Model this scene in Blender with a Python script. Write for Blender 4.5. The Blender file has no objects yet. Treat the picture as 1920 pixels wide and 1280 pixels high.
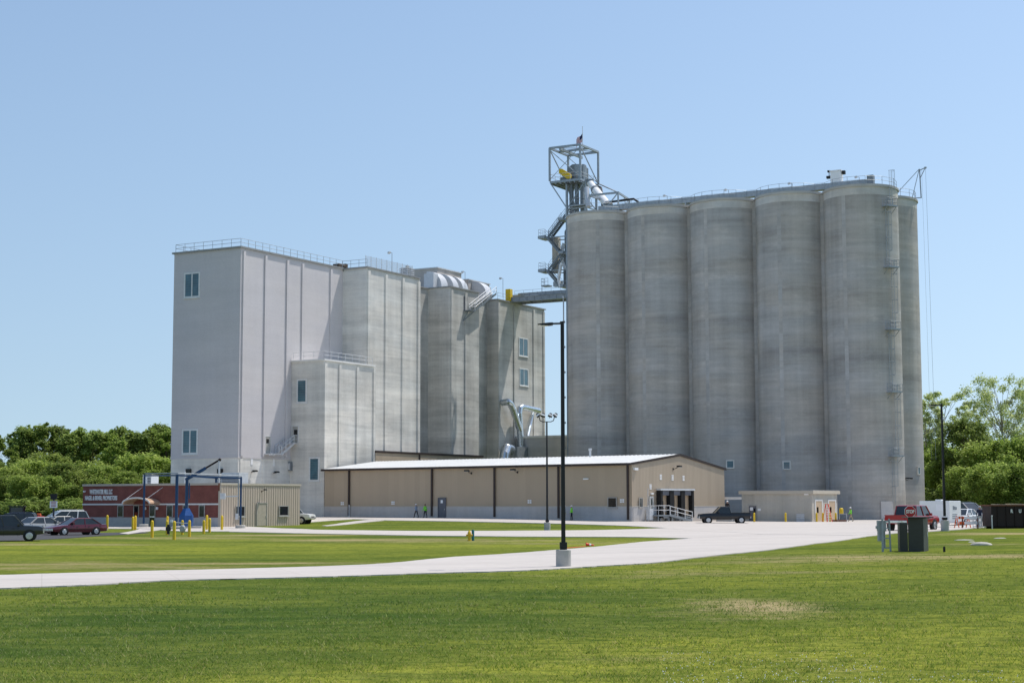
import bpy, bmesh, math, random
import numpy as np
from mathutils import Vector, Matrix, Euler
R = math.radians
scn = bpy.context.scene
COL = scn.collection

# ---------------------------------------------------------------- camera, sky, sun
F_PX, ROLL, YAW, CAM_Z = 3050.0, 0.0025, 0.51, 2.7      # 1920 px wide survey of the photograph
PITCH = math.atan(301 / F_PX)
cam_d = bpy.data.cameras.new("camera"); cam = bpy.data.objects.new("camera", cam_d); COL.objects.link(cam)
cam_d.sensor_width = 36.0; cam_d.lens = 36.0 * F_PX / 1920; cam_d.clip_start = 0.5; cam_d.clip_end = 6000
cam.location = (0, 0, CAM_Z)
cam.rotation_mode = 'QUATERNION'
cam.rotation_quaternion = (Euler((R(90) + PITCH, 0, 0)).to_matrix() @ Matrix.Rotation(-ROLL, 3, 'Z')).to_quaternion()
scn.camera = cam
SUN_EL, SUN_AZ = R(63.5), R(62.0)                        # azimuth clockwise from +Y
w = bpy.data.worlds.new("World"); scn.world = w; w.use_nodes = True
nt = w.node_tree; bg = nt.nodes["Background"]
sky = nt.nodes.new("ShaderNodeTexSky"); sky.sky_type = 'NISHITA'; sky.sun_disc = False
sky.sun_elevation = R(57); sky.sun_rotation = SUN_AZ
sky.altitude = 0; sky.air_density = 1.0; sky.dust_density = 1.0; sky.ozone_density = 2.0
# the real horizon lies behind woods and hills: look the sky up a little higher near the horizon
_tc = nt.nodes.new("ShaderNodeTexCoord"); _sp = nt.nodes.new("ShaderNodeSeparateXYZ"); nt.links.new(_tc.outputs['Generated'], _sp.inputs[0])
def _m(op, a, b, c=None):
    n = nt.nodes.new("ShaderNodeMath"); n.operation = op
    for i, v in enumerate((a, b, c)):
        if v is None: continue
        if isinstance(v, (int, float)): n.inputs[i].default_value = v
        else: nt.links.new(v, n.inputs[i])
    return n.outputs[0]
_z = _m('MAXIMUM', _sp.outputs[2], 0.0); _z2 = _m('MAXIMUM', _m('MULTIPLY_ADD', _z, .5, .096), _m('MULTIPLY_ADD', _z, 1.51, -.51))
_cb = nt.nodes.new("ShaderNodeCombineXYZ"); nt.links.new(_sp.outputs[0], _cb.inputs[0]); nt.links.new(_sp.outputs[1], _cb.inputs[1]); nt.links.new(_z2, _cb.inputs[2])
_nv = nt.nodes.new("ShaderNodeVectorMath"); _nv.operation = 'NORMALIZE'; nt.links.new(_cb.outputs[0], _nv.inputs[0]); nt.links.new(_nv.outputs[0], sky.inputs[0])
nt.links.new(sky.outputs[0], bg.inputs[0]); bg.inputs[1].default_value = 0.147
sd = bpy.data.lights.new("sun", 'SUN'); sd.energy = 3.8; sd.angle = R(0.53); sd.color = (1.0, 0.955, 0.89)
sun = bpy.data.objects.new("sun", sd); COL.objects.link(sun)
SDIR = Vector((math.sin(SUN_AZ) * math.cos(SUN_EL), math.cos(SUN_AZ) * math.cos(SUN_EL), math.sin(SUN_EL)))
sun.rotation_euler = (-SDIR).to_track_quat('-Z', 'Y').to_euler(); sun.location = (60, 0, 90)
scn.view_settings.view_transform = 'Standard'; scn.view_settings.look = 'None'
scn.view_settings.exposure = 0.0; scn.view_settings.gamma = 1.0

# ---------------------------------------------------------------- survey helpers
av = np.array([math.sin(YAW), math.cos(YAW), 0]); bv = np.array([-math.cos(YAW), math.sin(YAW), 0]); zv = np.array([0, 0, 1.0])
C0 = np.array([0, 0, CAM_Z])
_fw = np.array([0, math.cos(PITCH), math.sin(PITCH)]); _up = np.array([0, -math.sin(PITCH), math.cos(PITCH)]); _rt = np.array([1.0, 0, 0])
def ray(px, py):
    xr, yr = px - 960, 640 - py
    return _fw * F_PX + _rt * (xr * math.cos(ROLL) + yr * math.sin(ROLL)) + _up * (-xr * math.sin(ROLL) + yr * math.cos(ROLL))
def onplane(px, py, n, d):
    r = ray(px, py); return C0 + r * ((d - C0 @ n) / (r @ n))
def onY(px, py, Y): return onplane(px, py, np.array([0, 1.0, 0]), Y)
def onA(px, py, a): P = onplane(px, py, av, a); return float(P @ bv), float(P[2])     # -> b, z
def onB(px, py, b): P = onplane(px, py, bv, b); return float(P @ av), float(P[2])     # -> a, z
def W(a, b, z=0.0): P = a * av + b * bv; return Vector((P[0], P[1], z))

CTRL = [(0, 25, 0), (-15, 45, 0), (15, 45, .05), (0, 66, 0), (-22, 75, 0), (-25, 220, .85), (-32, 214, .6), (14, 188, .58), (-5, 204, .72),
        (27, 201, .25), (37, 200, .11), (46, 212, .2), (60, 222, .3), (-30, 170, .22), (-44, 178, .12), (-38, 140, 0), (-45, 120, 0), (3, 159, -.12),
        (33, 125, .38), (19, 76, .4), (36, 150, .25), (43, 132, .6), (30, 80, .55), (40, 100, .65), (15, 150, 0), (8, 110, -.05),
        (-12, 110, -.12), (-20, 150, 0), (60, 160, .7), (22, 60, .3), (-70, 200, 0), (80, 260, .6), (-80, 300, 0), (0, 320, .3), (22, 175, .05)]
_cx = np.array([c[0] for c in CTRL], float); _cy = np.array([c[1] for c in CTRL], float); _cz = np.array([c[2] for c in CTRL], float)
def hgt(x, y):
    x = np.asarray(x, float); y = np.asarray(y, float)
    d2 = (x[..., None] - _cx) ** 2 + (y[..., None] - _cy) ** 2
    wt = np.exp(-d2 / (2 * 11.0 ** 2)) + 0.02 * np.exp(-d2 / (2 * 30.0 ** 2)) + 1e-9
    return (wt * _cz).sum(-1) / wt.sum(-1)
def gz(x, y): return float(hgt(np.array([x]), np.array([y]))[0])
def ground(px, py):
    r = ray(px, py); z = 0.0; P = C0
    for k in range(30):
        t = (z - C0[2]) / r[2]
        if t < 0 or t * r[1] > 400: t = 400 / r[1]
        P = C0 + r * t; z = 0.5 * z + 0.5 * gz(P[0], P[1])
    return Vector((P[0], P[1], gz(P[0], P[1])))
def atY(px, Y):                        # a standing point under pixel column px at distance Y
    P = onY(px, 960, Y); return Vector((P[0], Y, gz(P[0], Y)))

# ---------------------------------------------------------------- object helpers
def tag(o, label=None, cat=None, group=None, kind=None):
    if label: o['label'] = label
    if cat: o['category'] = cat
    if group: o['group'] = group
    if kind: o['kind'] = kind
    return o
def thing(name, label, cat, loc=(0, 0, 0), rz=0.0, group=None):
    o = bpy.data.objects.new(name, None); COL.objects.link(o); o.empty_display_size = .3
    o.location = loc; o.rotation_euler = (0, 0, rz)
    return tag(o, label, cat, group)
def copy_tree(o, parent=None):
    c = o.copy(); COL.objects.link(c)
    if parent is not None: c.parent = parent
    for ch in list(o.children): copy_tree(ch, c)
    return c
class MB:
    def __init__(s): s.v = []; s.f = []; s.m = []
    def add(s, vs, fs, m=0):
        n = len(s.v); s.v += [tuple(map(float, p)) for p in vs]; s.f += [tuple(n + i for i in f) for f in fs]; s.m += [m] * len(fs); return s
    def box(s, x0, x1, y0, y1, z0, z1, m=0):
        x0, x1 = sorted((x0, x1)); y0, y1 = sorted((y0, y1)); z0, z1 = sorted((z0, z1))
        return s.add([(x0, y0, z0), (x1, y0, z0), (x1, y1, z0), (x0, y1, z0), (x0, y0, z1), (x1, y0, z1), (x1, y1, z1), (x0, y1, z1)],
                     [(0, 3, 2, 1), (4, 5, 6, 7), (0, 1, 5, 4), (1, 2, 6, 5), (2, 3, 7, 6), (3, 0, 4, 7)], m)
    def bar(s, p, q, w, h=None, m=0, roll=(0, 0, 1)):
        p, q = Vector(p), Vector(q); h = h or w; d = (q - p).normalized(); u = Vector(roll)
        if abs(d.dot(u)) > .98: u = Vector((0, 1, 0))
        x = d.cross(u).normalized() * (w / 2); y = x.cross(d).normalized() * (h / 2)
        vs = [p - x - y, p + x - y, p + x + y, p - x + y, q - x - y, q + x - y, q + x + y, q - x + y]
        return s.add(vs, [(0, 1, 2, 3), (7, 6, 5, 4), (0, 4, 5, 1), (1, 5, 6, 2), (2, 6, 7, 3), (3, 7, 4, 0)], m)
    def tube(s, p, q, r, r2=None, n=8, m=0, caps=True):
        p, q = Vector(p), Vector(q); r2 = r if r2 is None else r2; d = (q - p).normalized()
        u = Vector((0, 0, 1)) if abs(d.z) < .95 else Vector((1, 0, 0))
        x = d.cross(u).normalized(); y = d.cross(x)
        vs = []
        for (c, rr) in ((p, r), (q, r2)):
            for k in range(n):
                t = 2 * math.pi * k / n; vs.append(c + x * (rr * math.cos(t)) + y * (rr * math.sin(t)))
        fs = [(k, (k + 1) % n, n + (k + 1) % n, n + k) for k in range(n)]
        if caps: fs += [tuple(range(n))[::-1], tuple(range(n, 2 * n))]
        return s.add(vs, fs, m)
    def path(s, pts, r, n=8, m=0):
        for a, b in zip(pts, pts[1:]): s.tube(a, b, r, n=n, m=m)
        for p in pts[1:-1]: s.ball(p, r * 1.0, m=m, n=n)
        return s
    def ball(s, c, r, m=0, n=8, sz=None):
        rx, ry, rz = (r, r, r) if sz is None else sz; c = Vector(c); vs = [c + Vector((0, 0, -rz))]; k2 = max(3, n // 2)
        for i in range(1, k2):
            t = math.pi * i / k2
            for k in range(n):
                a = 2 * math.pi * k / n; vs.append(c + Vector((rx * math.sin(t) * math.cos(a), ry * math.sin(t) * math.sin(a), -rz * math.cos(t))))
        vs.append(c + Vector((0, 0, rz))); top = len(vs) - 1; fs = []
        for k in range(n):
            fs.append((0, 1 + (k + 1) % n, 1 + k)); fs.append((top, top - n + k, top - n + (k + 1) % n))
            for i in range(k2 - 2):
                a = 1 + i * n; fs.append((a + k, a + (k + 1) % n, a + n + (k + 1) % n, a + n + k))
        return s.add(vs, fs, m)
    def lathe(s, prof, n=16, c=(0, 0, 0), m=0, caps=True):
        vs = []; N = len(prof)
        for (r, z) in prof:
            for k in range(n):
                t = 2 * math.pi * (k + .5) / n; vs.append((c[0] + r * math.cos(t), c[1] + r * math.sin(t), c[2] + z))
        fs = [(i * n + k, i * n + (k + 1) % n, (i + 1) * n + (k + 1) % n, (i + 1) * n + k) for i in range(N - 1) for k in range(n)]
        if caps: fs += [tuple(range(n))[::-1], tuple(range((N - 1) * n, N * n))]
        return s.add(vs, fs, m)
    def prism(s, poly, y0, y1, m=0, axis='y'):
        # poly in (x,z), extruded along y  (or (y,z) along x)
        n = len(poly)
        if axis == 'y': vs = [(x, y0, z) for x, z in poly] + [(x, y1, z) for x, z in poly]
        elif axis == 'x': vs = [(y0, x, z) for x, z in poly] + [(y1, x, z) for x, z in poly]
        else: vs = [(x, z, y0) for x, z in poly] + [(x, z, y1) for x, z in poly]
        return s.add(vs, [tuple(range(n)), tuple(range(n, 2 * n))[::-1]] + [(i, n + i, n + (i + 1) % n, (i + 1) % n) for i in range(n)], m)
    def quad(s, *p, m=0): return s.add(p, [tuple(range(len(p)))], m)
    def build(s, name, mats, parent=None, smooth=None, fix=True, bevel=0.0):
        me = bpy.data.meshes.new(name); me.from_pydata(s.v, [], s.f); me.update()
        mats = mats if isinstance(mats, (list, tuple)) else [mats]
        for mt in mats: me.materials.append(mt)
        if len(mats) > 1: me.polygons.foreach_set('material_index', s.m)
        if fix or bevel:
            bm = bmesh.new(); bm.from_mesh(me)
            if bevel:
                bmesh.ops.remove_doubles(bm, verts=bm.verts, dist=1e-4)
            if fix: bmesh.ops.recalc_face_normals(bm, faces=bm.faces)
            if bevel:
                bmesh.ops.bevel(bm, geom=[e for e in bm.edges if e.is_manifold and e.calc_face_angle(0) > .5], offset=bevel, segments=2, affect='EDGES', profile=.6, clamp_overlap=True)
            bm.to_mesh(me); bm.free()
        if smooth is not None:
            me.polygons.foreach_set('use_smooth', [True] * len(me.polygons)); me.set_sharp_from_angle(angle=R(smooth))
        o = bpy.data.objects.new(name, me); COL.objects.link(o)
        if parent is not None: o.parent = parent
        return o

# ---------------------------------------------------------------- materials
M = {}
def N(nt, t, **kw):
    n = nt.nodes.new(t)
    for k, v in kw.items():
        if k.startswith('i_'):
            key = k[2:]; key = int(key) if key.isdigit() else key.replace('_', ' ')
            n.inputs[key].default_value = v
        else: setattr(n, k, v)
    return n
def base_mat(name, col, rough=.7, metal=0.0, spec=.4):
    m = bpy.data.materials.new(name); m.use_nodes = True; b = m.node_tree.nodes['Principled BSDF']
    b.inputs['Base Color'].default_value = (*col, 1); b.inputs['Roughness'].default_value = rough; b.inputs['Metallic'].default_value = metal
    b.inputs['Specular IOR Level'].default_value = spec
    return m, m.node_tree, b
def plain(name, col, rough=.6, metal=0.0, var=.12, scale=3.0, spec=.4):
    """one colour with a little dirt and wear in it"""
    m, t, b = base_mat(name, col, rough, metal, spec); L = t.links.new
    tc = N(t, 'ShaderNodeTexCoord'); n1 = N(t, 'ShaderNodeTexNoise', i_Scale=scale, i_Detail=5.0, i_Roughness=.65); L(tc.outputs['Object'], n1.inputs['Vector'])
    mr = N(t, 'ShaderNodeMapRange', i_From_Min=.3, i_From_Max=.7, i_To_Min=1 - var, i_To_Max=1 + var); L(n1.outputs['Fac'], mr.inputs[0])
    mx = N(t, 'ShaderNodeMix', data_type='RGBA', blend_type='MULTIPLY'); mx.inputs[0].default_value = 1; mx.inputs[6].default_value = (*col, 1)
    L(mr.outputs[0], mx.inputs[7]); L(mx.outputs[2], b.inputs['Base Color'])
    r2 = N(t, 'ShaderNodeMapRange', i_From_Min=.3, i_From_Max=.7, i_To_Min=max(.02, rough - .08), i_To_Max=min(1, rough + .08)); L(n1.outputs['Fac'], r2.inputs[0]); L(r2.outputs[0], b.inputs['Roughness'])
    M[name] = m; return m
def concrete(name, col, streak=.10, lift=.08, blotch=.14, drip=.06, pour=0.0, bloom=0.0, tint=(.9, .97, 1.06), lift_h=1.22):
    """slip-formed concrete: fine horizontal form lines, lift bands, blotches, faint vertical runs"""
    m, t, b = base_mat(name, col, .88, 0, .2); L = t.links.new
    tc = N(t, 'ShaderNodeTexCoord'); oi = N(t, 'ShaderNodeObjectInfo')
    off = N(t, 'ShaderNodeVectorMath', operation='SCALE'); off.inputs[0].default_value = (37, 19, 53); L(oi.outputs['Random'], off.inputs['Scale'])
    co = N(t, 'ShaderNodeVectorMath', operation='ADD'); L(tc.outputs['Object'], co.inputs[0]); L(off.outputs[0], co.inputs[1])
    def noise(sc, scale, det=4.0, rough=.6):
        mp = N(t, 'ShaderNodeMapping'); mp.inputs['Scale'].default_value = sc; L(co.outputs[0], mp.inputs['Vector'])
        n = N(t, 'ShaderNodeTexNoise', i_Scale=scale, i_Detail=det, i_Roughness=rough); L(mp.outputs[0], n.inputs['Vector']); return n.outputs['Fac']
    def amp(fac, a, lo=.3, hi=.7):
        r = N(t, 'ShaderNodeMapRange', i_From_Min=lo, i_From_Max=hi, i_To_Min=-a, i_To_Max=a); r.clamp = True; L(fac, r.inputs[0]); return r.outputs[0]
    terms = [amp(noise((.10, .10, 2.1), 1.0, 6, .72), streak), amp(noise((.5, .5, .9), .35, 6, .7), blotch), amp(noise((.55, .55, .018), 1.0, 4, .65), drip), amp(noise((1, 1, 1), 7.0, 4), .05),
             amp(noise((.04, .04, .35), 1.0, 3), blotch * .8)]
    if pour: terms.append(amp(noise((.012, .012, .085), 1.0, 4, .62), pour, .36, .64))
    if bloom:
        r = N(t, 'ShaderNodeMapRange', i_From_Min=.56, i_From_Max=.74, i_To_Min=0, i_To_Max=bloom); L(noise((.28, .28, .75), 1.0, 6, .75), r.inputs[0]); terms.append(r.outputs[0])
    sp = N(t, 'ShaderNodeSeparateXYZ'); L(co.outputs[0], sp.inputs[0])
    dv = N(t, 'ShaderNodeMath', operation='DIVIDE'); dv.inputs[1].default_value = lift_h; L(sp.outputs['Z'], dv.inputs[0])
    # lift edges wander a little round the wall
    wob = amp(noise((.08, .08, .3), 1.0, 3), .5); ad = N(t, 'ShaderNodeMath', operation='ADD'); L(dv.outputs[0], ad.inputs[0]); L(wob, ad.inputs[1])
    fl = N(t, 'ShaderNodeMath', operation='FLOOR'); L(ad.outputs[0], fl.inputs[0])
    wn = N(t, 'ShaderNodeTexWhiteNoise', noise_dimensions='1D'); L(fl.outputs[0], wn.inputs['W']); terms.append(amp(wn.outputs['Value'], lift, 0, 1))
    s = None
    for x in terms:
        if s is None: s = x; continue
        a = N(t, 'ShaderNodeMath', operation='ADD'); L(s, a.inputs[0]); L(x, a.inputs[1]); s = a.outputs[0]
    one = N(t, 'ShaderNodeMath', operation='ADD'); one.inputs[1].default_value = 1.0; L(s, one.inputs[0])
    mxt = N(t, 'ShaderNodeMix', data_type='RGBA'); mxt.inputs[6].default_value = (*col, 1); mxt.inputs[7].default_value = (col[0] * tint[0], col[1] * tint[1], col[2] * tint[2], 1)
    tf = N(t, 'ShaderNodeMapRange', i_From_Min=.38, i_From_Max=.62); L(noise((.1, .1, .25), 1.0, 3), tf.inputs[0]); L(tf.outputs[0], mxt.inputs[0])
    mx = N(t, 'ShaderNodeMix', data_type='RGBA', blend_type='MULTIPLY'); mx.inputs[0].default_value = 1; L(mxt.outputs[2], mx.inputs[6]); L(one.outputs[0], mx.inputs[7])
    L(mx.outputs[2], b.inputs['Base Color'])
    bp = N(t, 'ShaderNodeBump', i_Strength=.25, i_Distance=.03); L(noise((.25, .25, 2.4), 1.0, 4), bp.inputs['Height']); L(bp.outputs[0], b.inputs['Normal'])
    M[name] = m; return m
def siding(name, col, pitch, depth, axis=0, var=.05, rough=.5):
    """ribbed sheet metal: bump ribs at `pitch` metres along local x or y"""
    m, t, b = base_mat(name, col, rough, 0, .35); L = t.links.new
    tc = N(t, 'ShaderNodeTexCoord'); sp = N(t, 'ShaderNodeSeparateXYZ'); L(tc.outputs['Object'], sp.inputs[0])
    d = N(t, 'ShaderNodeMath', operation='DIVIDE'); d.inputs[1].default_value = pitch; L(sp.outputs[axis], d.inputs[0])
    fr = N(t, 'ShaderNodeMath', operation='FRACT'); L(d.outputs[0], fr.inputs[0])
    pp = N(t, 'ShaderNodeMath', operation='PINGPONG'); pp.inputs[1].default_value = .5; L(fr.outputs[0], pp.inputs[0])
    r = N(t, 'ShaderNodeMapRange', i_From_Min=.12, i_From_Max=.26); L(pp.outputs[0], r.inputs[0])
    bp = N(t, 'ShaderNodeBump', i_Strength=1.0, i_Distance=depth); L(r.outputs[0], bp.inputs['Height']); L(bp.outputs[0], b.inputs['Normal'])
    fl = N(t, 'ShaderNodeMath', operation='FLOOR'); d2 = N(t, 'ShaderNodeMath', operation='DIVIDE'); d2.inputs[1].default_value = .91; L(sp.outputs[axis], d2.inputs[0]); L(d2.outputs[0], fl.inputs[0])
    wn = N(t, 'ShaderNodeTexWhiteNoise', noise_dimensions='1D'); L(fl.outputs[0], wn.inputs['W'])
    n1 = N(t, 'ShaderNodeTexNoise', i_Scale=.5, i_Detail=4.0); L(tc.outputs['Object'], n1.inputs['Vector'])
    a = N(t, 'ShaderNodeMath', operation='ADD'); L(wn.outputs['Value'], a.inputs[0]); L(n1.outputs['Fac'], a.inputs[1])
    mr = N(t, 'ShaderNodeMapRange', i_From_Min=.2, i_From_Max=1.6, i_To_Min=1 - var, i_To_Max=1 + var); L(a.outputs[0], mr.inputs[0])
    mx = N(t, 'ShaderNodeMix', data_type='RGBA', blend_type='MULTIPLY'); mx.inputs[0].default_value = 1; mx.inputs[6].default_value = (*col, 1); L(mr.outputs[0], mx.inputs[7]); L(mx.outputs[2], b.inputs['Base Color'])
    M[name] = m; return m
def brick(name, c1, c2, mortar):
    m, t, b = base_mat(name, c1, .85, 0, .2); L = t.links.new
    tc = N(t, 'ShaderNodeTexCoord'); sp = N(t, 'ShaderNodeSeparateXYZ'); L(tc.outputs['Object'], sp.inputs[0])
    cb = N(t, 'ShaderNodeCombineXYZ'); ad = N(t, 'ShaderNodeMath', operation='ADD'); L(sp.outputs[0], ad.inputs[0]); L(sp.outputs[1], ad.inputs[1]); L(ad.outputs[0], cb.inputs[0]); L(sp.outputs[2], cb.inputs[1])
    bt = N(t, 'ShaderNodeTexBrick'); L(cb.outputs[0], bt.inputs['Vector']); bt.inputs['Color1'].default_value = (*c1, 1); bt.inputs['Color2'].default_value = (*c2, 1); bt.inputs['Mortar'].default_value = (*mortar, 1)
    bt.inputs['Scale'].default_value = 1.0; bt.inputs['Brick Width'].default_value = .22; bt.inputs['Row Height'].default_value = .075; bt.inputs['Mortar Size'].default_value = .008; bt.inputs['Bias'].default_value = -.2
    n1 = N(t, 'ShaderNodeTexNoise', i_Scale=.9, i_Detail=5.0); L(tc.outputs['Object'], n1.inputs['Vector'])
    mr = N(t, 'ShaderNodeMapRange', i_From_Min=.3, i_From_Max=.7, i_To_Min=.85, i_To_Max=1.15); L(n1.outputs['Fac'], mr.inputs[0])
    mx = N(t, 'ShaderNodeMix', data_type='RGBA', blend_type='MULTIPLY'); mx.inputs[0].default_value = 1; L(bt.outputs['Color'], mx.inputs[6]); L(mr.outputs[0], mx.inputs[7]); L(mx.outputs[2], b.inputs['Base Color'])
    M[name] = m
def glass(name, col, rough=.06, grid=None):
    m, t, b = base_mat(name, col, rough, 0, .6); L = t.links.new
    tc = N(t, 'ShaderNodeTexCoord'); n1 = N(t, 'ShaderNodeTexNoise', i_Scale=.8, i_Detail=3.0); L(tc.outputs['Object'], n1.inputs['Vector'])
    mr = N(t, 'ShaderNodeMapRange', i_From_Min=.3, i_From_Max=.7, i_To_Min=.7, i_To_Max=1.3); L(n1.outputs['Fac'], mr.inputs[0])
    mx = N(t, 'ShaderNodeMix', data_type='RGBA', blend_type='MULTIPLY'); mx.inputs[0].default_value = 1; mx.inputs[6].default_value = (*col, 1); L(mr.outputs[0], mx.inputs[7]); L(mx.outputs[2], b.inputs['Base Color'])
    bp = N(t, 'ShaderNodeBump', i_Strength=.06, i_Distance=.05); L(n1.outputs['Fac'], bp.inputs['Height']); L(bp.outputs[0], b.inputs['Normal'])
    M[name] = m
concrete('silo_concrete', (.445, .41, .365), streak=.11, lift=.05, blotch=.13, drip=.12, pour=.13, bloom=.22, tint=(.93, .98, 1.05))
concrete('stripe_concrete', (.468, .436, .394), streak=.10, lift=.04, blotch=.12, drip=.10, pour=.10, bloom=.2, tint=(.93, .98, 1.05))
concrete('ring_concrete', (.60, .555, .49), streak=.05, lift=.0, blotch=.14, drip=.10)
concrete('mill_concrete', (.72, .685, .62), streak=.11, lift=.04, blotch=.13, drip=.10, pour=.08, tint=(.95, .98, 1.01))
concrete('end_concrete', (.50, .475, .43), streak=.11, lift=.05, blotch=.17, drip=.15, pour=.08, tint=(.94, .98, 1.0))
concrete('bin_concrete', (.60, .575, .525), streak=.11, lift=.05, blotch=.17, drip=.14, pour=.09, tint=(.95, .98, 1.0))
concrete('painted_concrete', (.605, .57, .562), streak=.025, lift=.015, blotch=.035, drip=.02, tint=(.97, .98, 1.0))
concrete('plain_concrete', (.54, .49, .44), streak=.02, lift=.0, blotch=.12, drip=.09)
concrete('board_concrete', (.50, .46, .39), streak=.01, lift=.0, blotch=.10, drip=.16)
concrete('footing_concrete', (.46, .43, .38), streak=.0, lift=.0, blotch=.15, drip=.05)
siding('tan_siding', (.45, .35, .245), .30, .012, axis=0)
siding('tan_siding_end', (.42, .34, .25), .30, .012, axis=1)
siding('office_siding', (.52, .43, .345), .40, .05, axis=1)
siding('roof_metal', (.86, .85, .82), .61, .03, axis=0, var=.03, rough=.45)
brick('red_brick', (.225, .072, .056), (.185, .055, .045), (.23, .12, .10))
plain('block_base', (.46, .45, .44), .85, var=.08)
plain('white_trim', (.75, .74, .71), .6, var=.05)
plain('tan_trim', (.52, .46, .37), .6, var=.05)
plain('tan_panel', (.52, .39, .26), .6, var=.1)
plain('dark_trim', (.040, .026, .022), .5)
plain('black_paint', (.012, .012, .013), .42)
plain('black_rubber', (.012, .012, .012), .8)
plain('galvanized', (.34, .37, .39), .5, .5, var=.2)
plain('galv_dark', (.22, .245, .265), .55, .35, var=.2)
plain('galv_light', (.62, .63, .64), .45, .2, var=.1)
plain('duct_metal', (.55, .60, .64), .30, .85, var=.12)
plain('aluminium', (.80, .80, .80), .35, .35, var=.05)
plain('window_frame', (.72, .72, .70), .5)
plain('coping_metal', (.30, .30, .29), .5, .1)
plain('bar_slate', (.10, .16, .19), .5)
plain('grey_door', (.12, .125, .145), .55)
plain('putty_door', (.42, .40, .36), .6)
plain('tan_door', (.44, .38, .30), .6)
plain('yellow_paint', (.74, .50, .02), .5, var=.12)
plain('hydrant_yellow', (.72, .46, .02), .45)
plain('blue_paint', (.012, .050, .125), .4, var=.2)
plain('blue_bright', (.010, .075, .26), .35, var=.15)
plain('orange_paint', (.62, .10, .015), .5)
plain('safety_red', (.80, .07, .03), .5)
plain('teal_paint', (.01, .14, .16), .5)
plain('sign_white', (.85, .85, .84), .5, var=.04)
plain('sign_red', (.42, .012, .018), .45, var=.05)
plain('transformer_green', (.046, .047, .038), .5, var=.15)
plain('meter_grey', (.36, .38, .39), .5)
plain('dumpster_paint', (.020, .009, .008), .6, var=.4)
plain('rust', (.16, .06, .03), .8, var=.3)
plain('flag_red', (.45, .03, .05), .8); plain('flag_white', (.78, .76, .76), .8); plain('flag_blue', (.015, .02, .08), .8)
plain('letter_white', (.82, .80, .77), .5, var=.03)
plain('canopy_metal', (.62, .42, .28), .45, .2)
plain('roof_membrane', (.36, .36, .35), .8)
plain('skin', (.42, .24, .17), .6); plain('vest_green', (.25, .80, .06), .7); plain('shirt_blue', (.33, .40, .50), .8); plain('shirt_navy', (.02, .025, .05), .8)
plain('jeans_dark', (.02, .022, .03), .85); plain('khaki', (.42, .34, .23), .85); plain('coat_dark', (.03, .022, .02), .85); plain('hat_white', (.85, .85, .83), .4); plain('hair_dark', (.02, .014, .01), .8)
plain('grey_cloth', (.30, .30, .31), .85)
plain('stone_white', (.48, .45, .39), .85, var=.15)
plain('bark', (.10, .075, .055), .9, var=.3); plain('bark_pale', (.32, .29, .25), .9, var=.35)
plain('tyre', (.016, .016, .017), .85); plain('rim', (.55, .56, .58), .3, .7); plain('chrome', (.65, .66, .68), .18, .9)
plain('lamp_glass', (.75, .75, .72), .15); plain('tail_red', (.35, .01, .01), .25); plain('plastic_black', (.018, .018, .02), .6)
glass('mill_glass', (.055, .13, .165)); glass('dark_glass', (.012, .013, .015)); glass('car_glass', (.02, .028, .032), .04)
def paint(name, col, metal=.3):
    m, t, b = base_mat(name, col, .28, metal, .5); b.inputs['Coat Weight'].default_value = .3 if max(col) < .06 else .6; b.inputs['Coat Roughness'].default_value = .06
    L = t.links.new; tc = N(t, 'ShaderNodeTexCoord'); n1 = N(t, 'ShaderNodeTexNoise', i_Scale=2.0, i_Detail=4.0); L(tc.outputs['Object'], n1.inputs['Vector'])
    sp = N(t, 'ShaderNodeSeparateXYZ'); L(tc.outputs['Object'], sp.inputs[0])      # road dust on the sills
    mr = N(t, 'ShaderNodeMapRange', i_From_Min=.2, i_From_Max=.75, i_To_Min=.22, i_To_Max=.0); L(sp.outputs[2], mr.inputs[0])
    ml = N(t, 'ShaderNodeMath', operation='MULTIPLY'); L(mr.outputs[0], ml.inputs[0]); L(n1.outputs['Fac'], ml.inputs[1])
    mx = N(t, 'ShaderNodeMix', data_type='RGBA'); mx.inputs[6].default_value = (*col, 1); mx.inputs[7].default_value = (.30, .26, .21, 1); L(ml.outputs[0], mx.inputs[0]); L(mx.outputs[2], b.inputs['Base Color'])
    M[name] = m
paint('car_graphite', (.026, .027, .030), .1); paint('car_maroon', (.12, .006, .016)); paint('car_red', (.32, .008, .02)); paint('car_silver', (.42, .40, .37)); paint('car_cream', (.62, .58, .50), .2)
paint('car_white', (.80, .80, .78), 0); paint('car_navy', (.010, .014, .035)); paint('car_scarlet', (.34, .007, .012), .1); paint('car_grey', (.16, .165, .17)); paint('car_black', (.004, .004, .007), 0)

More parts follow.
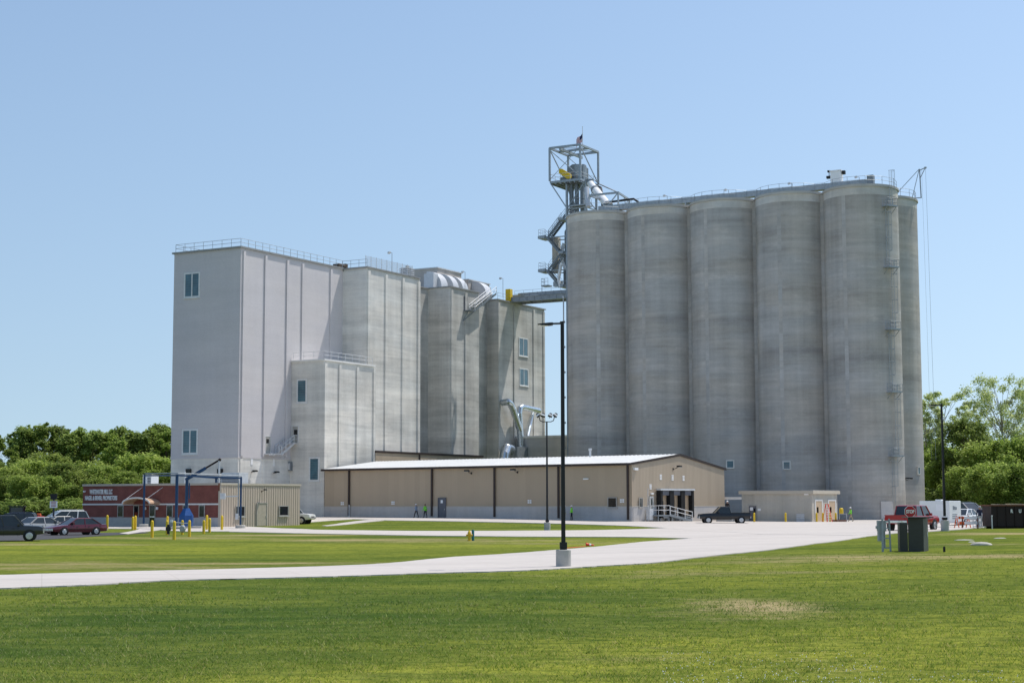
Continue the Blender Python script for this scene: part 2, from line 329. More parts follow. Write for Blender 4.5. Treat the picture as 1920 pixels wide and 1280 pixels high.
def ground_materials():
    # grass
    m, t, b = base_mat('grass', (.06, .11, .02), 1.0, 0, .0); L = t.links.new
    tc = N(t, 'ShaderNodeTexCoord')
    def noise(sc, det=5.0, rough=.6, st=(1, 1, 1)):
        mp = N(t, 'ShaderNodeMapping'); mp.inputs['Scale'].default_value = st; L(tc.outputs['Object'], mp.inputs['Vector'])
        n = N(t, 'ShaderNodeTexNoise', i_Scale=sc, i_Detail=det, i_Roughness=rough); L(mp.outputs[0], n.inputs['Vector']); return n.outputs['Fac']
    def ramp(fac, lo, hi):
        r = N(t, 'ShaderNodeMapRange', i_From_Min=lo, i_From_Max=hi); L(fac, r.inputs[0]); return r.outputs[0]
    def mix(f, a, c, bt='MIX'):
        x = N(t, 'ShaderNodeMix', data_type='RGBA', blend_type=bt); L(f, x.inputs[0])
        for s, v in ((6, a), (7, c)):
            if isinstance(v, tuple): x.inputs[s].default_value = (*v, 1)
            else: L(v, x.inputs[s])
        return x.outputs[2]
    la = N(t, 'ShaderNodeAttribute', attribute_name='lush'); zn = N(t, 'ShaderNodeMath', operation='ADD'); z0 = N(t, 'ShaderNodeMath', operation='MULTIPLY_ADD'); L(noise(.10, 5, .6, (.6, 1.5, 1)), z0.inputs[0]); z0.inputs[1].default_value = 2.2; z0.inputs[2].default_value = -1.1
    L(la.outputs['Fac'], zn.inputs[0]); L(z0.outputs[0], zn.inputs[1])
    c = mix(ramp(zn.outputs[0], .0, 1.0), (.062, .104, .025), (.285, .300, .048))
    c = mix(ramp(noise(.38, 8, .8, (.5, 1.6, 1)), .46, .66), c, (.175, .205, .045))
    c = mix(ramp(noise(.9, 7, .8, (.5, 1.5, 1)), .50, .68), c, (.050, .092, .018))
    c = mix(ramp(noise(2.2, 5, .75), .46, .75), c, (.055, .096, .017))
    at = N(t, 'ShaderNodeAttribute', attribute_name='dry')
    dn = N(t, 'ShaderNodeMath', operation='MULTIPLY_ADD'); L(at.outputs['Fac'], dn.inputs[0]); dn.inputs[1].default_value = .85
    sb = N(t, 'ShaderNodeMath', operation='SUBTRACT'); nz = N(t, 'ShaderNodeMath', operation='MULTIPLY_ADD'); L(noise(.32, 7, .8, (.55, 1.4, 1)), nz.inputs[0]); nz.inputs[1].default_value = 1.5; nz.inputs[2].default_value = -.75; nz2 = N(t, 'ShaderNodeMath', operation='ADD'); L(nz.outputs[0], nz2.inputs[0]); L(noise(1.6, 8, .85), nz2.inputs[1]); L(nz2.outputs[0], sb.inputs[0]); sb.inputs[1].default_value = .60; L(sb.outputs[0], dn.inputs[2])
    dry = ramp(dn.outputs[0], .12, .62)
    c = mix(dry, c, (.37, .30, .155))
    # fine blade-scale grain
    g = N(t, 'ShaderNodeMapRange', i_From_Min=.25, i_From_Max=.75, i_To_Min=.55, i_To_Max=1.45); L(noise(9.0, 6, .8, (1.0, .55, 1)), g.inputs[0])
    x = N(t, 'ShaderNodeMix', data_type='RGBA', blend_type='MULTIPLY'); x.inputs[0].default_value = 1; L(c, x.inputs[6]); L(g.outputs[0], x.inputs[7]); L(x.outputs[2], b.inputs['Base Color'])
    bp = N(t, 'ShaderNodeBump', i_Strength=.8, i_Distance=.06); L(noise(7.0, 6, .8), bp.inputs['Height']); L(bp.outputs[0], b.inputs['Normal'])
    M['grass'] = m
    # blades
    m, t, b = base_mat('grass_blade', (.09, .16, .03), .8, 0, .25); L = t.links.new
    ge = N(t, 'ShaderNodeNewGeometry'); cr = N(t, 'ShaderNodeValToRGB'); L(ge.outputs['Random Per Island'], cr.inputs[0])
    e = cr.color_ramp.elements; e[0].color = (.09, .16, .026, 1); e[1].color = (.32, .42, .085, 1)
    e2 = cr.color_ramp.elements.new(.55); e2.color = (.19, .29, .042, 1); e3 = cr.color_ramp.elements.new(.93); e3.color = (.40, .38, .17, 1)
    la = N(t, 'ShaderNodeAttribute', attribute_name='lush'); lr = N(t, 'ShaderNodeMapRange', i_From_Min=.0, i_From_Max=1.0); L(la.outputs['Fac'], lr.inputs[0]); lm = N(t, 'ShaderNodeMix', data_type='RGBA'); lm.inputs[6].default_value = (.68, .78, .9, 1); lm.inputs[7].default_value = (1.35, 1.2, .9, 1); L(lr.outputs[0], lm.inputs[0])
    mu = N(t, 'ShaderNodeMix', data_type='RGBA', blend_type='MULTIPLY'); mu.inputs[0].default_value = 1; L(cr.outputs[0], mu.inputs[6]); L(lm.outputs[2], mu.inputs[7])
    L(mu.outputs[2], b.inputs['Base Color']); tr = N(t, 'ShaderNodeBsdfTranslucent'); L(mu.outputs[2], tr.inputs[0]); ms = N(t, 'ShaderNodeMixShader'); ms.inputs[0].default_value = .35
    L(b.outputs[0], ms.inputs[1]); L(tr.outputs[0], ms.inputs[2]); L(ms.outputs[0], t.nodes['Material Output'].inputs[0]); M['grass_blade'] = m
    # pale concrete paving with slab joints
    m, t, b = base_mat('paving', (.56, .53, .51), .85, 0, .25); L = t.links.new; tc = N(t, 'ShaderNodeTexCoord')
    def noise2(sc, det=5.0, rough=.6, st=(1, 1, 1)):
        mp = N(t, 'ShaderNodeMapping'); mp.inputs['Scale'].default_value = st; mp.inputs['Rotation'].default_value = (0, 0, .25); L(tc.outputs['Object'], mp.inputs['Vector'])
        n = N(t, 'ShaderNodeTexNoise', i_Scale=sc, i_Detail=det, i_Roughness=rough); L(mp.outputs[0], n.inputs['Vector']); return n.outputs['Fac']
    a1 = N(t, 'ShaderNodeMapRange', i_From_Min=.3, i_From_Max=.7, i_To_Min=.93, i_To_Max=1.05); L(noise2(.15, 6, .65, (.4, 1.2, 1)), a1.inputs[0])
    a2 = N(t, 'ShaderNodeMapRange', i_From_Min=.35, i_From_Max=.75, i_To_Min=1.03, i_To_Max=.93); L(noise2(1.5, 6, .7), a2.inputs[0])
    mm = N(t, 'ShaderNodeMath', operation='MULTIPLY'); L(a1.outputs[0], mm.inputs[0]); L(a2.outputs[0], mm.inputs[1])
    mp = N(t, 'ShaderNodeMapping'); mp.inputs['Rotation'].default_value = (0, 0, R(-16)); L(tc.outputs['Object'], mp.inputs['Vector'])
    bt = N(t, 'ShaderNodeTexBrick', offset=0.0); L(mp.outputs[0], bt.inputs['Vector']); bt.inputs['Color1'].default_value = (1, 1, 1, 1); bt.inputs['Color2'].default_value = (.965, .965, .965, 1); bt.inputs['Mortar'].default_value = (.86, .85, .83, 1)
    bt.inputs['Scale'].default_value = 1; bt.inputs['Brick Width'].default_value = 4.6; bt.inputs['Row Height'].default_value = 4.2; bt.inputs['Mortar Size'].default_value = .02
    x = N(t, 'ShaderNodeMix', data_type='RGBA', blend_type='MULTIPLY'); x.inputs[0].default_value = 1; x.inputs[6].default_value = (.575, .525, .475, 1); L(mm.outputs[0], x.inputs[7])
    st = N(t, 'ShaderNodeMapRange', i_From_Min=.60, i_From_Max=.72, i_To_Min=1.0, i_To_Max=.86); L(noise2(.35, 7, .75, (.5, 1.3, 1)), st.inputs[0]); x2 = N(t, 'ShaderNodeMix', data_type='RGBA', blend_type='MULTIPLY'); x2.inputs[0].default_value = 1; L(x.outputs[2], x2.inputs[6]); L(st.outputs[0], x2.inputs[7])
    tm = N(t, 'ShaderNodeMapRange', i_From_Min=.56, i_From_Max=.66, i_To_Min=1.0, i_To_Max=.90); L(noise2(1.0, 3, .5, (.03, .9, 1)), tm.inputs[0]); x3 = N(t, 'ShaderNodeMix', data_type='RGBA', blend_type='MULTIPLY'); x3.inputs[0].default_value = 1; L(x2.outputs[2], x3.inputs[6]); L(tm.outputs[0], x3.inputs[7])
    y = N(t, 'ShaderNodeMix', data_type='RGBA', blend_type='MULTIPLY'); y.inputs[0].default_value = 1; L(x3.outputs[2], y.inputs[6]); L(bt.outputs[0], y.inputs[7]); L(y.outputs[2], b.inputs['Base Color'])
    M['paving'] = m
    plain('pale_bounce', (.60, .54, .46), .95, var=.15, scale=2.0)  # pale tone for the unseen sheet that bounces light behind the office
    plain('asphalt', (.062, .060, .062), .9, var=.25, scale=1.2)
    plain('straw', (.50, .43, .28), .95, var=.35, scale=4)
    # foliage: colour per leaf clump, light passing through
    for nm, lo, mid, hi in (('leaf_dark', (0.135, 0.205, 0.045), (0.260, 0.350, 0.080), (0.420, 0.500, 0.145)),
                            ('leaf_mid', (0.130, 0.205, 0.032), (0.245, 0.340, 0.062), (0.410, 0.490, 0.130)),
                            ('leaf_light', (0.195, 0.285, 0.045), (0.325, 0.420, 0.078), (0.500, 0.575, 0.170)),
                            ('leaf_grey', (0.246, 0.319, 0.102), (0.435, 0.507, 0.189), (0.725, 0.750, 0.420))):
        m, t, b = base_mat(nm, mid, .6, 0, .25); L = t.links.new
        ge = N(t, 'ShaderNodeNewGeometry'); cr = N(t, 'ShaderNodeValToRGB'); L(ge.outputs['Random Per Island'], cr.inputs[0]); e = cr.color_ramp.elements
        e[0].color = (*lo, 1); e[1].color = (*hi, 1); e2 = cr.color_ramp.elements.new(.5); e2.color = (*mid, 1)
        oi = N(t, 'ShaderNodeObjectInfo'); hs = N(t, 'ShaderNodeHueSaturation'); L(cr.outputs[0], hs.inputs['Color'])
        v = N(t, 'ShaderNodeMapRange', i_To_Min=.80, i_To_Max=1.22); L(oi.outputs['Random'], v.inputs[0]); L(v.outputs[0], hs.inputs['Value'])
        L(hs.outputs[0], b.inputs['Base Color']); tr = N(t, 'ShaderNodeBsdfTranslucent'); L(hs.outputs[0], tr.inputs[0]); ms = N(t, 'ShaderNodeMixShader'); ms.inputs[0].default_value = .58
        L(b.outputs[0], ms.inputs[1]); L(tr.outputs[0], ms.inputs[2]); L(ms.outputs[0], t.nodes['Material Output'].inputs[0]); M[nm] = m
ground_materials()

# ---------------------------------------------------------------- ground, paving
DRY = [(1420, 1138, 1.9, 4.0, .9), (1330, 1152, 1.5, 2.0, .5), (700, 1012, 9, 5, .75), (520, 1003, 8, 3.5, .85), (470, 1010, 6, 4, .5), (330, 1008, 10, 5, .55), (60, 1020, 10, 4, .6), (120, 1058, 8, 4, .55),
       (420, 1056, 7, 1.6, .8), (520, 1055, 5, 1.2, .5), (900, 1014, 14, 6, .5), (1060, 1018, 10, 5, .45), (1560, 1043, 7, 3, .55), (1650, 1045, 6, 2.5, .6), (1800, 1043, 6, 2, .75), (1890, 1041, 4, 2, .6), (1890, 1000, 5, 6, .9), (1820, 1020, 4, 3, .5), (1480, 1052, 8, 4, .5),
       (1330, 1075, 8, 3, .45), (1500, 1240, 2.5, 2, .35), (1200, 1230, 3, 1.5, .3), (760, 1003, 8, 3, .4), (250, 1063, 9, 2, .5), (60, 1065, 7, 2.5, .5), (1200, 1070, 6, 2, .35)]
def dry_at(x, y):
    s = np.zeros_like(x)
    for (px, py, rx, ry, a) in DRY_W: s = np.maximum(s, a * np.exp(-(((x - px) / rx) ** 2 + ((y - py) / ry) ** 2)))
    return s
DRY_W = []
G0 = lambda px, py: (lambda v: (v.x, v.y))(ground(px, py))
for (px, py, rx, ry, a) in DRY: g = ground(px, py); DRY_W.append((g.x, g.y, rx, ry, a))
ys = np.concatenate([np.arange(-40, 14, 3), np.arange(14, 60, .7), np.arange(60, 170, 1.3), np.arange(170, 330, 4), np.geomspace(330, 4000, 18)])
xs = np.concatenate([-np.geomspace(4000, 110, 14), np.arange(-108, -42, 3), np.arange(-42, 42, 1.0), np.arange(42, 109, 3), np.geomspace(110, 4000, 14)])
gx, gy = np.meshgrid(xs, ys); gzz = hgt(gx.ravel(), gy.ravel())
fade = np.clip((420 - np.hypot(gx.ravel(), gy.ravel())) / 120, 0, 1); gzz = gzz * fade
nx, ny = len(xs), len(ys)
me = bpy.data.meshes.new('ground')
idx = np.arange(nx * ny).reshape(ny, nx); q = np.stack([idx[:-1, :-1], idx[:-1, 1:], idx[1:, 1:], idx[1:, :-1]], -1).reshape(-1, 4)
me.from_pydata(np.stack([gx.ravel(), gy.ravel(), gzz], 1).tolist(), [], q.tolist())
at_ = me.attributes.new('dry', 'FLOAT', 'POINT'); at_.data.foreach_set('value', dry_at(gx.ravel(), gy.ravel()).astype(np.float32))
LUSH = [(1750, 1215, 4, 6, .85), (1420, 1255, 4.5, 4, .8), (1000, 1275, 4, 3, .6), (1880, 1120, 5, 5, .35), (1180, 1200, 3, 3, .25), (600, 1275, 3, 2, .15), (300, 1030, 40, 10, .34), (900, 1020, 40, 10, .32), (1500, 1060, 14, 8, .15), (1750, 1060, 10, 6, .2),
        (300, 1160, 7, 6, -.4), (800, 1120, 8, 5, -.4), (1050, 1190, 3, 3, -.2), (1640, 1140, 4, 4, -.3), (1500, 1190, 3, 2, -.15), (100, 1220, 4, 4, -.25)]
LUSH_W = [(*G0(px, py), rx, ry, a) for px, py, rx, ry, a in LUSH]
def lush_at(x, y):
    s = np.full_like(x, .42)
    for (px, py, rx, ry, a) in LUSH_W: s = s + a * np.exp(-(((x - px) / rx) ** 2 + ((y - py) / ry) ** 2))
    return s
at2 = me.attributes.new('lush', 'FLOAT', 'POINT'); at2.data.foreach_set('value', lush_at(gx.ravel(), gy.ravel()).astype(np.float32))
me.materials.append(M['grass']); me.polygons.foreach_set('use_smooth', [True] * len(me.polygons))
go = bpy.data.objects.new('ground', me); COL.objects.link(go); tag(go, kind='structure')

def sheet(name, pts, dz, mat, maxlen=3.5):
    bm = bmesh.new(); bm.faces.new([bm.verts.new((p[0], p[1], 0)) for p in pts]); bmesh.ops.triangulate(bm, faces=bm.faces)
    for k in range(9):
        lg = [e for e in bm.edges if e.calc_length() > maxlen]
        if not lg: break
        bmesh.ops.subdivide_edges(bm, edges=lg, cuts=1); bmesh.ops.triangulate(bm, faces=[f for f in bm.faces if len(f.verts) > 3])
    vx = np.array([v.co.x for v in bm.verts]); vy = np.array([v.co.y for v in bm.verts]); vz = hgt(vx, vy) + dz
    for v, z in zip(bm.verts, vz): v.co.z = z
    # a real edge: drop a skirt round the outline
    be = [e for e in bm.edges if e.is_boundary]; ret = bmesh.ops.extrude_edge_only(bm, edges=be)
    for v in [g for g in ret['geom'] if isinstance(g, bmesh.types.BMVert)]: v.co.z -= dz + .1
    bmesh.ops.recalc_face_normals(bm, faces=bm.faces)
    me = bpy.data.meshes.new(name); bm.to_mesh(me); bm.free(); me.materials.append(mat)
    if sum(p.normal.z * p.area for p in me.polygons) < 0: me.flip_normals()
    o = bpy.data.objects.new(name, me); COL.objects.link(o); tag(o, kind='structure'); return o
G = lambda px, py: (lambda v: (v.x, v.y))(ground(px, py))
def dense(pts, k=9):
    """smooth the outline through surveyed points"""
    out = []; n = len(pts)
    for i in range(n - 1):
        p0, p1, p2, p3 = (np.array(pts[max(i - 1, 0)]), np.array(pts[i]), np.array(pts[i + 1]), np.array(pts[min(i + 2, n - 1)]))
        for s in range(k):
            t = s / k; out.append(tuple(.5 * ((2 * p1) + (-p0 + p2) * t + (2 * p0 - 5 * p1 + 4 * p2 - p3) * t * t + (-p0 + 3 * p1 - 3 * p2 + p3) * t ** 3)))
    out.append(tuple(pts[-1])); rj = random.Random(len(pts)); return [(x + rj.uniform(-.07, .07), y + rj.uniform(-.10, .10)) for x, y in out]
lo = dense([G(x, y) for x, y in [(-420, 1125), (-200, 1115), (0, 1104), (160, 1098), (320, 1089), (480, 1085), (640, 1081), (800, 1075.5), (960, 1071), (1053, 1066.5), (1120, 1062), (1230, 1055), (1340, 1042), (1440, 1031.5), (1520, 1020.5), (1600, 1010), (1645, 1003.5), (1700, 998)]])
up = dense([G(x, y) for x, y in [(-420, 1088), (-200, 1084), (0, 1079), (160, 1074), (320, 1070), (480, 1066), (640, 1061), (740, 1055.5), (840, 1045.5), (960, 1038), (1060, 1030), (1120, 1025), (1200, 1016.5), (1290, 1010)]])
def onward(p): d = np.array(p[0]) - np.array(p[1]); return tuple(np.array(p[0]) + d / np.linalg.norm(d) * 110)
lo = [onward([G(-420, 1125), G(0, 1104)])] + lo; up = [onward([G(-420, 1088), G(0, 1079)])] + up
sheet('road', lo + [G(1720, 990), G(1560, 990), G(1400, 998)] + up[::-1], .040, M['paving'])
l2 = dense([G(x, y) for x, y in [(430, 997), (500, 998.5), (560, 1000), (640, 1001.5), (720, 1003), (800, 1004.3), (900, 1005.3), (960, 1006), (1100, 1006.6), (1200, 1007.3), (1290, 1009.6)]])
u2 = dense([G(x, y) for x, y in [(430, 988.5), (500, 990), (560, 991.5), (600, 993.3), (700, 994.6), (790, 995.4), (960, 995), (1100, 994), (1180, 992.3), (1250, 990)]])
sheet('driveway', l2 + [G(1420, 1001), G(1420, 986)] + u2[::-1], .046, M['paving'])
la = dense([G(x, y) for x, y in [(560, 972.2), (640, 973.2), (695, 974.2), (720, 975.6), (800, 976.6), (870, 977.8), (960, 979.6), (1026, 981.2), (1100, 983.3), (1180, 986.2), (1250, 990)]])
sheet('apron', la + [G(1420, 1002), G(1600, 1004), G(1740, 997), G(1805, 992.5), G(1850, 988.5), (54, 150), (62, 190), (58, 236), (44, 236), (30, 226), (16, 205), (-12, 218), (-26, 226), (-30, 224)], .052, M['paving'])
sheet('path', [G(x, y) for x, y in [(694, 974.3), (720, 975.8), (668, 981), (612, 986.2), (603, 985.4), (640, 980.5)]], .043, M['paving'])
sheet('sidewalk', [G(x, y) for x, y in [(184, 988.3), (300, 988.0), (440, 986.6), (520, 990.2), (520, 998.0), (430, 996.4), (345, 996.5), (300, 993.5), (262, 998), (240, 1001.5), (224, 1000), (254, 994.5), (262, 991.6), (184, 991)]], .049, M['paving'])
sheet('parking_lot', [G(x, y) for x, y in [(-500, 1020), (-200, 1017), (0, 1014.8), (60, 1012.5), (120, 1009.5), (180, 1005), (232, 1002), (280, 998.6), (268, 997.4), (222, 1000), (188, 999), (188, 988), (140, 978), (60, 974), (-200, 974), (-500, 978)]], .034, M['asphalt'])

sheet('bounce_sheet', [(-55, 186), (-50, 184), (-24, 190), (-14, 210), (-20, 240), (-40, 262), (-66, 250), (-60, 205)], .038, M['pale_bounce'], 6)  # unseen pale sheet, added to bounce warm light onto the shaded mill walls
# ---------------------------------------------------------------- shared building helpers
def fbox(mb, face, base, u0, u1, z0, z1, d0, d1, m=0):
    """a box on a wall: face L looks along -y (u runs in x), face R looks along +x (u runs in y)"""
    if face == 'L': return mb.box(u0, u1, base - d0, base - d1, z0, z1, m)
    return mb.box(base + d0, base + d1, u0, u1, z0, z1, m)
def window(parent, face, base, u0, u1, z0, z1, mull=0, frame='window_frame', pane='mill_glass', fw=.10, bars=0, sill=True, name='window'):
    u0, u1 = sorted((u0, u1)); z0, z1 = sorted((z0, z1)); f = MB(); gb = MB()
    fbox(f, face, base, u0, u0 + fw, z0, z1, .003, .09); fbox(f, face, base, u1 - fw, u1, z0, z1, .003, .09)
    fbox(f, face, base, u0 + fw, u1 - fw, z1 - fw, z1, .003, .085); fbox(f, face, base, u0 + fw, u1 - fw, z0, z0 + fw, .003, .085)
    for k in range(mull):
        c = u0 + (u1 - u0) * (k + 1) / (mull + 1); fbox(f, face, base, c - fw * .4, c + fw * .4, z0 + fw, z1 - fw, .003, .08)
    for k in range(bars):
        c = z0 + (z1 - z0) * (k + 1) / (bars + 1); fbox(gb, face, base, u0 + fw, u1 - fw, c - .018, c + .018, .045, .05)
    o = f.build(name, M[frame], parent)
    if bars: gb.build('glazing_bars', M['bar_slate'], o)
    p = MB(); fbox(p, face, base, u0 + fw, u1 - fw, z0 + fw, z1 - fw, .003, .045); p.build('pane', M[pane], o)
    if sill:
        s = MB(); fbox(s, face, base, u0 - .08, u1 + .08, z0 - .10, z0 - .003, .003, .16); s.build('sill', M[frame], o)
    return o
def door(parent, face, base, u0, u1, z0, z1, mat='grey_door', lite=None, name='door', frame='window_frame'):
    f = MB(); t = .07
    fbox(f, face, base, u0 - t, u0, z0, z1 + t, .003, .10); fbox(f, face, base, u1, u1 + t, z0, z1 + t, .003, .10); fbox(f, face, base, u0, u1, z1, z1 + t, .003, .10)
    d = MB(); fbox(d, face, base, u0, u1, z0, z1, .003, .05); o = d.build(name, M[mat], parent); f.build('frame', M[frame], o)
    h = MB(); fbox(h, face, base, u1 - .16, u1 - .08, z0 + .95, z0 + 1.07, .05, .12); h.build('handle', M['chrome'], o)
    if lite:
        g = MB(); a, b_, c, d_ = lite; fbox(g, face, base, u0 + (u1 - u0) * a, u0 + (u1 - u0) * b_, z0 + (z1 - z0) * c, z0 + (z1 - z0) * d_, .05, .065); g.build('pane', M['dark_glass'], o)
    return o
def rail(mb, pts, h=1.07, sp=1.6, r=.028, mid=True, toe=False):
    pts = [Vector(p) for p in pts]
    for a, b in zip(pts, pts[1:]):
        n = max(1, round((b - a).length / sp))
        for k in range(n + 1):
            p = a.lerp(b, k / n); mb.tube(p, p + Vector((0, 0, h)), r, n=5)
        for hh in ((h, h * .52) if mid else (h,)): mb.tube(a + Vector((0, 0, hh)), b + Vector((0, 0, hh)), r, n=5)
        if toe: mb.bar(a + Vector((0, 0, .06)), b + Vector((0, 0, .06)), .01, .11)
    return mb
def stair(mb, p, q, width, side, n=None, tread=.28):
    """open steel stair from p up to q; side = horizontal unit vector across it"""
    p, q, s = Vector(p), Vector(q), Vector(side) * (width / 2); n = n or max(3, int(abs(q.z - p.z) / .2))
    for k in (-1, 1): mb.bar(p + s * k, q + s * k, .07, .30)
    for k in range(1, n):
        c = p.lerp(q, k / n); d = Vector((q.x - p.x, q.y - p.y, 0)).normalized() * (tread / 2); mb.bar(c - d, c + d, width - .06, .035)
    return mb
def stair_rail(mb, p, q, width, side, h=1.0, r=.026):
    p, q, s = Vector(p), Vector(q), Vector(side) * (width / 2)
    for k in (-1, 1):
        for hh in (h, h * .55): mb.tube(p + s * k + Vector((0, 0, hh)), q + s * k + Vector((0, 0, hh)), r, n=5)
        for j in range(4): c = p.lerp(q, j / 3) + s * k; mb.tube(c, c + Vector((0, 0, h)), r, n=5)
    return mb
def wall_lamp(name, label, loc, rz, kind='arm', group=None):
    """black wall floodlight on a bent arm; faces local -y"""
    t = thing(name, label, 'lamp', loc, rz, group)
    a = MB(); a.box(-.1, .1, -.05, -.003, -.12, .12); a.path([(0, -.05, 0), (0, -.5, .12), (.0, -.75, .28)], .035, n=6); a.build('arm', M['black_paint'], t)
    h = MB(); h.prism([(-.30, .0), (.30, .0), (.24, .2), (-.24, .2)], -1.12, -.68); hd = h.build('lamp_head', M['black_paint'], t)
    g = MB(); g.box(-.25, .25, -1.08, -.72, -.03, -.003); g.build('lens', M['lamp_glass'], hd); hd.location = (0, 0, .22)
    return t

# ---------------------------------------------------------------- the flour mill
A0, B0 = 169.01, 135.74
def mx_(b): return B0 - b
def my_(a): return a - A0
mill = thing('mill_building', 'tall pale concrete flour mill of stepped windowless blocks, left of the round silos', 'mill', W(A0, B0, 0), -YAW)
def ribs(mb, face, base, spans, z0, z1, d=.17):
    for u0, u1 in spans: fbox(mb, face, base, u0, u1, z0, z1, -.02, d)
def rspan(b, *px, y=650):    # pixel spans on a right-hand wall -> local y
    return [(my_(onB(x0, y, b)[0]), my_(onB(x1, y, b)[0])) for x0, x1 in px]
YT = my_(192.4)
t_ = MB(); t_.box(-11.46, 0, 0, YT, 8.8, 36.38); ribs(t_, 'R', 0, rspan(135.74, (453, 457.3), (494, 498), (535.3, 539.3), (564, 567.6), (617.3, 621)), 8.8, 36.0)
t_.build('tower_wall', M['painted_concrete'], mill)
t_ = MB(); t_.box(-11.43, -.03, .03, YT, -1, 8.55); ribs(t_, 'R', -.03, rspan(135.74, (449.5, 454), (491.5, 496), y=900), -1, 8.5, .1); t_.build('base_wall', M['mill_concrete'], mill)
t_ = MB(); t_.box(-11.5, .05, -.05, YT, 8.55, 8.8); t_.build('belt_course', M['painted_concrete'], mill)
for nm, x0, x1, y0, y1, sp, zt in (('bin_wall', -.4, mx_(131.53), YT, my_(206.48), ((688.3, 692.5), (721, 725), (753, 757), (782.5, 786.4)), 36.34),
                                   ('bin_wall', -.4, mx_(131.65), my_(215.66), my_(224.5), ((845, 848.6), (871, 875)), 36.18),
                                   ('bin_wall', -.4, mx_(133.68), my_(234.1), my_(250.64), ((933.2, 936.5), (962.5, 965.5), (999, 1002), (1017.5, 1020.3)), 36.28)):
    t_ = MB(); t_.box(x0, x1, y0, y1, -1, zt - .02); ribs(t_, 'R', x1, rspan(B0 - x1, *sp), -1, zt - .40); t_.build(nm, M['mill_concrete' if y0 == YT else ('end_concrete' if x1 < 3 else 'bin_concrete')], mill)
t_ = MB(); t_.box(-14, 0, YT, my_(250.6), -1, 36.10); t_.build('core_wall', M['end_concrete'], mill)
AX0, AX1, AY0, AY1 = -.3, mx_(130.24), my_(180.37), my_(192.5)
t_ = MB(); t_.box(AX0, AX1, AY0, AY1, -1, 21.98); ribs(t_, 'R', AX1, rspan(130.24, (608.2, 612.6), (635, 639), (668, 672), (699.6, 703)), -1, 21.62); t_.build('annex_wall', M['mill_concrete'], mill)
for k, (x0, x1, y0, y1, z0, z1) in enumerate([(-11.46, 0, 0, YT, 36.38, 36.60), (-.4, mx_(131.53), YT, my_(206.48), 36.32, 36.50), (-.4, mx_(131.65), my_(215.66), my_(224.5), 36.16, 36.34), (-.4, mx_(133.68), my_(234.1), my_(250.64), 36.26, 36.44),
                                              (-14, 0, YT, my_(250.6), 36.10, 36.26), (AX0, AX1, AY0, AY1, 21.98, 22.18)]):
    o_ = .24; t_ = MB(); t_.box(x0 - (o_ if k in (0, 4) else 0), x1 + o_, y0 - (o_ if k in (0, 1, 2, 3, 5) else 0), y1 + (o_ if k in (3, 4) else 0), z0, z1 + .003 * k); t_.build('coping', M['white_trim' if k == 5 else 'coping_metal'], mill)
# windows on the shaded and on the sunlit walls
for (x0, y0, x1, y1) in ((346, 512, 375, 557), (342, 804.5, 371, 851)):
    b0_, z1_ = onA(x0, y0, 169.01); b1_, z0_ = onA(x1, y1, 169.01); window(mill, 'L', 0, mx_(b0_), mx_(b1_), z0_, z1_, 1, bars=9, fw=.22)
for (x0, y0, x1, y1) in ((557, 711, 575.5, 755), (580, 857, 599, 901.5)):
    b0_, z1_ = onA(x0, y0, 180.37); b1_, z0_ = onA(x1, y1, 180.37); window(mill, 'L', AY0, mx_(b0_), mx_(b1_), z0_, z1_, 0, bars=9, fw=.20)
for (x0, y0, x1, y1) in ((972.5, 631, 989.5, 669.5), (973.6, 688.5, 990, 724.5), (982, 818, 991.5, 857)):
    a0_, z1_ = onB(x0, y0 + 1, 133.68); a1_, z0_ = onB(x1, y1, 133.68); window(mill, 'R', mx_(133.68), my_(a0_), my_(a1_), z0_, z1_, 1, bars=8, fw=.16)
# doors and the outside stair between them
b0_, z1_ = onA(547.5, 798, 180.37); b1_, z0_ = onA(559, 830, 180.37); dtop = z0_
door(mill, 'L', AY0, mx_(b0_) + .12, mx_(b1_), z0_, z1_ - .1, 'putty_door', (.3, .9, .5, .8))
a0_, z1d = onB(497, 817.5, 135.74); a1_, z0d = onB(506, 850, 135.74)
door(mill, 'R', .0, my_(a0_), my_(a1_), z0d, z1d, 'putty_door', (.2, .7, .6, .85))
t_ = MB(); yl0, yl1 = my_(a0_) - .3, AY0 - 3.6
t_.box(.02, 1.25, yl0, yl1, z0d - .16, z0d - .02); t_.box(.02, 1.25, AY0 - .9, AY0 - .003, dtop - .16, dtop - .02)
stair(t_, (.64, yl1, z0d - .1), (.64, AY0 - .85, dtop - .1), 1.1, (1, 0, 0)); t_.bar((.1, AY0 - 2.4, z0d - .3), (1.2, AY0 - 2.4, z0d - .3), .12)
t_.box(.9, 1.2, yl0, yl0 + .9, z0d - .3, z0d - .16); st = t_.build('outside_stair', M['galv_light'], mill)
t_ = MB(); rail(t_, [(1.2, yl0 + 1.8, z0d), (1.2, yl1, z0d)], r=.055, sp=1.2); stair_rail(t_, (.64, yl1, z0d), (.64, AY0 - .85, dtop), 1.1, (1, 0, 0), 1.05, .05); rail(t_, [(1.2, AY0 - .9, dtop), (1.2, AY0 - .05, dtop)]); t_.build('handrail', M['galv_light'], st)
b_, z_ = onA(545, 874, 180.37); t_ = MB(); t_.box(mx_(b_) - .55, mx_(b_) + .35, AY0 - .55, AY0 - .01, z_ - .6, z_ + .6); t_.box(mx_(b_) - .2, mx_(b_) + .3, AY0 - .62, AY0 - .55, z_ - .45, z_ + .45, 1); t_.build('exhaust_hood', [M['galv_dark'], M['galv_light']], mill)
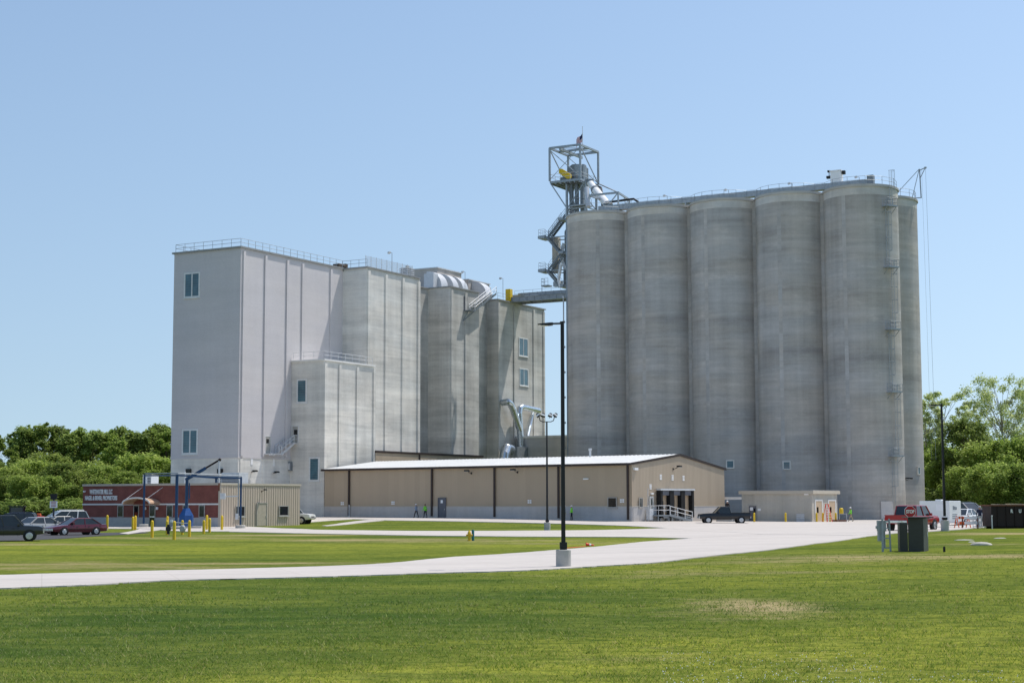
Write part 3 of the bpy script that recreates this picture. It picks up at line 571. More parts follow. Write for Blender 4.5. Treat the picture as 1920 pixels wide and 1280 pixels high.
# roof edge railings
t_ = MB(); rail(t_, [(-11.3, YT, 36.6), (-11.3, .1, 36.6), (-.1, .1, 36.6), (-.1, YT, 36.6)], r=.03); t_.build('railing', M['galvanized'], mill)
t_ = MB(); rail(t_, [(.2, AY0 + .1, 22.2), (AX1 - .1, AY0 + .1, 22.2), (AX1 - .1, AY1 - .3, 22.2)], r=.03); t_.build('railing', M['galv_light'], mill)
t_ = MB(); rail(t_, [(-.2, YT + .2, 36.55), (mx_(131.53) - .1, YT + .2, 36.55)], r=.03); t_.build('railing', M['galvanized'], mill); t_ = MB(); rail(t_, [(-1.8, my_(211), 36.35), (-1.8, my_(216), 36.35)]); t_.build('railing', M['galvanized'], mill); t_ = MB(); rail(t_, [(mx_(133.68) - .1, my_(234.3), 36.46), (mx_(133.68) - .1, my_(238), 36.46)]); t_.build('railing', M['galvanized'], mill)
# mesh screen along the second block
t_ = MB(); xs_ = mx_(131.53) - .5
for k in range(10):
    y_ = YT + .4 + k * 1.38; t_.box(xs_ - .03, xs_ + .03, y_ - .03, y_ + .03, 36.5, 38.25)
    if k < 9:
        for j in range(7): zz = 36.75 + j * .22; t_.bar((xs_, y_, zz), (xs_, y_ + 1.38, zz), .012, .03)
        for j in range(1, 7): yy = y_ + j * .2; t_.bar((xs_, yy, 36.7), (xs_, yy, 38.2), .025, .012)
t_.build('roof_screen', M['galv_light'], mill)
# penthouses with curved air hoods
p0 = MB(); p0.box(-9.0, mx_(139), my_(223.6), my_(231.2), 36.36, 40.7); p0.build('penthouse', M['plain_concrete'], mill)
p0 = MB(); p0.box(-8.0, mx_(139), my_(233.5), my_(240.6), 36.36, 39.95); p0.build('penthouse', M['plain_concrete'], mill)
p0 = MB(); p0.box(-9.2, mx_(139) + .15, my_(223.6) - .15, my_(231.2) + .15, 40.7, 40.88); p0.box(-8.2, mx_(139) + .15, my_(233.5) - .15, my_(240.6) + .15, 39.95, 40.1); p0.build('penthouse_roof', M['galv_light'], mill)
d_ = MB(); d_.box(-3.9, -3.1, my_(223.6) - .08, my_(223.6) + .01, 36.6, 38.7); d_.build('door', M['putty_door'], mill)
for k, (ya, wd) in enumerate(((220.6, 2.0), (224.0, 1.7), (227.0, 1.7), (234.6, 2.0))):
    h = MB(); xb = mx_(139) + .02 if k else mx_(139.2); prof = [(xb, 37.0 - .6)]; R_ = 2.55
    prof = [(xb, 36.5), (xb, 39.75)] + [(xb + .3 + R_ * math.sin(t), 39.75 - R_ * (1 - math.cos(t))) for t in [math.pi / 2 * i / 10 for i in range(11)]] + [(xb + .3 + R_, 36.5)]
    h.prism(prof, my_(ya), my_(ya + wd), axis='y'); h.build('air_hood', M['galv_light'], mill, smooth=35)
t_ = MB(); t_.box(mx_(138.8), mx_(137), my_(219.2), my_(220.6), 36.4, 39.2); t_.build('air_hood_box', M['galv_light'], mill)
# roof stair on the sunlit wall of the third block
xs_ = mx_(131.65); pst, qst = Vector((xs_ + .75, my_(221.0), 32.95)), Vector((xs_ + .75, my_(227.9), 36.4))
t_ = MB(); stair(t_, pst, qst, 1.0, (1, 0, 0)); t_.box(xs_ + .01, xs_ + 1.3, my_(219.6), my_(221.1), 32.8, 32.95)
t_.bar((xs_ + .7, my_(219.9), 32.8), (xs_ + .02, my_(219.4), 31.2), .1); t_.bar((xs_ + 1.2, my_(220.9), 32.8), (xs_ + .02, my_(219.4), 31.2), .1); st = t_.build('roof_stair', M['galv_dark'], mill)
t_ = MB(); stair_rail(t_, pst, qst + Vector((0, 0, .1)), 1.1, (1, 0, 0), 1.05, .055); rail(t_, [(xs_ + 1.25, my_(219.6), 32.95), (xs_ + 1.25, my_(221), 32.95)]); t_.build('handrail', M['aluminium'], st)
d_ = MB(); d_.box(xs_ + .003, xs_ + .06, my_(219.7), my_(220.9), 32.95, 35.2); d_.build('door', M['grey_door'], mill)
# small machines on the roof
t_ = MB(); a_, z_ = onB(645, 497, 136.5); yy = my_(a_)
t_.box(-1.6, -.5, yy - 1.6, yy - .9, 36.6, 37.25); t_.tube((-1.0, yy - .8, 37.1), (-1.0, yy + .4, 37.1), .32, n=10); t_.box(-1.3, -.7, yy + .4, yy + .9, 36.6, 37.5); t_.build('roof_motor', M['bark'], mill)
t_ = MB(); t_.box(-6, -3, yy - 4.2, yy - 1.9, 36.6, 37.3); t_.build('roof_curb', M['plain_concrete'], mill)
t_ = MB()
for k in range(5): t_.box(1.8, 3.4, my_(204.6), my_(206.3), 36.6 + k * .3, 36.75 + k * .3)
t_.box(1.95, 3.25, my_(204.75), my_(206.15), 36.6, 38.0, 1); t_.build('roof_louvre', [M['galv_light'], M['grey_door']], mill)
# cable and lamp marks low on the tower
for px_, nm_ in ((355, 'left'), (414, 'right')):
    b_, z_ = onA(px_, 885, 169.01); lp = MB(); fbox(lp, 'L', .03, mx_(b_) - .35, mx_(b_) + .35, z_ - .15, z_ + .45, .003, .4); o_ = lp.build('wall_light', M['black_paint'], mill)
    g = MB(); fbox(g, 'L', .03, mx_(b_) - .3, mx_(b_) + .3, z_ - .32, z_ - .153, .05, .38); g.build('lens', M['lamp_glass'], o_)
for face_, px_, py_ in (('R', 472, 884), ('R', 513, 886)):
    a_, z_ = onB(px_, py_, 135.74); lp = MB(); yy = my_(a_); lp.box(-.02, .5, yy - .05, yy + .05, z_ - .05, z_ + .05); lp.prism([(yy - .35, z_), (yy + .35, z_), (yy + .2, z_ + .22), (yy - .2, z_ + .22)], .3, .8, axis='x'); lp.build('wall_light', M['black_paint'], mill)
    sg = MB(); sg.box(-.02, .02, yy - .2, yy + .2, z_ + .9, z_ + 1.9); sg.build('wall_sign', M['sign_white'], mill)
yb = thing('yellow_cabinet', 'upright bright yellow cabinet on the mill roof edge at the bridge end', 'cabinet', W(*[onB(954.5, 554, 133.9)[0], 133.9], 36.5), -YAW)
t_ = MB(); t_.box(-.45, .45, -.45, .45, .003, 2.05); t_.build('cabinet_body', M['yellow_paint'], yb, bevel=.03); t_ = MB(); t_.box(-.4, .4, -.47, -.455, .1, 1.9); t_.build('cabinet_door', M['yellow_paint'], yb)
# lamp masts on the roofs
def roof_mast(label, loc, h, group, twin=False):
    t = thing('roof_lamp', label, 'lamp', loc, -YAW, group); a = MB(); a.tube((0, 0, 0), (0, 0, h), .035, n=6); a.bar((0, 0, h), (-.45, 0, h + .05), .05); a.build('mast', M['galvanized'], t)
    b = MB(); b.prism([(-.62, h - .1), (-.3, h + .0), (-.3, h + .2), (-.62, h + .15)], -.2, .2); b.build('lamp_head', M['galv_light'], t); return t
for px_, py_, h_, lb in ((735, 474, 2.9, 'thin roof lamp mast behind the mesh screen of the mill'), (872, 510, 2.6, 'thin roof lamp mast between the two roof penthouses'), (943, 522, 3.0, 'thin roof lamp mast just left of the yellow cabinet'), (769, 500, 1.5, 'shorter roof lamp mast at the far end of the mesh screen')):
    P = onY(px_, py_, 222 if px_ < 780 else 262); roof_mast(lb, (P[0], P[1], P[2] - h_), h_, 'lamp masts on the mill roof')

# big dust duct in front of the last block
xd = mx_(133.68)
dd = thing('dust_duct', 'shiny bent metal dust ducts with round fan housing against the last mill block', 'duct', W(234, 132.5, 9.6), -YAW)
def dl(px, py, b=132.3): a, z = onB(px, py, b); return Vector((132.5 - b, a - 234, z - 9.6))
d1 = MB(); d1.path([dl(941, 755, 133.4), dl(952, 753), dl(957, 757), dl(962, 768), dl(975, 806), dl(976.5, 838)], .55, n=12); d1.build('duct', M['duct_metal'], dd, smooth=40)
d1 = MB(); d1.path([dl(975.5, 806), dl(973.5, 775), dl(975, 765), dl(979, 762.5), dl(1010.5, 769.5)], .48, n=12); d1.build('duct', M['duct_metal'], dd, smooth=40)
d1 = MB(); d1.path([dl(999, 772, 133.3), dl(989, 818)], .28, n=10); p_ = dl(986, 838); d1.box(p_.x - .7, p_.x + .6, p_.y - .9, p_.y + .9, p_.z - 1.6, p_.z + 1.6); d1.build('filter_box', M['duct_metal'], dd)
d1 = MB(); c_ = dl(968, 850); d1.box(c_.x - .9, c_.x + 1.1, c_.y - 1.6, c_.y + 2.6, c_.z - 1.7, c_.z + 1.1); d1.build('fan_casing', M['galvanized'], dd)
d1 = MB(); c_ = dl(948, 845, 131.8); d1.path([c_ + Vector((0, 1.8, .2)), c_ + Vector((.1, .2, .4)), c_ + Vector((.2, -.6, -.6)), c_ + Vector((.2, -1.0, -2.0))], .85, n=14); d1.build('elbow', M['duct_metal'], dd, smooth=45)

# ---------------------------------------------------------------- grain silos
SAC, SR, SZ, SB5 = 217.57, 5.05, 45.5, 66.35
SILO_LABELS = ['first round concrete silo from the left, beside the elevator tower', 'second round concrete silo from the left, behind the warehouse roof', 'middle round concrete silo with one small window near its foot',
               'fourth round concrete silo, with a small window above the low concrete shed', 'nearest round concrete silo, carrying the caged ladder down its right side']
silos = []
def make_silo(label, ac, bc, joint):
    t = thing('grain_silo', label, 'silo', W(ac, bc, 0), -YAW, 'round concrete grain silos')
    m_ = MB(); m_.lathe([(SR, -1), (SR, SZ - .38)], n=72, caps=False); m_.build('wall', M['silo_concrete'], t, smooth=30)
    tb = MB(); tb.lathe([(SR + .012, SZ - 1.45), (SR + .012, SZ - .39)], n=72, caps=False); tb.build('top_ring', M['ring_concrete'], t, smooth=30)
    r_ = MB(); r_.lathe([(SR + .02, SZ - .385), (SR + .17, SZ - .38), (SR + .17, SZ - .12), (SR + .05, SZ - .1), (SR + .05, SZ)], n=72); r_.build('roof', M['footing_concrete'], t, smooth=30)
    if joint:
        j = MB(); j.box(-SR - .55 - .0, -SR + .55, -1.72, 1.72, -1, SZ - .40); j.build('joint_wall', M['silo_concrete'], t)
    return t
for k in range(5): silos.append(make_silo(SILO_LABELS[k], SAC, SB5 + 10 * (4 - k), k > 0))
silos.append(make_silo('rear round concrete silo, farthest right, half hidden by the nearest silo', SAC + 9.7, SB5, False))
silos.append(make_silo('rear round concrete silo mostly hidden behind the leftmost front silo', SAC + 9.7, SB5 + 40, False))
def silo_hit(k, px, py, ac=SAC, bc=None):
    """angle and height where a sight line meets silo k"""
    bc = SB5 + 10 * (4 - k) if bc is None else bc; c = W(ac, bc); r = ray(px, py); ox, oy = -c.x, -c.y
    A_ = r[0] ** 2 + r[1] ** 2; B_ = 2 * (ox * r[0] + oy * r[1]); C_ = ox * ox + oy * oy - SR * SR; D_ = max(0, B_ * B_ - 4 * A_ * C_)
    t = (-B_ - math.sqrt(D_)) / (2 * A_); p = C0 + r * t; q = Vector((p[0] - c.x, p[1] - c.y, 0)); q.rotate(Euler((0, 0, YAW)))
    return math.atan2(q.y, q.x), float(p[2])
def silo_window(s, th, z, w_, h_):
    f = MB(); d = Vector((math.cos(th), math.sin(th), 0)); u = Vector((-d.y, d.x, 0)); c = d * (SR + .05) + Vector((0, 0, z))
    for a, b in ((-1, 1),): pass
    for sx in (-1, 1): f.bar(c + u * sx * (w_ / 2) - Vector((0, 0, h_ / 2 + .1)), c + u * sx * (w_ / 2) + Vector((0, 0, h_ / 2 + .1)), .16, .2, roll=d)
    for sz in (-1, 1): f.bar(c - u * (w_ / 2) + Vector((0, 0, sz * h_ / 2)), c + u * (w_ / 2) + Vector((0, 0, sz * h_ / 2)), .2, .16)
    o = f.build('window', M['mill_concrete'], s); p = MB(); p.bar(c - u * (w_ / 2), c + u * (w_ / 2), .12, h_); p.build('pane', M['mill_glass'], o)
for k, px_, py_ in ((2, 1369, 870), (3, 1475.5, 872)): th, z_ = silo_hit(k, px_, py_); silo_window(silos[k], th, z_, 1.0, 1.05)
th, z_ = silo_hit(4, 1722, 882, SAC + 9.7, SB5); silo_window(silos[5], th, z_, .6, 1.0)
for k, px_ in enumerate((1121, 1206, 1324, 1462, 1584)):
    th, _ = silo_hit(k, px_, 500); st_ = MB(); R3 = SR + .006; n5 = 4; w5 = .055
    st_.add([(R3 * math.cos(th - w5 + 2 * w5 * i / n5), R3 * math.sin(th - w5 + 2 * w5 * i / n5), z) for z in (-.5, SZ - 1.46) for i in range(n5 + 1)], [(i, i + 1, n5 + 2 + i, n5 + 1 + i) for i in range(n5)]); st_.build('form_stripe', M['stripe_concrete'], silos[k])
# the caged ladder with rest platforms on the nearest silo
th0, _ = silo_hit(4, 1666, 500); s5 = silos[4]; rd = Vector((math.cos(th0), math.sin(th0), 0)); tg = Vector((-rd.y, rd.x, 0))
plats = [silo_hit(4, 1664, y)[1] for y in (388, 502, 618, 735, 855)] + [2.4]
L_ = MB(); ztop = SZ + 1.0; zc = [ztop] + plats
for k in range(len(zc) - 1):
    sh = (.55 if k % 2 == 0 else -.25); c = rd * (SR + .22) + tg * sh
    for s in (-.23, .23): L_.tube(c + tg * s + Vector((0, 0, zc[k + 1])), c + tg * s + Vector((0, 0, zc[k] + 1.0)), .03, n=5)
    for j in range(int((zc[k] - zc[k + 1]) / .35)): z = zc[k + 1] + .3 + j * .35; L_.tube(c - tg * .23 + Vector((0, 0, z)), c + tg * .23 + Vector((0, 0, z)), .016, n=4)
lad = L_.build('ladder', M['galvanized'], s5)
cg = MB()
for k in range(len(zc) - 1):
    sh = (.55 if k % 2 == 0 else -.25); c = rd * (SR + .22) + tg * sh; z0 = zc[k + 1] + 2.3; z1 = zc[k] + .9
    hp = [c + tg * (.36 * math.cos(t)) + rd * (.75 * math.sin(t)) for t in [math.pi * i / 6 for i in range(7)]]
    for p in hp[1:-1:1]: cg.tube(p + Vector((0, 0, z0)), p + Vector((0, 0, z1)), .012, n=4)
    for j in range(max(2, int((z1 - z0) / 1.2))):
        z = z0 + (z1 - z0) * j / (max(2, int((z1 - z0) / 1.2)) - 1)
        for a, b in zip(hp, hp[1:]): cg.bar(a + Vector((0, 0, z)), b + Vector((0, 0, z)), .012, .05)
cg.build('cage', M['galvanized'], lad)
for z in plats[:5]:
    p = MB(); c = rd * (SR + .55) + Vector((0, 0, z)); p.bar(c - tg * .95, c + tg * .95, 1.0, .12); q = [c - tg * .95 - rd * .4, c - tg * .95 + rd * .5, c + tg * .95 + rd * .5, c + tg * .95 - rd * .4]; rail(p, q, 1.1, .95, .028, toe=True)
    for s in (-.8, .8): p.bar(c + tg * s + rd * .45, c + tg * s - rd * .55 - Vector((0, 0, .9)), .06)
    p.build('platform', M['galvanized'], s5)
th, z_ = silo_hit(4, 1663, 955); dr = Vector((math.cos(th), math.sin(th), 0)); du = Vector((-dr.y, dr.x, 0)); p = MB(); c = dr * (SR - .0) + Vector((0, 0, 1.35)); p.bar(c - du * .9, c + du * .9, .16, 2.7); p.build('door', M['plain_concrete'], s5)
for px_, py_, kk in ((1693, 897, 0), (1704, 897, 1)):
    c = W(SAC, SB5); P = onY(px_, py_, c.y - 1.5); wall_lamp('wall_lamp', ('black floodlight on the right edge of the nearest silo', 'black floodlight on the rear silo beside the nearest silo')[kk], (P[0] - (0 if kk else .2), P[1] + (2.6 if kk else .3), P[2] - .25), R(60 if kk else 95), group='floodlights on the silos')
# silo roof railings, gallery and gear
sr = thing('silo_gallery', 'long grey conveyor gallery and railings along the silo roofs', 'conveyor', W(SAC, SB5, SZ), -YAW)
g = MB(); g.box(-41.5, .4, 2.2, 3.6, 1.15, 1.95)
for k in range(16): g.box(-41 + k * 2.75, -40.8 + k * 2.75, 2.25, 3.55, -.05, 1.15)
for k in range(22): g.box(-41.3 + k * 1.95, -41.22 + k * 1.95, 2.15, 2.2, 1.12, 1.98)
g.build('conveyor_casing', M['galvanized'], sr)
g = MB(); R2 = SR - .12; arc = []
for k in range(5):
    cx = -10 * (4 - k); a0_ = -150 if k else -205; a1_ = -30 if k < 4 else 20
    arc += [(cx + R2 * math.cos(R(t)), R2 * math.sin(R(t)), .02) for t in np.linspace(a0_, a1_, 7)]
rail(g, arc, 1.07, 2.2, .026); g.build('railing', M['galvanized'], sr)
g = MB(); rail(g, [(R2 * math.cos(R(t)), 9.7 + R2 * math.sin(R(t)), .02) for t in np.linspace(-60, 40, 6)], 1.07, 2, .026); g.build('railing', M['galvanized'], sr)
g = MB(); g.box(.6, 1.5, 1.2, 2.0, .02, 2.3); g.build('control_cabinet', M['galv_dark'], sr)
for px_, py_, lb in ((1251, 366, 'small roof lamp on a post above the second silo'), (1366, 355, 'small roof lamp on a post above the middle silo'), (1485.5, 343, 'small roof lamp on a post above the fourth silo'), (1611, 331, 'small roof lamp on a post above the nearest silo')):
    b_, z_ = onA(px_, py_, SAC + 2.0); v = W(SAC + 2.0, b_, SZ); roof_mast(lb, v, z_ - SZ - .1, 'lamps along the silo roofs')
b_, z_ = onA(1569, 341, SAC + 3); df = thing('dust_filter', 'white box dust filter standing on the silo roofs', 'filter', W(SAC + 3.0, b_, SZ + 1.25), -YAW)
g = MB(); g.box(-.75, .75, -.6, .6, .0, 2.35); g.build('filter_body', M['sign_white'], df, bevel=.05); g = MB(); g.box(-.85, .85, -.7, .7, 2.352, 2.5); g.build('filter_top', M['sign_white'], df)
g = MB(); g.tube((-1.1, 0, 1.6), (-1.1, 0, 2.6), .05, n=6); g.box(-1.45, -.85, -.25, .25, 1.5, 1.85); g.box(-1.3, -.9, -.2, .2, 2.4, 2.65); g.box(.85, 1.25, -.25, .25, 1.9, 2.4); g.build('flood_lamp', M['plastic_black'], df)
dv = thing('davit_crane', 'triangular steel davit crane on the right edge of the rear silo', 'crane', W(227.3, 61.0, SZ), -YAW)
g = MB(); g.tube((.5, 0, .05), (.35, .1, 4.2), .09, n=6); g.tube((-.8, 0, .05), (.3, .1, 4.2), .05, n=6); g.tube((-2.6, -1.2, .8), (.3, .1, 4.2), .05, n=6); g.bar((.3, .1, 4.0), (1.15, .3, 4.35), .12); g.tube((.45, 0, 2.9), (1.1, .3, 4.3), .06, n=6); g.box(1.0, 1.3, .15, .45, 4.25, 4.45); g.bar((-.9, 0, .05), (.6, 0, .05), .12); g.build('davit_frame', M['galvanized'], dv)
g = MB(); g.tube((1.15, .3, 4.25), (1.5, .2, -37), .018, n=4); g.tube((.6, .3, 4.25), (.9, .2, -37), .012, n=4); g.build('hoist_cable', M['galvanized'], dv)

# ---------------------------------------------------------------- bucket elevator tower and bridge
EA, EB = 228.0, 117.75
et = thing('elevator_tower', 'grey steel elevator tower with caged top and zigzag stairs left of the silos', 'elevator tower', W(EA, EB, 0), -YAW)
def tl(px, py, a): b, z = onA(px, py, a); return Vector((EB - b, a - EA, z))
X0, X1, Y0, Y1, ZB, ZT = -2.75, 2.75, 0, 6.5, 54.0, 59.4
g = MB()
for x in (X0, X1):
    for y in (Y0, Y1): g.bar((x, y, ZB), (x, y, ZT), .28, .28)
for z in (ZT,):
    for a, b in (((X0, Y0), (X1, Y0)), ((X1, Y0), (X1, Y1)), ((X1, Y1), (X0, Y1)), ((X0, Y1), (X0, Y0)), ((X0, 3.2), (X1, 3.2))): g.bar((*a, z - .02), (*b, z - .02), .26, .32)
g.bar((-.9, Y0, ZT - .3), (-.9, Y1 + 1.4, ZT - .3), .28, .42)
for x in (X0, X1):
    g.bar((x, Y0, ZT - .2), (x, Y1, ZB + .1), .13); 
g.bar((X0, Y0, ZT - .3), (X1, Y0, ZB + .2), .12); g.bar((X0, Y0, ZB + .2), (X1, Y0, ZT - .3), .07); g.bar((X0, Y1, ZT - .3), (X1, Y1, ZB + .2), .1)
g.bar((X0, Y0, ZT), (X1, 3.2, ZT), .1); g.bar((X1, Y1, ZT), (0, 3.2, ZT), .1)
g.build('cage_frame', M['galvanized'], et)
g = MB(); g.box(X0, X1, Y0, Y1, ZB - .38, ZB - .02)
for k in range(7): g.bar((X0 + .2 + k * .85, Y0, ZB - .5), (X0 + .2 + k * .85, Y1, ZB - .5), .12, .22)
g.build('platform', M['galvanized'], et)
g = MB(); rail(g, [(X0 + .1, Y1, ZB), (X0 + .1, Y0 + .1, ZB), (X1 - .1, Y0 + .1, ZB), (X1 - .1, Y1, ZB)], r=.03); g.build('railing', M['galv_light'], et)
g = MB(); g.prism([(-1.0, ZB + .02), (2.1, ZB + .02), (2.1, ZB + 2.3), (1.5, ZB + 2.75), (.2, ZB + 2.85), (-.7, ZB + 2.3)], 2.2, 4.2); g.build('head_housing', M['galv_dark'], et)
g = MB(); g.lathe([(1.05, ZB + .02), (1.05, ZB + 2.6), (.9, ZB + 2.75)], n=18, c=(1.2, 3.0, 0)); g.build('head_hood', M['galvanized'], et, smooth=40)
p, q = tl(1053, 322, EA + .6), tl(1067, 331, EA + .6); g = MB(); d = (q - p).normalized(); u = Vector((-d.z, 0, d.x))
pl = [p + u * .42 - d * .1, p - u * .42 - d * .1, q - u * .42 + d * .1, q + u * .42 + d * .1]; g.prism([(v.x, v.z) for v in (p - d * .45 + u * .1, p - d * .25 - u * .36, p - u * .45, q - u * .45, q + d * .25 - u * .36, q + d * .45 + u * .0, q + d * .2 + u * .4, q + u * .45, p + u * .45, p - d * .25 + u * .38)], p.y - .25, p.y + .15); g.build('belt_guard', M['yellow_paint'], et)
g = MB(); g.tube((-.9, 1.2, ZB + 1.1), (-.2, 1.2, ZB + 1.1), .38, n=10); g.box(-1.4, .3, 1.0, 2.0, ZB + .02, ZB + .65); g.build('drive_motor', M['galv_dark'], et)
CX0, CX1, CY0, CY1 = -.15, 3.3, .9, 4.6
g = MB()
for x in (CX0, CX1):
    for y in (CY0, CY1): g.bar((x, y, -.5), (x, y, ZB - .4), .30)
zz = 1.0; k = 0
while zz < ZB - 3:
    for a, b in (((CX0, CY0), (CX1, CY0)), ((CX1, CY0), (CX1, CY1)), ((CX1, CY1), (CX0, CY1)), ((CX0, CY1), (CX0, CY0))):
        g.bar((*a, zz), (*b, zz), .18); p_, q_ = (a, b) if k % 2 else (b, a); g.bar((*p_, zz), (*q_, zz + 4.4), .14)
    zz += 4.4; k += 1
g.build('column_frame', M['galvanized'], et)
for x, y in ((.3, 1.7), (1.15, 1.9), (2.1, 2.0)):
    g = MB(); g.box(x - .25, x + .25, y - .3, y + .3, -.5, ZB - .4)
    for j in range(13): g.box(x - .29, x + .29, y - .34, y + .34, 3 + j * 4, 3.08 + j * 4)
    g.build('elevator_leg', M['galv_dark'], et)
g = MB(); g.bar((X0 + .1, .2, ZB - .4), (CX0, CY0, ZB - 4.5), .18); g.bar((X0 + .1, Y1 - .2, ZB - .4), (CX0, CY1, ZB - 4.5), .18); g.box(.6, 3.6, .2, 2.5, 49.6, 49.8); rail(g, [(.7, .3, 49.8), (3.5, .3, 49.8), (3.5, 2.4, 49.8)], sp=1); g.build('brace', M['galvanized'], et)
# white spouts down to the silo roof
s0, s1 = tl(1107, 346, 229.0), tl(1141, 386, 222.0); s0b = tl(1116, 356, 227.5)
g = MB(); g.tube(s0 + Vector((-.1, 0, .3)), s0b, .55, n=12); g.tube(s0b, s1, .62, n=12); g.ball(s0b, .62, n=12); g.build('spout', M['sign_white'], et, smooth=45)
g = MB(); g.tube(s1 - (s1 - s0b).normalized() * .5, s1 + (s1 - s0b).normalized() * .2, .70, n=12); g.tube(s0b - (s1 - s0b).normalized() * .2, s0b + (s1 - s0b).normalized() * .4, .7, n=12); g.tube(s0 + Vector((-.1, 0, .2)), s0 + Vector((-.1, 0, .8)), .64, n=12); g.build('spout_collar', M['galv_dark'], et)
g = MB(); g.tube(tl(1100, 352, 227), tl(1103, 388, 226), .38, n=10); g.build('spout', M['galv_light'], et); g = MB(); g.path([tl(1119, 348, 229), tl(1127, 352, 227.5), tl(1129, 362, 226), tl(1129, 388, 224)], .16, n=8); g.build('air_pipe', M['plastic_black'], et)
g = MB(); A_, B_, C_, D_ = tl(1106, 367.5, 220.2), tl(1159, 361, 220.2), tl(1180, 371.5, 226.5), tl(1139, 377, 226.5)
zt = B_.z; A_.z = C_.z = D_.z = zt
for p_, q_ in ((A_, B_), (B_, C_), (C_, D_), (A_, D_)): g.bar(p_, q_, .2, .3)
for p_ in (B_, C_, D_): g.bar(p_, Vector((p_.x, p_.y, SZ - .1)), .2)
g.bar(B_, tl(1123.5, 345, 234.5), .16); g.bar(C_, B_ - Vector((0, 0, 3.0)), .1); g.bar(B_, A_ - Vector((-2, 0, 3)), .14); g.bar((B_ + C_) / 2, Vector((C_.x, C_.y, SZ)), .08); g.build('roof_truss', M['galvanized'], et)
g = MB(); g.path([tl(1139, 380, 222), tl(1170, 375, 222.5), tl(1188, 373, 222.8), tl(1197, 379, 223)], .16, n=8); g.build('air_pipe', M['plastic_black'], et)
# stairs: flights between outer landings (left) and inner landings
xl, xr_, yc = -4.2, -1.3, 1.6; lv = [50.6, 48.0, 45.3, 42.6, 39.9, 37.2]
for k, z in enumerate(lv):
    left = k % 2 == 0; g = MB(); x = xl if left else xr_
    g.box(x - (.95 if left else .2), x + (.3 if left else .7), yc - 1.3, yc + 1.3, z - .42, z)
    if left: g.bar((x - .9, yc - 1.1, z - .3), (CX0, CY0, z - .3), .16); g.bar((x - .9, yc + 1.1, z - .3), (CX0, CY1, z - .3), .16)
    if k > 0: g.build('landing', M['galvanized'], et)
    if k > 0 and left: r_ = MB(); rail(r_, [(x + .25, yc - 1.1, z), (x - .9, yc - 1.1, z), (x - .9, yc + 1.1, z), (x + .2, yc + 1.1, z)], 1.1, .8, .026, toe=True); r_.build('railing', M['galv_light'], et)
    if k < len(lv) - 1 and k > 0:
        yy = yc - .55 if k % 2 == 0 else yc + .55; p_ = Vector((x + (.3 if left else -.2), yy, z)); q_ = Vector(((xr_ - .2) if left else (xl + .3), yy, lv[k + 1]))
        g = MB(); stair(g, q_, p_, 1.25, (0, 1, 0)); stair_rail(g, q_, p_, 1.25, (0, 1, 0), 1.0, .024); g.build('stair_flight', M['galv_dark'], et)
p_, q_ = Vector((xl + .4, yc + .55, 45.3)), Vector((xr_ + .5, yc + .55, 48.6)); g = MB(); stair(g, p_, q_, 1.25, (0, 1, 0)); stair_rail(g, p_, q_, 1.25, (0, 1, 0), 1.0, .024); g.build('stair_flight', M['galv_dark'], et)
pt_ = tl(1042, 475, 231.5); g = MB(); g.box(pt_.x - .5, pt_.x + .55, 3.2, 4.2, 39.6, 45.4); g.build('bin_duct', M['tan_trim'], et)
g = MB(); g.box(-4.9, -3.6, .9, 2.3, 37.2, 37.4); g.tube((-4.8, 1, 34.8), (-4.8, 1, 37.3), .05, n=5); g.box(-2.6, -1.2, .7, 1.5, 37.0, 37.8); rail(g, [(-4.9, 2.2, 37.4), (-4.9, 1.0, 37.4), (-3.7, 1.0, 37.4)], sp=.6); g.build('landing', M['galvanized'], et)
g = MB(); g.path([(-1.0, .4, 40.5), (-1.5, .5, 38.0), (-1.2, .5, 36.8)], .25, n=8); g.path([(-1.6, 2.6, 44.2), (-2.2, 2.6, 42), (-1.4, 2.6, 40)], .28, n=8); g.build('spout', M['sign_white'], et)
for x_, y_, za_, zb2_ in ((-1.5, 2.9, 36.8, 47.5), (-2.1, 3.6, 37, 44.0), (-1.1, 3.9, 36.8, 50), (-1.7, 1.0, 36.8, 42.0)):
    g = MB(); g.path([(x_, y_, za_), (x_, y_, zb2_ - 1.4), (x_ + .9, y_, zb2_)], .13, n=6)
    for z_ in np.arange(za_ + 1, zb2_ - 2, 2.6): g.bar((x_, y_, z_), (CX0, y_, z_), .10)
    g.build('drop_pipe', M['galv_dark'], et)
g = MB(); g.tube((-.55, .3, 0), (-.55, .3, 35), .10, n=6)
for j in range(9): g.box(-.75, -.35, .2, .5, 3 + j * 4, 3.3 + j * 4)
g.build('downpipe', M['galv_light'], et)
# conveyor bridge to the mill
br = thing('conveyor_bridge', 'grey steel conveyor bridge running from the mill roof to the elevator tower', 'bridge', W(238.5, 133.7, 36.4), -YAW)
Lb = 16.5; g = MB()
for y in (0, 3.6):
    g.box(0, Lb, y - .12, y + .12, .0, .72); g.box(0, Lb, y - .25, y + .25, -.06, .0); g.box(0, Lb, y - .25, y + .25, .72, .78)
for k in range(9): g.box(.2 + k * 2.0, .38 + k * 2.0, .12, 3.48, .05, .4)
for k in range(8): g.bar((.3 + k * 2.0, .2, .1), (2.3 + k * 2.0, 3.4, .1), .08)
for k in range(12):
    for y in (-.2, 3.72): g.box(.4 + k * 1.4, .48 + k * 1.4, y, y + .08, 0, .72)
g.build('girder', M['galvanized'], br)
g = MB(); rail(g, [(.8, .05, .78), (Lb, .05, .78)], 1.05, 1.8, .025); g.build('railing', M['galvanized'], br)
g = MB(); g.box(0, Lb, .15, 3.4, .55, .62); g.build('walkway', M['galv_dark'], br)
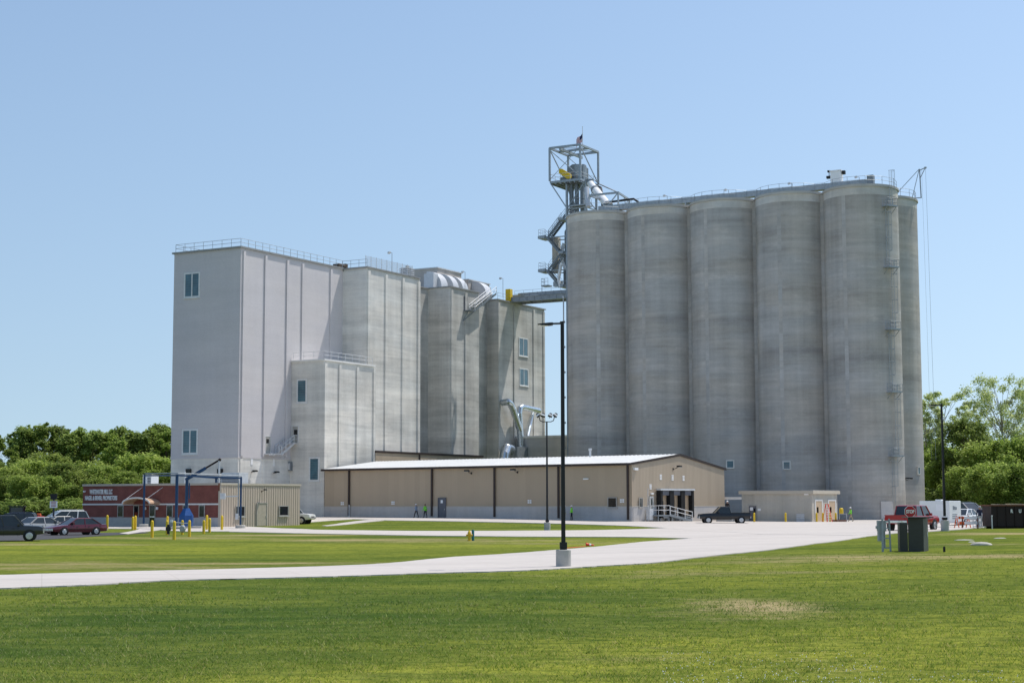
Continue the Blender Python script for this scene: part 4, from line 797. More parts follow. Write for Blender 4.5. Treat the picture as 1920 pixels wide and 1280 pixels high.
g = MB(); [g.box(1.2 + k * 1.55, 1.28 + k * 1.55, 1.55, 1.6, .62, 1.66) for k in range(10)]; g.box(.6, Lb, 1.6, 2.9, 1.08, 1.62); g.box(-1.4, .6, 1.7, 2.7, .6, 1.4); g.build('conveyor_casing', M['galvanized'], br)
g = MB(); g.box(2.0, 4.6, 1.3, 1.55, .75, 1.05); g.build('spout', M['sign_white'], br)
# american flag on a thin pole
fp = thing('flag', 'small american flag flying from a thin pole on the elevator tower top', 'flag', W(EA + .2, EB - 2.75 - .35, ZT - 1.2), -YAW)
g = MB(); g.tube((0, 0, 0), (0, 0, 4.0), .045, n=6); g.ball((0, 0, 4.05), .08); g.build('pole', M['galv_light'], fp)
fl = MB(); nx_, nz_ = 14, 13; Lf, Hf = 1.55, 1.25
def fpt(i, j): u = i / nx_; v = j / nz_; return (-.05 - Lf * u * .72, .14 * math.sin(u * 7) * u, 3.0 - Hf * v - Lf * u * .62 - .10 * math.sin(u * 6 + v))
for i in range(nx_):
    for j in range(nz_):
        m_ = 2 if (u_ := (i < 6 and j < 7)) else (0 if j % 2 == 0 else 1)
        fl.quad(fpt(i, j), fpt(i + 1, j), fpt(i + 1, j + 1), fpt(i, j + 1), m=m_)
fl.build('flag_cloth', [M['flag_red'], M['flag_white'], M['flag_blue']], fp, fix=False)

# ---------------------------------------------------------------- tan warehouse
FL = Vector((-25.36, 220.5, 0)); _p = onY(1185.5, 975, 189.0); FR = Vector((_p[0], 189.0, 0)); WV = (FR - FL); LW = WV.length; WRZ = math.atan2(WV.y, WV.x); WV.normalize(); WN = Vector((-WV.y, WV.x, 0))
wh = thing('warehouse', 'long low tan metal warehouse with white roof in front of the mill and silos', 'warehouse', (FL.x, FL.y, 0), WRZ)
def wf(px, py=945):
    n = np.array([WN.x, WN.y, 0]); P = onplane(px, py, n, float(n @ np.array(FL))); return float((Vector(P) - FL).dot(WV)), float(P[2])
def wg(px, py=945):
    n = np.array([WV.x, WV.y, 0]); P = onplane(px, py, n, float(n @ np.array(FR))); return float((Vector(P) - FR).dot(WN)), float(P[2])
DW = wg(1358.8, 930)[0]; HE, HR, HB, ZBASE = 7.22, 8.42, 6.86, wg(1190, 948.6)[1]
x_l = -.0
g = MB(); g.prism([(0, ZBASE + .02), (0, HE), (DW / 2, HR), (DW, HB), (DW, ZBASE + .02)], x_l, LW - .02, axis='x'); 
# front siding and gable siding as sheets on the frame so that ribs run the right way
g = MB(); g.box(0, LW, 0, .12, ZBASE, HE - .05); g.build('front_siding', M['tan_siding'], wh)
g = MB(); g.prism([(.12, ZBASE), (.12, HE - .03), (DW / 2, HR - .03), (DW - .02, HB - .03), (DW - .02, ZBASE)], LW - .14, LW - .005, axis='x'); g.build('gable_siding', M['tan_siding_end'], wh)
g = MB(); g.box(.2, LW - .2, DW - .12, DW, ZBASE, HB - .05); g.build('rear_siding', M['tan_siding'], wh)
g = MB(); g.box(.0, LW - .0, -.06, .15, -1, ZBASE - .0); g.box(LW - .15, LW + .05, .15, DW, -1, ZBASE); g.box(0, LW - .15, DW - .15, DW + .05, -1, ZBASE); g.build('base_wall', M['plain_concrete'], wh)
g = MB(); g.box(0, LW + .07, -.09, -.06, ZBASE - .06, ZBASE + .03); g.box(LW + .05, LW + .08, -.06, DW, ZBASE - .06, ZBASE + .03); g.build('base_flashing', M['tan_trim'], wh)
g = MB(); o_ = .32
sl = (HR - HE) / (DW / 2)
g.add([(-.3, -o_, HE - o_ * sl), (LW + .06, -o_, HE - o_ * sl), (LW + .06, DW / 2, HR), (-.3, DW / 2, HR), (LW + .06, DW + o_, HB - .03), (-.3, DW + o_, HB - .03)] + [(-.3, -o_, HE - o_ * sl - .14), (LW + .06, -o_, HE - o_ * sl - .14), (LW + .06, DW / 2, HR - .14), (-.3, DW / 2, HR - .14), (LW + .06, DW + o_, HB - .17), (-.3, DW + o_, HB - .17)],
      [(0, 1, 2, 3), (3, 2, 4, 5), (7, 6, 9, 8), (8, 9, 11, 10), (0, 6, 7, 1), (5, 4, 10, 11), (1, 7, 8, 2), (2, 8, 10, 4), (0, 3, 9, 6), (3, 5, 11, 9)])
for k in range(int(LW / .61)):      # standing ribs of the roof sheets
    x = .1 + k * .61; g.bar((x, -o_, HE - o_ * sl + .02), (x, DW / 2, HR + .02), .04, .05); 
g.build('roof', M['roof_metal'], wh)
g = MB(); z_ = HE - o_ * sl
g.box(-.3, LW + .12, -o_ - .14, -o_ - .003, z_ - .26, z_ + .02)
for (y0, za), (y1, zb_) in (((-o_, z_ + .02), (DW / 2, HR + .03)), ((DW / 2, HR + .03), (DW + o_, HB))): g.bar((LW + .095, y0, za - .12), (LW + .095, y1, zb_ - .12), .06, .28)
g.build('eave_trim', M['dark_trim'], wh)
for px_ in (655.5, 811, 928.5, 1048.6, 1178.8):
    x, _ = wf(px_); g = MB(); g.box(x - .12, x + .12, -.24, -.10, gz(*(FL + WV * x).xy) + .25, HE - .3); g.path([(x, -.17, HE - .35), (x, -.3, HE - .15)], .09, n=6); g.build('downspout', M['dark_trim'], wh)
x, _ = wf(657.6); g = MB(); g.tube((x, -.3, gz(*(FL + WV * x).xy)), (x, -.3, wf(657.6, 946)[1]), .05, n=6); g.build('riser_pipe', M['sign_white'], wh)
x0, z1_ = wf(823, 933.5); x1, z0_ = wf(836.3, 968.0); g_ = gz(*(FL + WV * x0).xy)
dob = door(wh, 'L', -.06, x0, x1, g_ + .1, z1_, 'grey_door', frame='grey_door'); g = MB(); g.box((x0 + x1) / 2 - .2, (x0 + x1) / 2 + .15, -.13, -.115, g_ + 1.9, g_ + 2.3); g.build('door_notice', M['sign_white'], dob)
x0, z1_ = wf(1140.4, 932); x1, z0_ = wf(1157.5, 951); window(wh, 'L', -.06, x0, x1, z0_, z1_, 0, 'putty_door', 'dark_glass', fw=.08)
for px_, py_ in ((642, 943.5), (737, 942.5), (993, 940), (1166.5, 938.5)):
    x, z = wf(px_, py_); g = MB()
    for sx in (-.27, .05):
        for sz in (-.2, .04): g.box(x + sx, x + sx + .24, -.045, -.003, z + sz, z + sz + .18)
    g.build('wall_plate', M['sign_white'], wh)
x, z = wf(1099.5, 897.5); g = MB(); g.box(x - .35, x + .35, -.2, -.003, z - .08, z + .08); g.build('wall_vent', M['sign_white'], wh)
for i_, (px_, py_) in enumerate(((884, 884), (970.5, 882))):
    x, z = wf(px_, py_ + 3); p = FL + WV * x - WN * .0; wall_lamp('wall_lamp', ('black arm floodlight on the tan warehouse wall above the grey door', 'black arm floodlight on the tan warehouse wall, right of the one above the door')[i_], (p.x, p.y, z), WRZ, group='arm floodlights on the warehouse')
y, z = wg(1262, 879); p = FR + WN * y; wall_lamp('wall_lamp', 'black arm floodlight high on the warehouse gable above the dock doors', (p.x, p.y, z), WRZ + R(90), group='arm floodlights on the warehouse')
y0, z1_ = wg(1197, 932.5); y1, z0_ = wg(1204, 950.5); window(wh, 'R', LW + .05, y0, y1, z0_, z1_, 1, 'putty_door', 'dark_glass', fw=.08)
y0, z1_ = wg(1217.3, 931.5); y1, z0_ = wg(1223, 964.5); door(wh, 'R', LW + .05, y0, y1, z0_, z1_, 'putty_door', (.3, .8, .55, .9)); ydr = (y0, y1); zd = z0_
# three dock doors: shelter pads each side, tan door leaf, header
yA, ztop_ = wg(1230, 918.5); yB, _ = wg(1292.5, 920); zlo = wg(1250, 966)[1]; step = (yB - yA) / 3
g = MB(); g.box(LW + .06, LW + .75, yA - .1, yB + .1, ztop_ - .02, ztop_ + .18); g.build('dock_canopy', M['galv_light'], wh)
for k in range(3):
    a = yA + step * k
    pd = MB(); pd.box(LW + .06, LW + .12, a + .3, a + step - .3, zlo, ztop_ - .5)
    dd_ = pd.build('dock_door', M['tan_panel'], wh)
    pm = MB(); pm.box(LW + .06, LW + .68, a + .02, a + .42, zlo - .25, ztop_ - .03); pm.box(LW + .06, LW + .68, a + step - .42, a + step - .02, zlo - .25, ztop_ - .03); pm.build('dock_pad', M['black_rubber'], dd_)
    hd = MB(); hd.box(LW + .06, LW + .55, a + .44, a + step - .44, ztop_ - .6, ztop_ - .04); hd.build('dock_header', M['grey_door'], dd_)
    bm_ = MB(); bm_.box(LW + .06, LW + .4, a + .2, a + .65, zlo - .65, zlo - .28); bm_.box(LW + .06, LW + .4, a + step - .65, a + step - .2, zlo - .65, zlo - .28); bm_.box(LW + .06, LW + .6, a + .7, a + step - .7, zlo - .3, zlo - .12); bm_.build('dock_bumper', M['galv_dark'], dd_)
    if k < 2: vw = MB(); vw.box(LW + .12, LW + .14, a + .5, a + step * .55, zlo + .2, zlo + (1.7 if k == 0 else 2.3)); vw.build('door_opening', M['dark_glass'], dd_)
for px_, y0p, y1p in ((1238.7, 888.7, 899.2), (1260.8, 889.7, 900.2), (1281.3, 891, 901), (1219.5, 907, 917)):
    y, zt_ = wg(px_, y0p); _, zb2 = wg(px_, y1p); g = MB(); hh = (zt_ - zb2) / 4
    for j in range(4): g.box(LW, LW + .03, y - .22, y + .22, zb2 + j * hh + .02, zb2 + (j + 1) * hh - .03)
    g.build('wall_plate', M['sign_white'], wh)
y, z = wg(1221, 925); g = MB(); g.box(LW, LW + .2, y - .25, y + .25, z - .08, z + .1); g.build('wall_light', M['sign_white'], wh)
y, z = wg(1189, 879); g = MB(); g.box(LW, LW + .25, y - .2, y + .5, z - .12, z + .15); g.build('wall_camera', M['sign_white'], wh)
vp = MB(); x, y = LW - 12.5, DW / 2 - 1.2; P = onY(1211, 853, 196.0); vp.tube((x, y, HR - .3), (x, y, HR + .85), .14, n=8); vp.tube((x, y, HR + .7), (x, y, HR + .95), .22, n=8); vp.build('roof_vent', M['galv_light'], wh)
zg = .45; g = MB(); g.box(LW + .06, LW + 1.6, ydr[0] - .5, ydr[1] + 1.4, zd - .16, zd - .02)
p_, q_ = Vector((LW + .9, ydr[1] + 6.2, zg)), Vector((LW + .9, ydr[1] + 1.4, zd - .05)); stair(g, p_, q_, 1.3, (1, 0, 0))
for yy in (ydr[0] - .4, ydr[1] + 1.2): g.bar((LW + 1.5, yy, .2), (LW + 1.5, yy, zd - .1), .1)
st = g.build('dock_stair', M['galv_dark'], wh)
g = MB(); stair_rail(g, p_, q_, 1.4, (1, 0, 0), 1.05, .045); rail(g, [(LW + 1.55, ydr[0] - .4, zd), (LW + 1.55, ydr[1] + 1.4, zd)], sp=1.0, r=.03); rail(g, [(LW + .1, ydr[0] - .4, zd), (LW + 1.55, ydr[0] - .4, zd)], sp=1.0, r=.03); g.build('handrail', M['aluminium'], st)
y, z = wg(1208, 915); g = MB(); g.tube((LW + .5, y, .3), (LW + .5, y, z), .04, n=5); g.box(LW + .3, LW + .8, y - .1, y + .6, .6, 1.9); g.build('utility_box', M['galv_light'], wh)

# link buildings between the warehouse, the mill and the silos
lk = thing('link_building', 'low tan metal link wall behind the left part of the warehouse roof', 'building', W(192.6, 130.0, 0), -YAW)
g = MB(); g.box(-1.45, 0, 0, 30.2, -1, 9.75); g.build('wall', M['tan_siding_end'], lk); g = MB(); g.box(-1.4, .12, -.05, 30.3, 9.75, 10.05); g.build('coping', M['dark_trim'], lk)
yq = onB(786, 870, 130.0)[0] - 192.6; g = MB(); g.box(.003, .14, yq - .12, yq + .12, 0, 9.75); g.build('downspout', M['dark_trim'], lk)
lk2 = thing('link_building', 'low grey concrete link block in the gap between mill and silos', 'building', W(240, 133.5, 0), -YAW)
g = MB(); g.box(.0, 19, 0, 9, -1, 13.4); g.build('wall', M['plain_concrete'], lk2); g = MB(); g.box(-.0, 19.1, -.12, 9.1, 13.4, 13.75); g.build('coping', M['mill_concrete'], lk2)
# ---------------------------------------------------------------- low concrete shed by the silos
SA, SBB = 192.43, 65.66
sh = thing('concrete_shed', 'low flat-roofed board-marked concrete shed at the foot of the silos', 'shed', W(SA, SBB, 0), -YAW)
def sL(px, py): b, z = onA(px, py, SA); return SBB - b, z
def sR(px, py): a, z = onB(px, py, SBB); return a - SA, z
XS = sL(1391, 950)[0]; YS = sR(1570, 950)[0]
g = MB(); g.box(XS, 0, 0, YS, -1, 3.62); g.build('wall', M['board_concrete'], sh)
g = MB(); g.box(XS - .3, .3, -.3, YS + .35, 3.62, 4.02); g.build('fascia', M['tan_trim'], sh); g = MB(); g.box(XS - .2, .2, -.2, YS + .25, 4.02, 4.08); g.build('roof', M['roof_membrane'], sh)
x0, z1_ = sL(1404.5, 948); x1, z0_ = sL(1419, 979); dob = door(sh, 'L', 0, x0, x1, .2, z1_, 'grey_door', (.62, .85, .55, .85), frame='putty_door'); g = MB(); g.box(x0 + .15, x0 + .55, -.08, -.052, 1.6, 2.0); g.build('door_notice', M['sign_white'], dob)
x, z = sL(1425, 955); g = MB(); g.box(x - .3, x + .1, -.03, -.003, z - .15, z + .15); g.build('wall_plate', M['sign_white'], sh)
x0, z1_ = sL(1493.5, 963); x1, z0_ = sL(1508.5, 978); g = MB()
for k in range(5): g.box(x0, x1, -.10, -.003, z0_ + k * .2, z0_ + .16 + k * .2)
g.build('louvre_vent', M['galv_light'], sh)
x, z = sL(1512.5, 926); g = MB(); g.box(x - .25, x + .25, -.22, -.003, z - .1, z + .08); g.build('wall_light', M['sign_white'], sh)
for u0, u1 in ((1528.5, 1540), (1553, 1565)):
    y0, z1_ = sR(u0, 938.8); y1, _ = sR(u1, 940); f = MB(); f.box(.003, .09, y0 - .25, y0, .1, z1_ + .2); f.box(.003, .09, y1, y1 + .25, .1, z1_ + .2); f.box(.003, .09, y0, y1, z1_, z1_ + .2); d_ = MB(); d_.box(.003, .05, y0, y1, .1, z1_); o_ = d_.build('overhead_door', M['tan_panel'], sh); f.build('frame', M['white_trim'], o_); w_ = MB(); w_.box(.05, .07, y0 + .4, y0 + 1.0, 1.3, 2.0); w_.build('pane', M['dark_glass'], o_)
cb = thing('canopy_beam', 'pale beam spanning from the warehouse corner to the concrete shed', 'beam', W(SA + .5, SBB, 0), -YAW)
b0_, z_ = onA(1357, 933.5, SA + .5); g = MB(); g.box(SBB - b0_, XS - .01, -.6, .6, z_ - .18, z_ + .14); g.build('beam', M['white_trim'], cb)

# ---------------------------------------------------------------- lettering
def text_mesh(s, width, height, depth=.02):
    cu = bpy.data.curves.new('lettering', 'FONT'); cu.body = s; cu.extrude = depth; cu.align_x = 'LEFT'; o = bpy.data.objects.new('lettering', cu); COL.objects.link(o)
    cu.offset = .045
    bpy.context.view_layer.update(); me = bpy.data.meshes.new_from_object(o.evaluated_get(bpy.context.evaluated_depsgraph_get())); bpy.data.objects.remove(o); bpy.data.curves.remove(cu)
    co = np.array([v.co[:] for v in me.vertices]); mn, mxx = co.min(0), co.max(0); sx, sy = width / (mxx[0] - mn[0]), height / (mxx[1] - mn[1])
    for v in me.vertices: v.co.x = (v.co.x - mn[0]) * sx; v.co.y = (v.co.y - mn[1]) * sy
    return me
def lettering(name, s, loc, width, height, mat, parent, rz=0.0):
    """upright letters facing local -y"""
    me = text_mesh(s, width, height); me.materials.append(M[mat]); me.name = name; o = bpy.data.objects.new(name, me); COL.objects.link(o)
    o.parent = parent; o.location = loc; o.rotation_euler = (R(90), 0, rz); return o

# ---------------------------------------------------------------- brick office
OA, OB = 133.55, 109.47
of = thing('office_building', 'low brick office with white lettering and a tan metal side wing', 'office', W(OA, OB, 0), -YAW)
def oL(px, py): b, z = onA(px, py, OA); return OB - b, z
def oR(px, py): a, z = onB(px, py, OB); return a - OA, z
XO = oL(155, 950)[0]; YO = oR(562.5, 950)[0]; ZBS = oL(300, 969.5)[1]
g = MB(); g.box(XO, -.25, 0, .3, ZBS, 4.55); g.box(XO, XO + .3, .3, YO, ZBS, 4.55); g.build('brick_wall', M['red_brick'], of)
g = MB(); g.box(XO - .04, -.25, -.04, .3, -.6, ZBS - .003); g.box(XO - .04, XO + .3, .3, YO, -.6, ZBS - .003); g.build('base_wall', M['block_base'], of)
g = MB(); g.box(-.25, 0, -.05, YO, -.6, 4.55)
k = 0
while .1 + k * .4 < YO - .15: g.prism([(.1 + k * .4, 0), (.22 + k * .4, .055), (.30 + k * .4, .055), (.42 + k * .4, 0)], .0, 4.5, axis='z') if False else g.box(0, .032, .12 + k * .4, .28 + k * .4, .1, 4.5); k += 1
g.box(XO + .3, -.25, YO - .2, YO, -.6, 4.5); g.build('siding_wall', M['office_siding'], of)
g = MB(); g.box(XO + .3, -.3, .3, YO - .2, 4.1, 4.3); g.build('roof', M['roof_membrane'], of)
g = MB(); g.box(XO - .06, .1, -.1, .32, 4.55, 4.78); g.box(-.3, .1, .32, YO + .05, 4.55, 4.76); g.box(XO - .06, XO + .3, .32, YO, 4.55, 4.76); g.box(XO + .3, -.3, YO - .2, YO + .05, 4.55, 4.74); g.build('coping', M['tan_trim'], of)
zb_ = oL(300, 945)[1]; g = MB(); g.box(XO - .03, -.2, -.05, -.003, zb_ - .07, zb_ + .09); g.build('stone_band', M['white_trim'], of)
g = MB(); g.box(-.26, .07, -.07, .003 - .01, -.3, 4.5); g.build('corner_trim', M['tan_trim'], of)
zt_ = zb_ - .09
for u0, u1 in ((221, 232), (251, 261), (313, 324.5), (343.5, 354), (373.5, 384.5)): window(of, 'L', 0, oL(u0, 958)[0], oL(u1, 958)[0], ZBS + .02, zt_, 0, 'putty_door', 'dark_glass', fw=.07, sill=False)
x0, x1 = oL(280.5, 958)[0], oL(292, 958)[0]; dz0 = gz(*W(OA, OB - x0).xy) + .12
dob = door(of, 'L', 0, x0 + .1, x1 - .08, dz0, zt_ - .05, 'dark_glass', frame='putty_door'); g = MB(); g.box(x0 + .1, x1 - .08, -.09, -.05, dz0 + .9, dz0 + 1.02); g.build('push_bar', M['chrome'], dob)
for px_ in (274.5, 296.5): x, z = oL(px_, 952.5); g = MB(); g.lathe([(.06, -.16), (.14, -.12), (.14, .12), (.06, .16)], n=8, c=(x, -.2, z)); g.box(x - .03, x + .03, -.1, -.003, z - .03, z + .03); g.build('wall_light', M['sign_white'], of)
# arched entrance canopy hung on two rods
xc = (oL(250, 940)[0] + oL(301, 940)[0]) / 2; wv = (oL(301, 940)[0] - oL(250, 940)[0]) / 2; zc0, zc1 = oL(275, 941.5)[1] - .1, oL(275, 931)[1] - .1
g = MB(); n_ = 12; pr = [(xc + wv * math.cos(math.pi * i / n_), zc0 + (zc1 - zc0) * math.sin(math.pi * i / n_)) for i in range(n_ + 1)]; pin = [(xc + (wv - .1) * math.cos(math.pi * i / n_), zc0 - .12 + (zc1 - zc0) * math.sin(math.pi * i / n_)) for i in range(n_ + 1)]
for i in range(n_): g.prism([pr[i], pr[i + 1], pin[i + 1], pin[i]], -1.7, -.003)
cp = g.build('entrance_canopy', M['canopy_metal'], of)
g = MB(); g.prism(pin[::-1], -.1, -.06); g.build('canopy_back', M['red_brick'], cp)
g = MB()
for i in range(n_): g.bar((pr[i][0], -1.72, pr[i][1]), (pr[i + 1][0], -1.72, pr[i + 1][1]), .06, .14)
g.build('canopy_edge', M['white_trim'], cp)
g = MB()
for s in (-.75, .75): g.tube((xc + wv * s, -1.6, zc0 + .5), (xc + wv * s + .75, -.01, zc1 + 1.1), .03, n=5)
g.build('hanger_rod', M['galv_light'], cp)
x0, z1_ = oL(168.5, 917); x1, z0_ = oL(211, 926); lettering('lettering', 'WHITEWATER MILL LLC', (x0, -.03, z0_), x1 - x0, z1_ - z0_, 'letter_white', of)
x0, z1_ = oL(160, 929); x1, z0_ = oL(220, 938.6); lettering('lettering', 'NAGEL & SIEMER, PROPRIETORS', (x0, -.03, z0_), x1 - x0, z1_ - z0_, 'letter_white', of)
x, z = oL(159.5, 921); g = MB(); g.box(x - .1, x + .1, -.2, -.003, z - .08, z + .08); g.build('wall_camera', M['sign_white'], of)
for u0, u1 in ((440, 457.7), (522, 539.3)): y0, y1 = oR(u0, 955)[0], oR(u1, 955)[0]; window(of, 'R', .05, y0, y1, oR(448, 968)[1], oR(448, 947.8)[1], 0, 'putty_door', 'dark_glass', fw=.09)
y0, y1 = oR(480.5, 955)[0], oR(498.5, 955)[0]; door(of, 'R', .05, y0, y1, gz(*W(OA + y0, OB).xy) + .05, oR(490, 943)[1], 'tan_door', frame='putty_door')
y, z = oR(490, 921); p = W(OA + y, OB); wall_lamp('wall_lamp', 'small black floodlight on the tan metal wing above its door', (p.x, p.y, z), -YAW + R(90)).scale = (.6, .6, .6)
for nm, x, y, w_, d_, h_ in (('air_conditioner', oL(247, 900)[0], 3.0, 1.2, 1.2, 1.15), ('air_conditioner', oL(372, 900)[0], 6, 2.4, 1.6, 1.3), ('air_conditioner', oL(346, 900)[0], 6.5, 1.1, 1.1, .9)):
    t = thing(nm, {0: 'white box air conditioner on the office roof left of the blue gantry', 1: 'wide grey air conditioner on the office roof below the blue boom'}.get(0 if y < 5 else (1 if w_ > 2 else 9), 'small grey air conditioner on the office roof beside the wider one'), 'air conditioner', W(OA + y, OB - x, 4.3), -YAW, 'air conditioners on the office roof')
    g = MB(); g.box(-w_ / 2, w_ / 2, -d_ / 2, d_ / 2, .1, h_ + .35); g.build('casing', M['sign_white' if y < 5 else 'galv_light'], t, bevel=.03); g = MB()
    for k in range(5): g.box(.08 if y < 5 else -w_ / 2 + .1, w_ / 2 - .08, -d_ / 2 - .03, -d_ / 2 - .003, .4 + k * .17, .5 + k * .17)
    g.build('grille', M['grey_door'], t)
x, z = oL(312, 883); g = MB(); g.tube((x, 3, 4.3), (x, 3, z), .06, n=6); g.build('roof_mast', M['sign_white'], of)

# ---------------------------------------------------------------- blue grain probe and gantry
gn = thing('blue_gantry', 'blue steel pipe gantry frame standing in front of the brick office', 'gantry', ground(331, 990), 0)
go_ = gn.location.copy()
posts = [(atY(269.7, 172), onY(269.7, 889, 172)[2]), (atY(331.5, 160), onY(331, 888.5, 160)[2]), (atY(404.3, 172), onY(404, 894, 172)[2]), (atY(451.2, 164), onY(451, 893.5, 164)[2]), (atY(329.5, 163), onY(330, 888.5, 163)[2])]
for k, (p, zt) in enumerate(posts):
    b = p - go_; t_ = zt - go_.z; r_ = MB(); s = .09 if k != 4 else .07; r_.box(b.x - s, b.x + s, b.y - s, b.y + s, b.z + .25, t_); po = r_.build('post', M['blue_paint'], gn)
    if k < 4: f = MB(); f.lathe([(.5, b.z - .2), (.5, b.z + .30), (.45, b.z + .35)], n=14, c=(b.x, b.y, 0)); f.build('footing', M['footing_concrete'], po)
tp = [Vector((p.x - go_.x, p.y - go_.y, zt - go_.z - .12)) for p, zt in posts]; r_ = MB()
for a, b in ((0, 1), (1, 3), (2, 3), (0, 4)): r_.bar(tp[a], tp[b], .14, .16)
r_.bar(tp[4], tp[2], .08, .1); r_.build('beam', M['blue_paint'], gn)
r_ = MB()
for a, b in ((0, 1), (1, 3)): r_.tube(tp[a] + Vector((0, .2, .22)), tp[b] + Vector((0, .2, .22)), .05, n=6)
b3 = tp[3]; r_.tube(b3 + Vector((-.25, 0, -.2)), (b3.x - .25, b3.y, posts[3][0].z - go_.z + 1.0), .07, n=6); r_.build('pipe', M['galvanized'], gn)
r_ = MB(); r_.bar(b3 + Vector((-.2, 0, -1.8)), b3 + Vector((-1.9, .3, -1.85)), .12); r_.box(b3.x - 2.1, b3.x - 1.6, b3.y, b3.y + .5, b3.z - 2.1, b3.z - 1.5); r_.box(b3.x - .5, b3.x - .2, b3.y - .2, b3.y + .2, posts[3][0].z - go_.z + .9, posts[3][0].z - go_.z + 1.5); r_.build('spotlight', M['galv_light'], gn)
pb = thing('grain_probe', 'blue hexagonal grain probe with long slanting boom in front of the office', 'grain probe', atY(349.5, 165), 0)
zb0 = pb.location.z
def pz(px, py): P = onY(px, py, 165); return Vector((P[0] - pb.location.x, 0, P[2] - zb0))
r_ = MB(); wv = (pz(363.5, 970).x - pz(336, 970).x) / 2; z1_, z2_, z3_ = pz(350, 985).z, pz(350, 966).z, pz(350, 957).z
r_.lathe([(wv, .2), (wv, z2_), (.45, z3_), (.32, z3_ + .25)], n=6); r_.build('hex_base', M['blue_bright'], pb)
r_ = MB(); r_.box(-1.3, 1.75, -1.2, 1.2, -.3, .2); r_.build('footing', M['footing_concrete'], pb)
r_ = MB(); r_.tube((0, 0, z3_ + .2), (.0, 0, pz(350, 898).z), .16, n=10); r_.ball((0, 0, pz(350, 898).z), .2); r_.tube((.28, 0, z3_ + 1.2), (.26, 0, pz(350, 905).z), .06, n=6); r_.build('column', M['blue_paint'], pb)
e0, e1, e2 = pz(350, 898), pz(386, 877), pz(412, 861.5); r_ = MB(); r_.bar(e0 - (e1 - e0) * .05, e1, .24, .30); r_.build('boom', M['blue_paint'], pb); r_ = MB(); r_.bar(e1, e2, .13, .17); r_.ball(e2, .17); r_.build('boom_tip', M['dumpster_paint'], pb)
r_ = MB(); r_.tube(pz(411, 863), pz(410.8, 905), .10, n=8); r_.build('probe_tube', M['galv_light'], pb); r_ = MB(); r_.tube(pz(410.8, 905), pz(410.7, 920), .08, n=8); r_.build('probe_tip', M['rust'], pb)

# ---------------------------------------------------------------- bollards
BOL = [(201.5, 965, 989.5, 'yellow bollard standing alone left of the office entrance'), (249.5, 968, 991.5, 'nearer bollard of the pair left of the left gantry post'), (254.2, 966, 990, 'farther bollard of the pair left of the left gantry post'), (285.8, 975, 1004.6, 'yellow bollard in the grass in front of the office door'),
       (314.3, 967, 990, 'yellow bollard behind another on one line, left of the middle gantry post'), (313.8, 975, 1001.5, 'nearer bollard of the pair in line, left of the gas meter'), (327.3, 976, 1007.5, 'nearest yellow bollard, in the grass in front of the gas meter'), (342.3, 974.5, 1001, 'yellow bollard just left in front of the blue hexagonal probe base'), (355.6, 974.6, 1003.5, 'yellow bollard in front of the right edge of the hexagonal probe base'),
       (382.6, 974.5, 1000, 'shorter yellow bollard left of a close pair near the right rear gantry post'), (388.2, 965, 989.5, 'farther bollard of the pair near the right rear gantry post'), (393.4, 970.7, 996, 'nearer bollard of the pair near the right rear gantry post'), (416.5, 965.6, 990, 'yellow bollard at the corner where brick meets tan siding'),
       (1414, 960.6, 979.7, 'yellow bollard before the grey door of the concrete shed'), (1472.8, 960.6, 979.7, 'yellow bollard alone before the long shed wall'), (1531, 960.6, 979.7, 'yellow bollard left of the first overhead door of the shed'), (1542.8, 960.6, 979.7, 'yellow bollard right of the first overhead door of the shed'), (1556, 960.6, 979.7, 'yellow bollard just right of the red stepladder'), (1567, 960.6, 979.7, 'yellow bollard at the far right corner of the shed')]
bp = None
for px_, yt, yb, lb in BOL:
    g_ = ground(px_, yb); hb = 1.2 if px_ < 600 else 1.25
    Yd = hb / (yb - yt) * F_PX; Yd = .5 * Yd + .5 * g_.y if px_ < 600 else 196 + (px_ - 1414) * .03
    P = atY(px_, Yd)
    if bp is None:
        bp = thing('bollard', lb, 'bollard', P, 0, 'yellow guard bollards'); r_ = MB(); r_.lathe([(.115, -.2), (.115, 1.02), (.112, 1.06)], n=14); r_.build('post', M['yellow_paint'], bp, smooth=40); r_ = MB(); r_.lathe([(.112, 1.062), (.105, 1.13), (.07, 1.19), (.02, 1.21)], n=14); r_.build('cap', M['yellow_paint'], bp, smooth=40); o = bp
    else: o = copy_tree(bp)
    o.location = P; o['label'] = lb; zt = onY(px_, yt, Yd)[2] - P.z; o.scale = (1.05, 1.05, max(.8, min(1.3, zt / 1.21)))
gm = thing('gas_meter', 'grey gas meter and pipework standing among the yellow bollards', 'gas meter', ground(329, 1003), 0)
r_ = MB(); r_.path([(-.55, 0, -.1), (-.55, 0, 1.0), (-.2, 0, 1.05), (.1, 0, 1.05), (.55, 0, 1.0)], .05, n=7); r_.path([(.55, 0, 1.0), (1.1, .1, 1.0), (1.1, .1, -.1)], .04, n=7); r_.path([(-.55, 0, .6), (-.2, .2, .6), (.3, .2, .6)], .06, n=7); r_.build('pipework', M['meter_grey'], gm)
r_ = MB(); r_.ball((.6, 0, .55), .28, sz=(.26, .26, .34), n=12); r_.tube((.6, -.3, .55), (.6, .3, .55), .22, n=10); r_.build('meter', M['meter_grey'], gm); r_ = MB(); r_.tube((-.6, -.12, .55), (-.6, .12, .55), .22, n=10); r_.box(-.7, -.5, -.1, .1, .1, .9); r_.build('regulator', M['plastic_black'], gm)
r_ = MB(); r_.box(-.45, -.25, -.05, .05, 1.1, 1.3); r_.build('dial', M['sign_white'], gm)

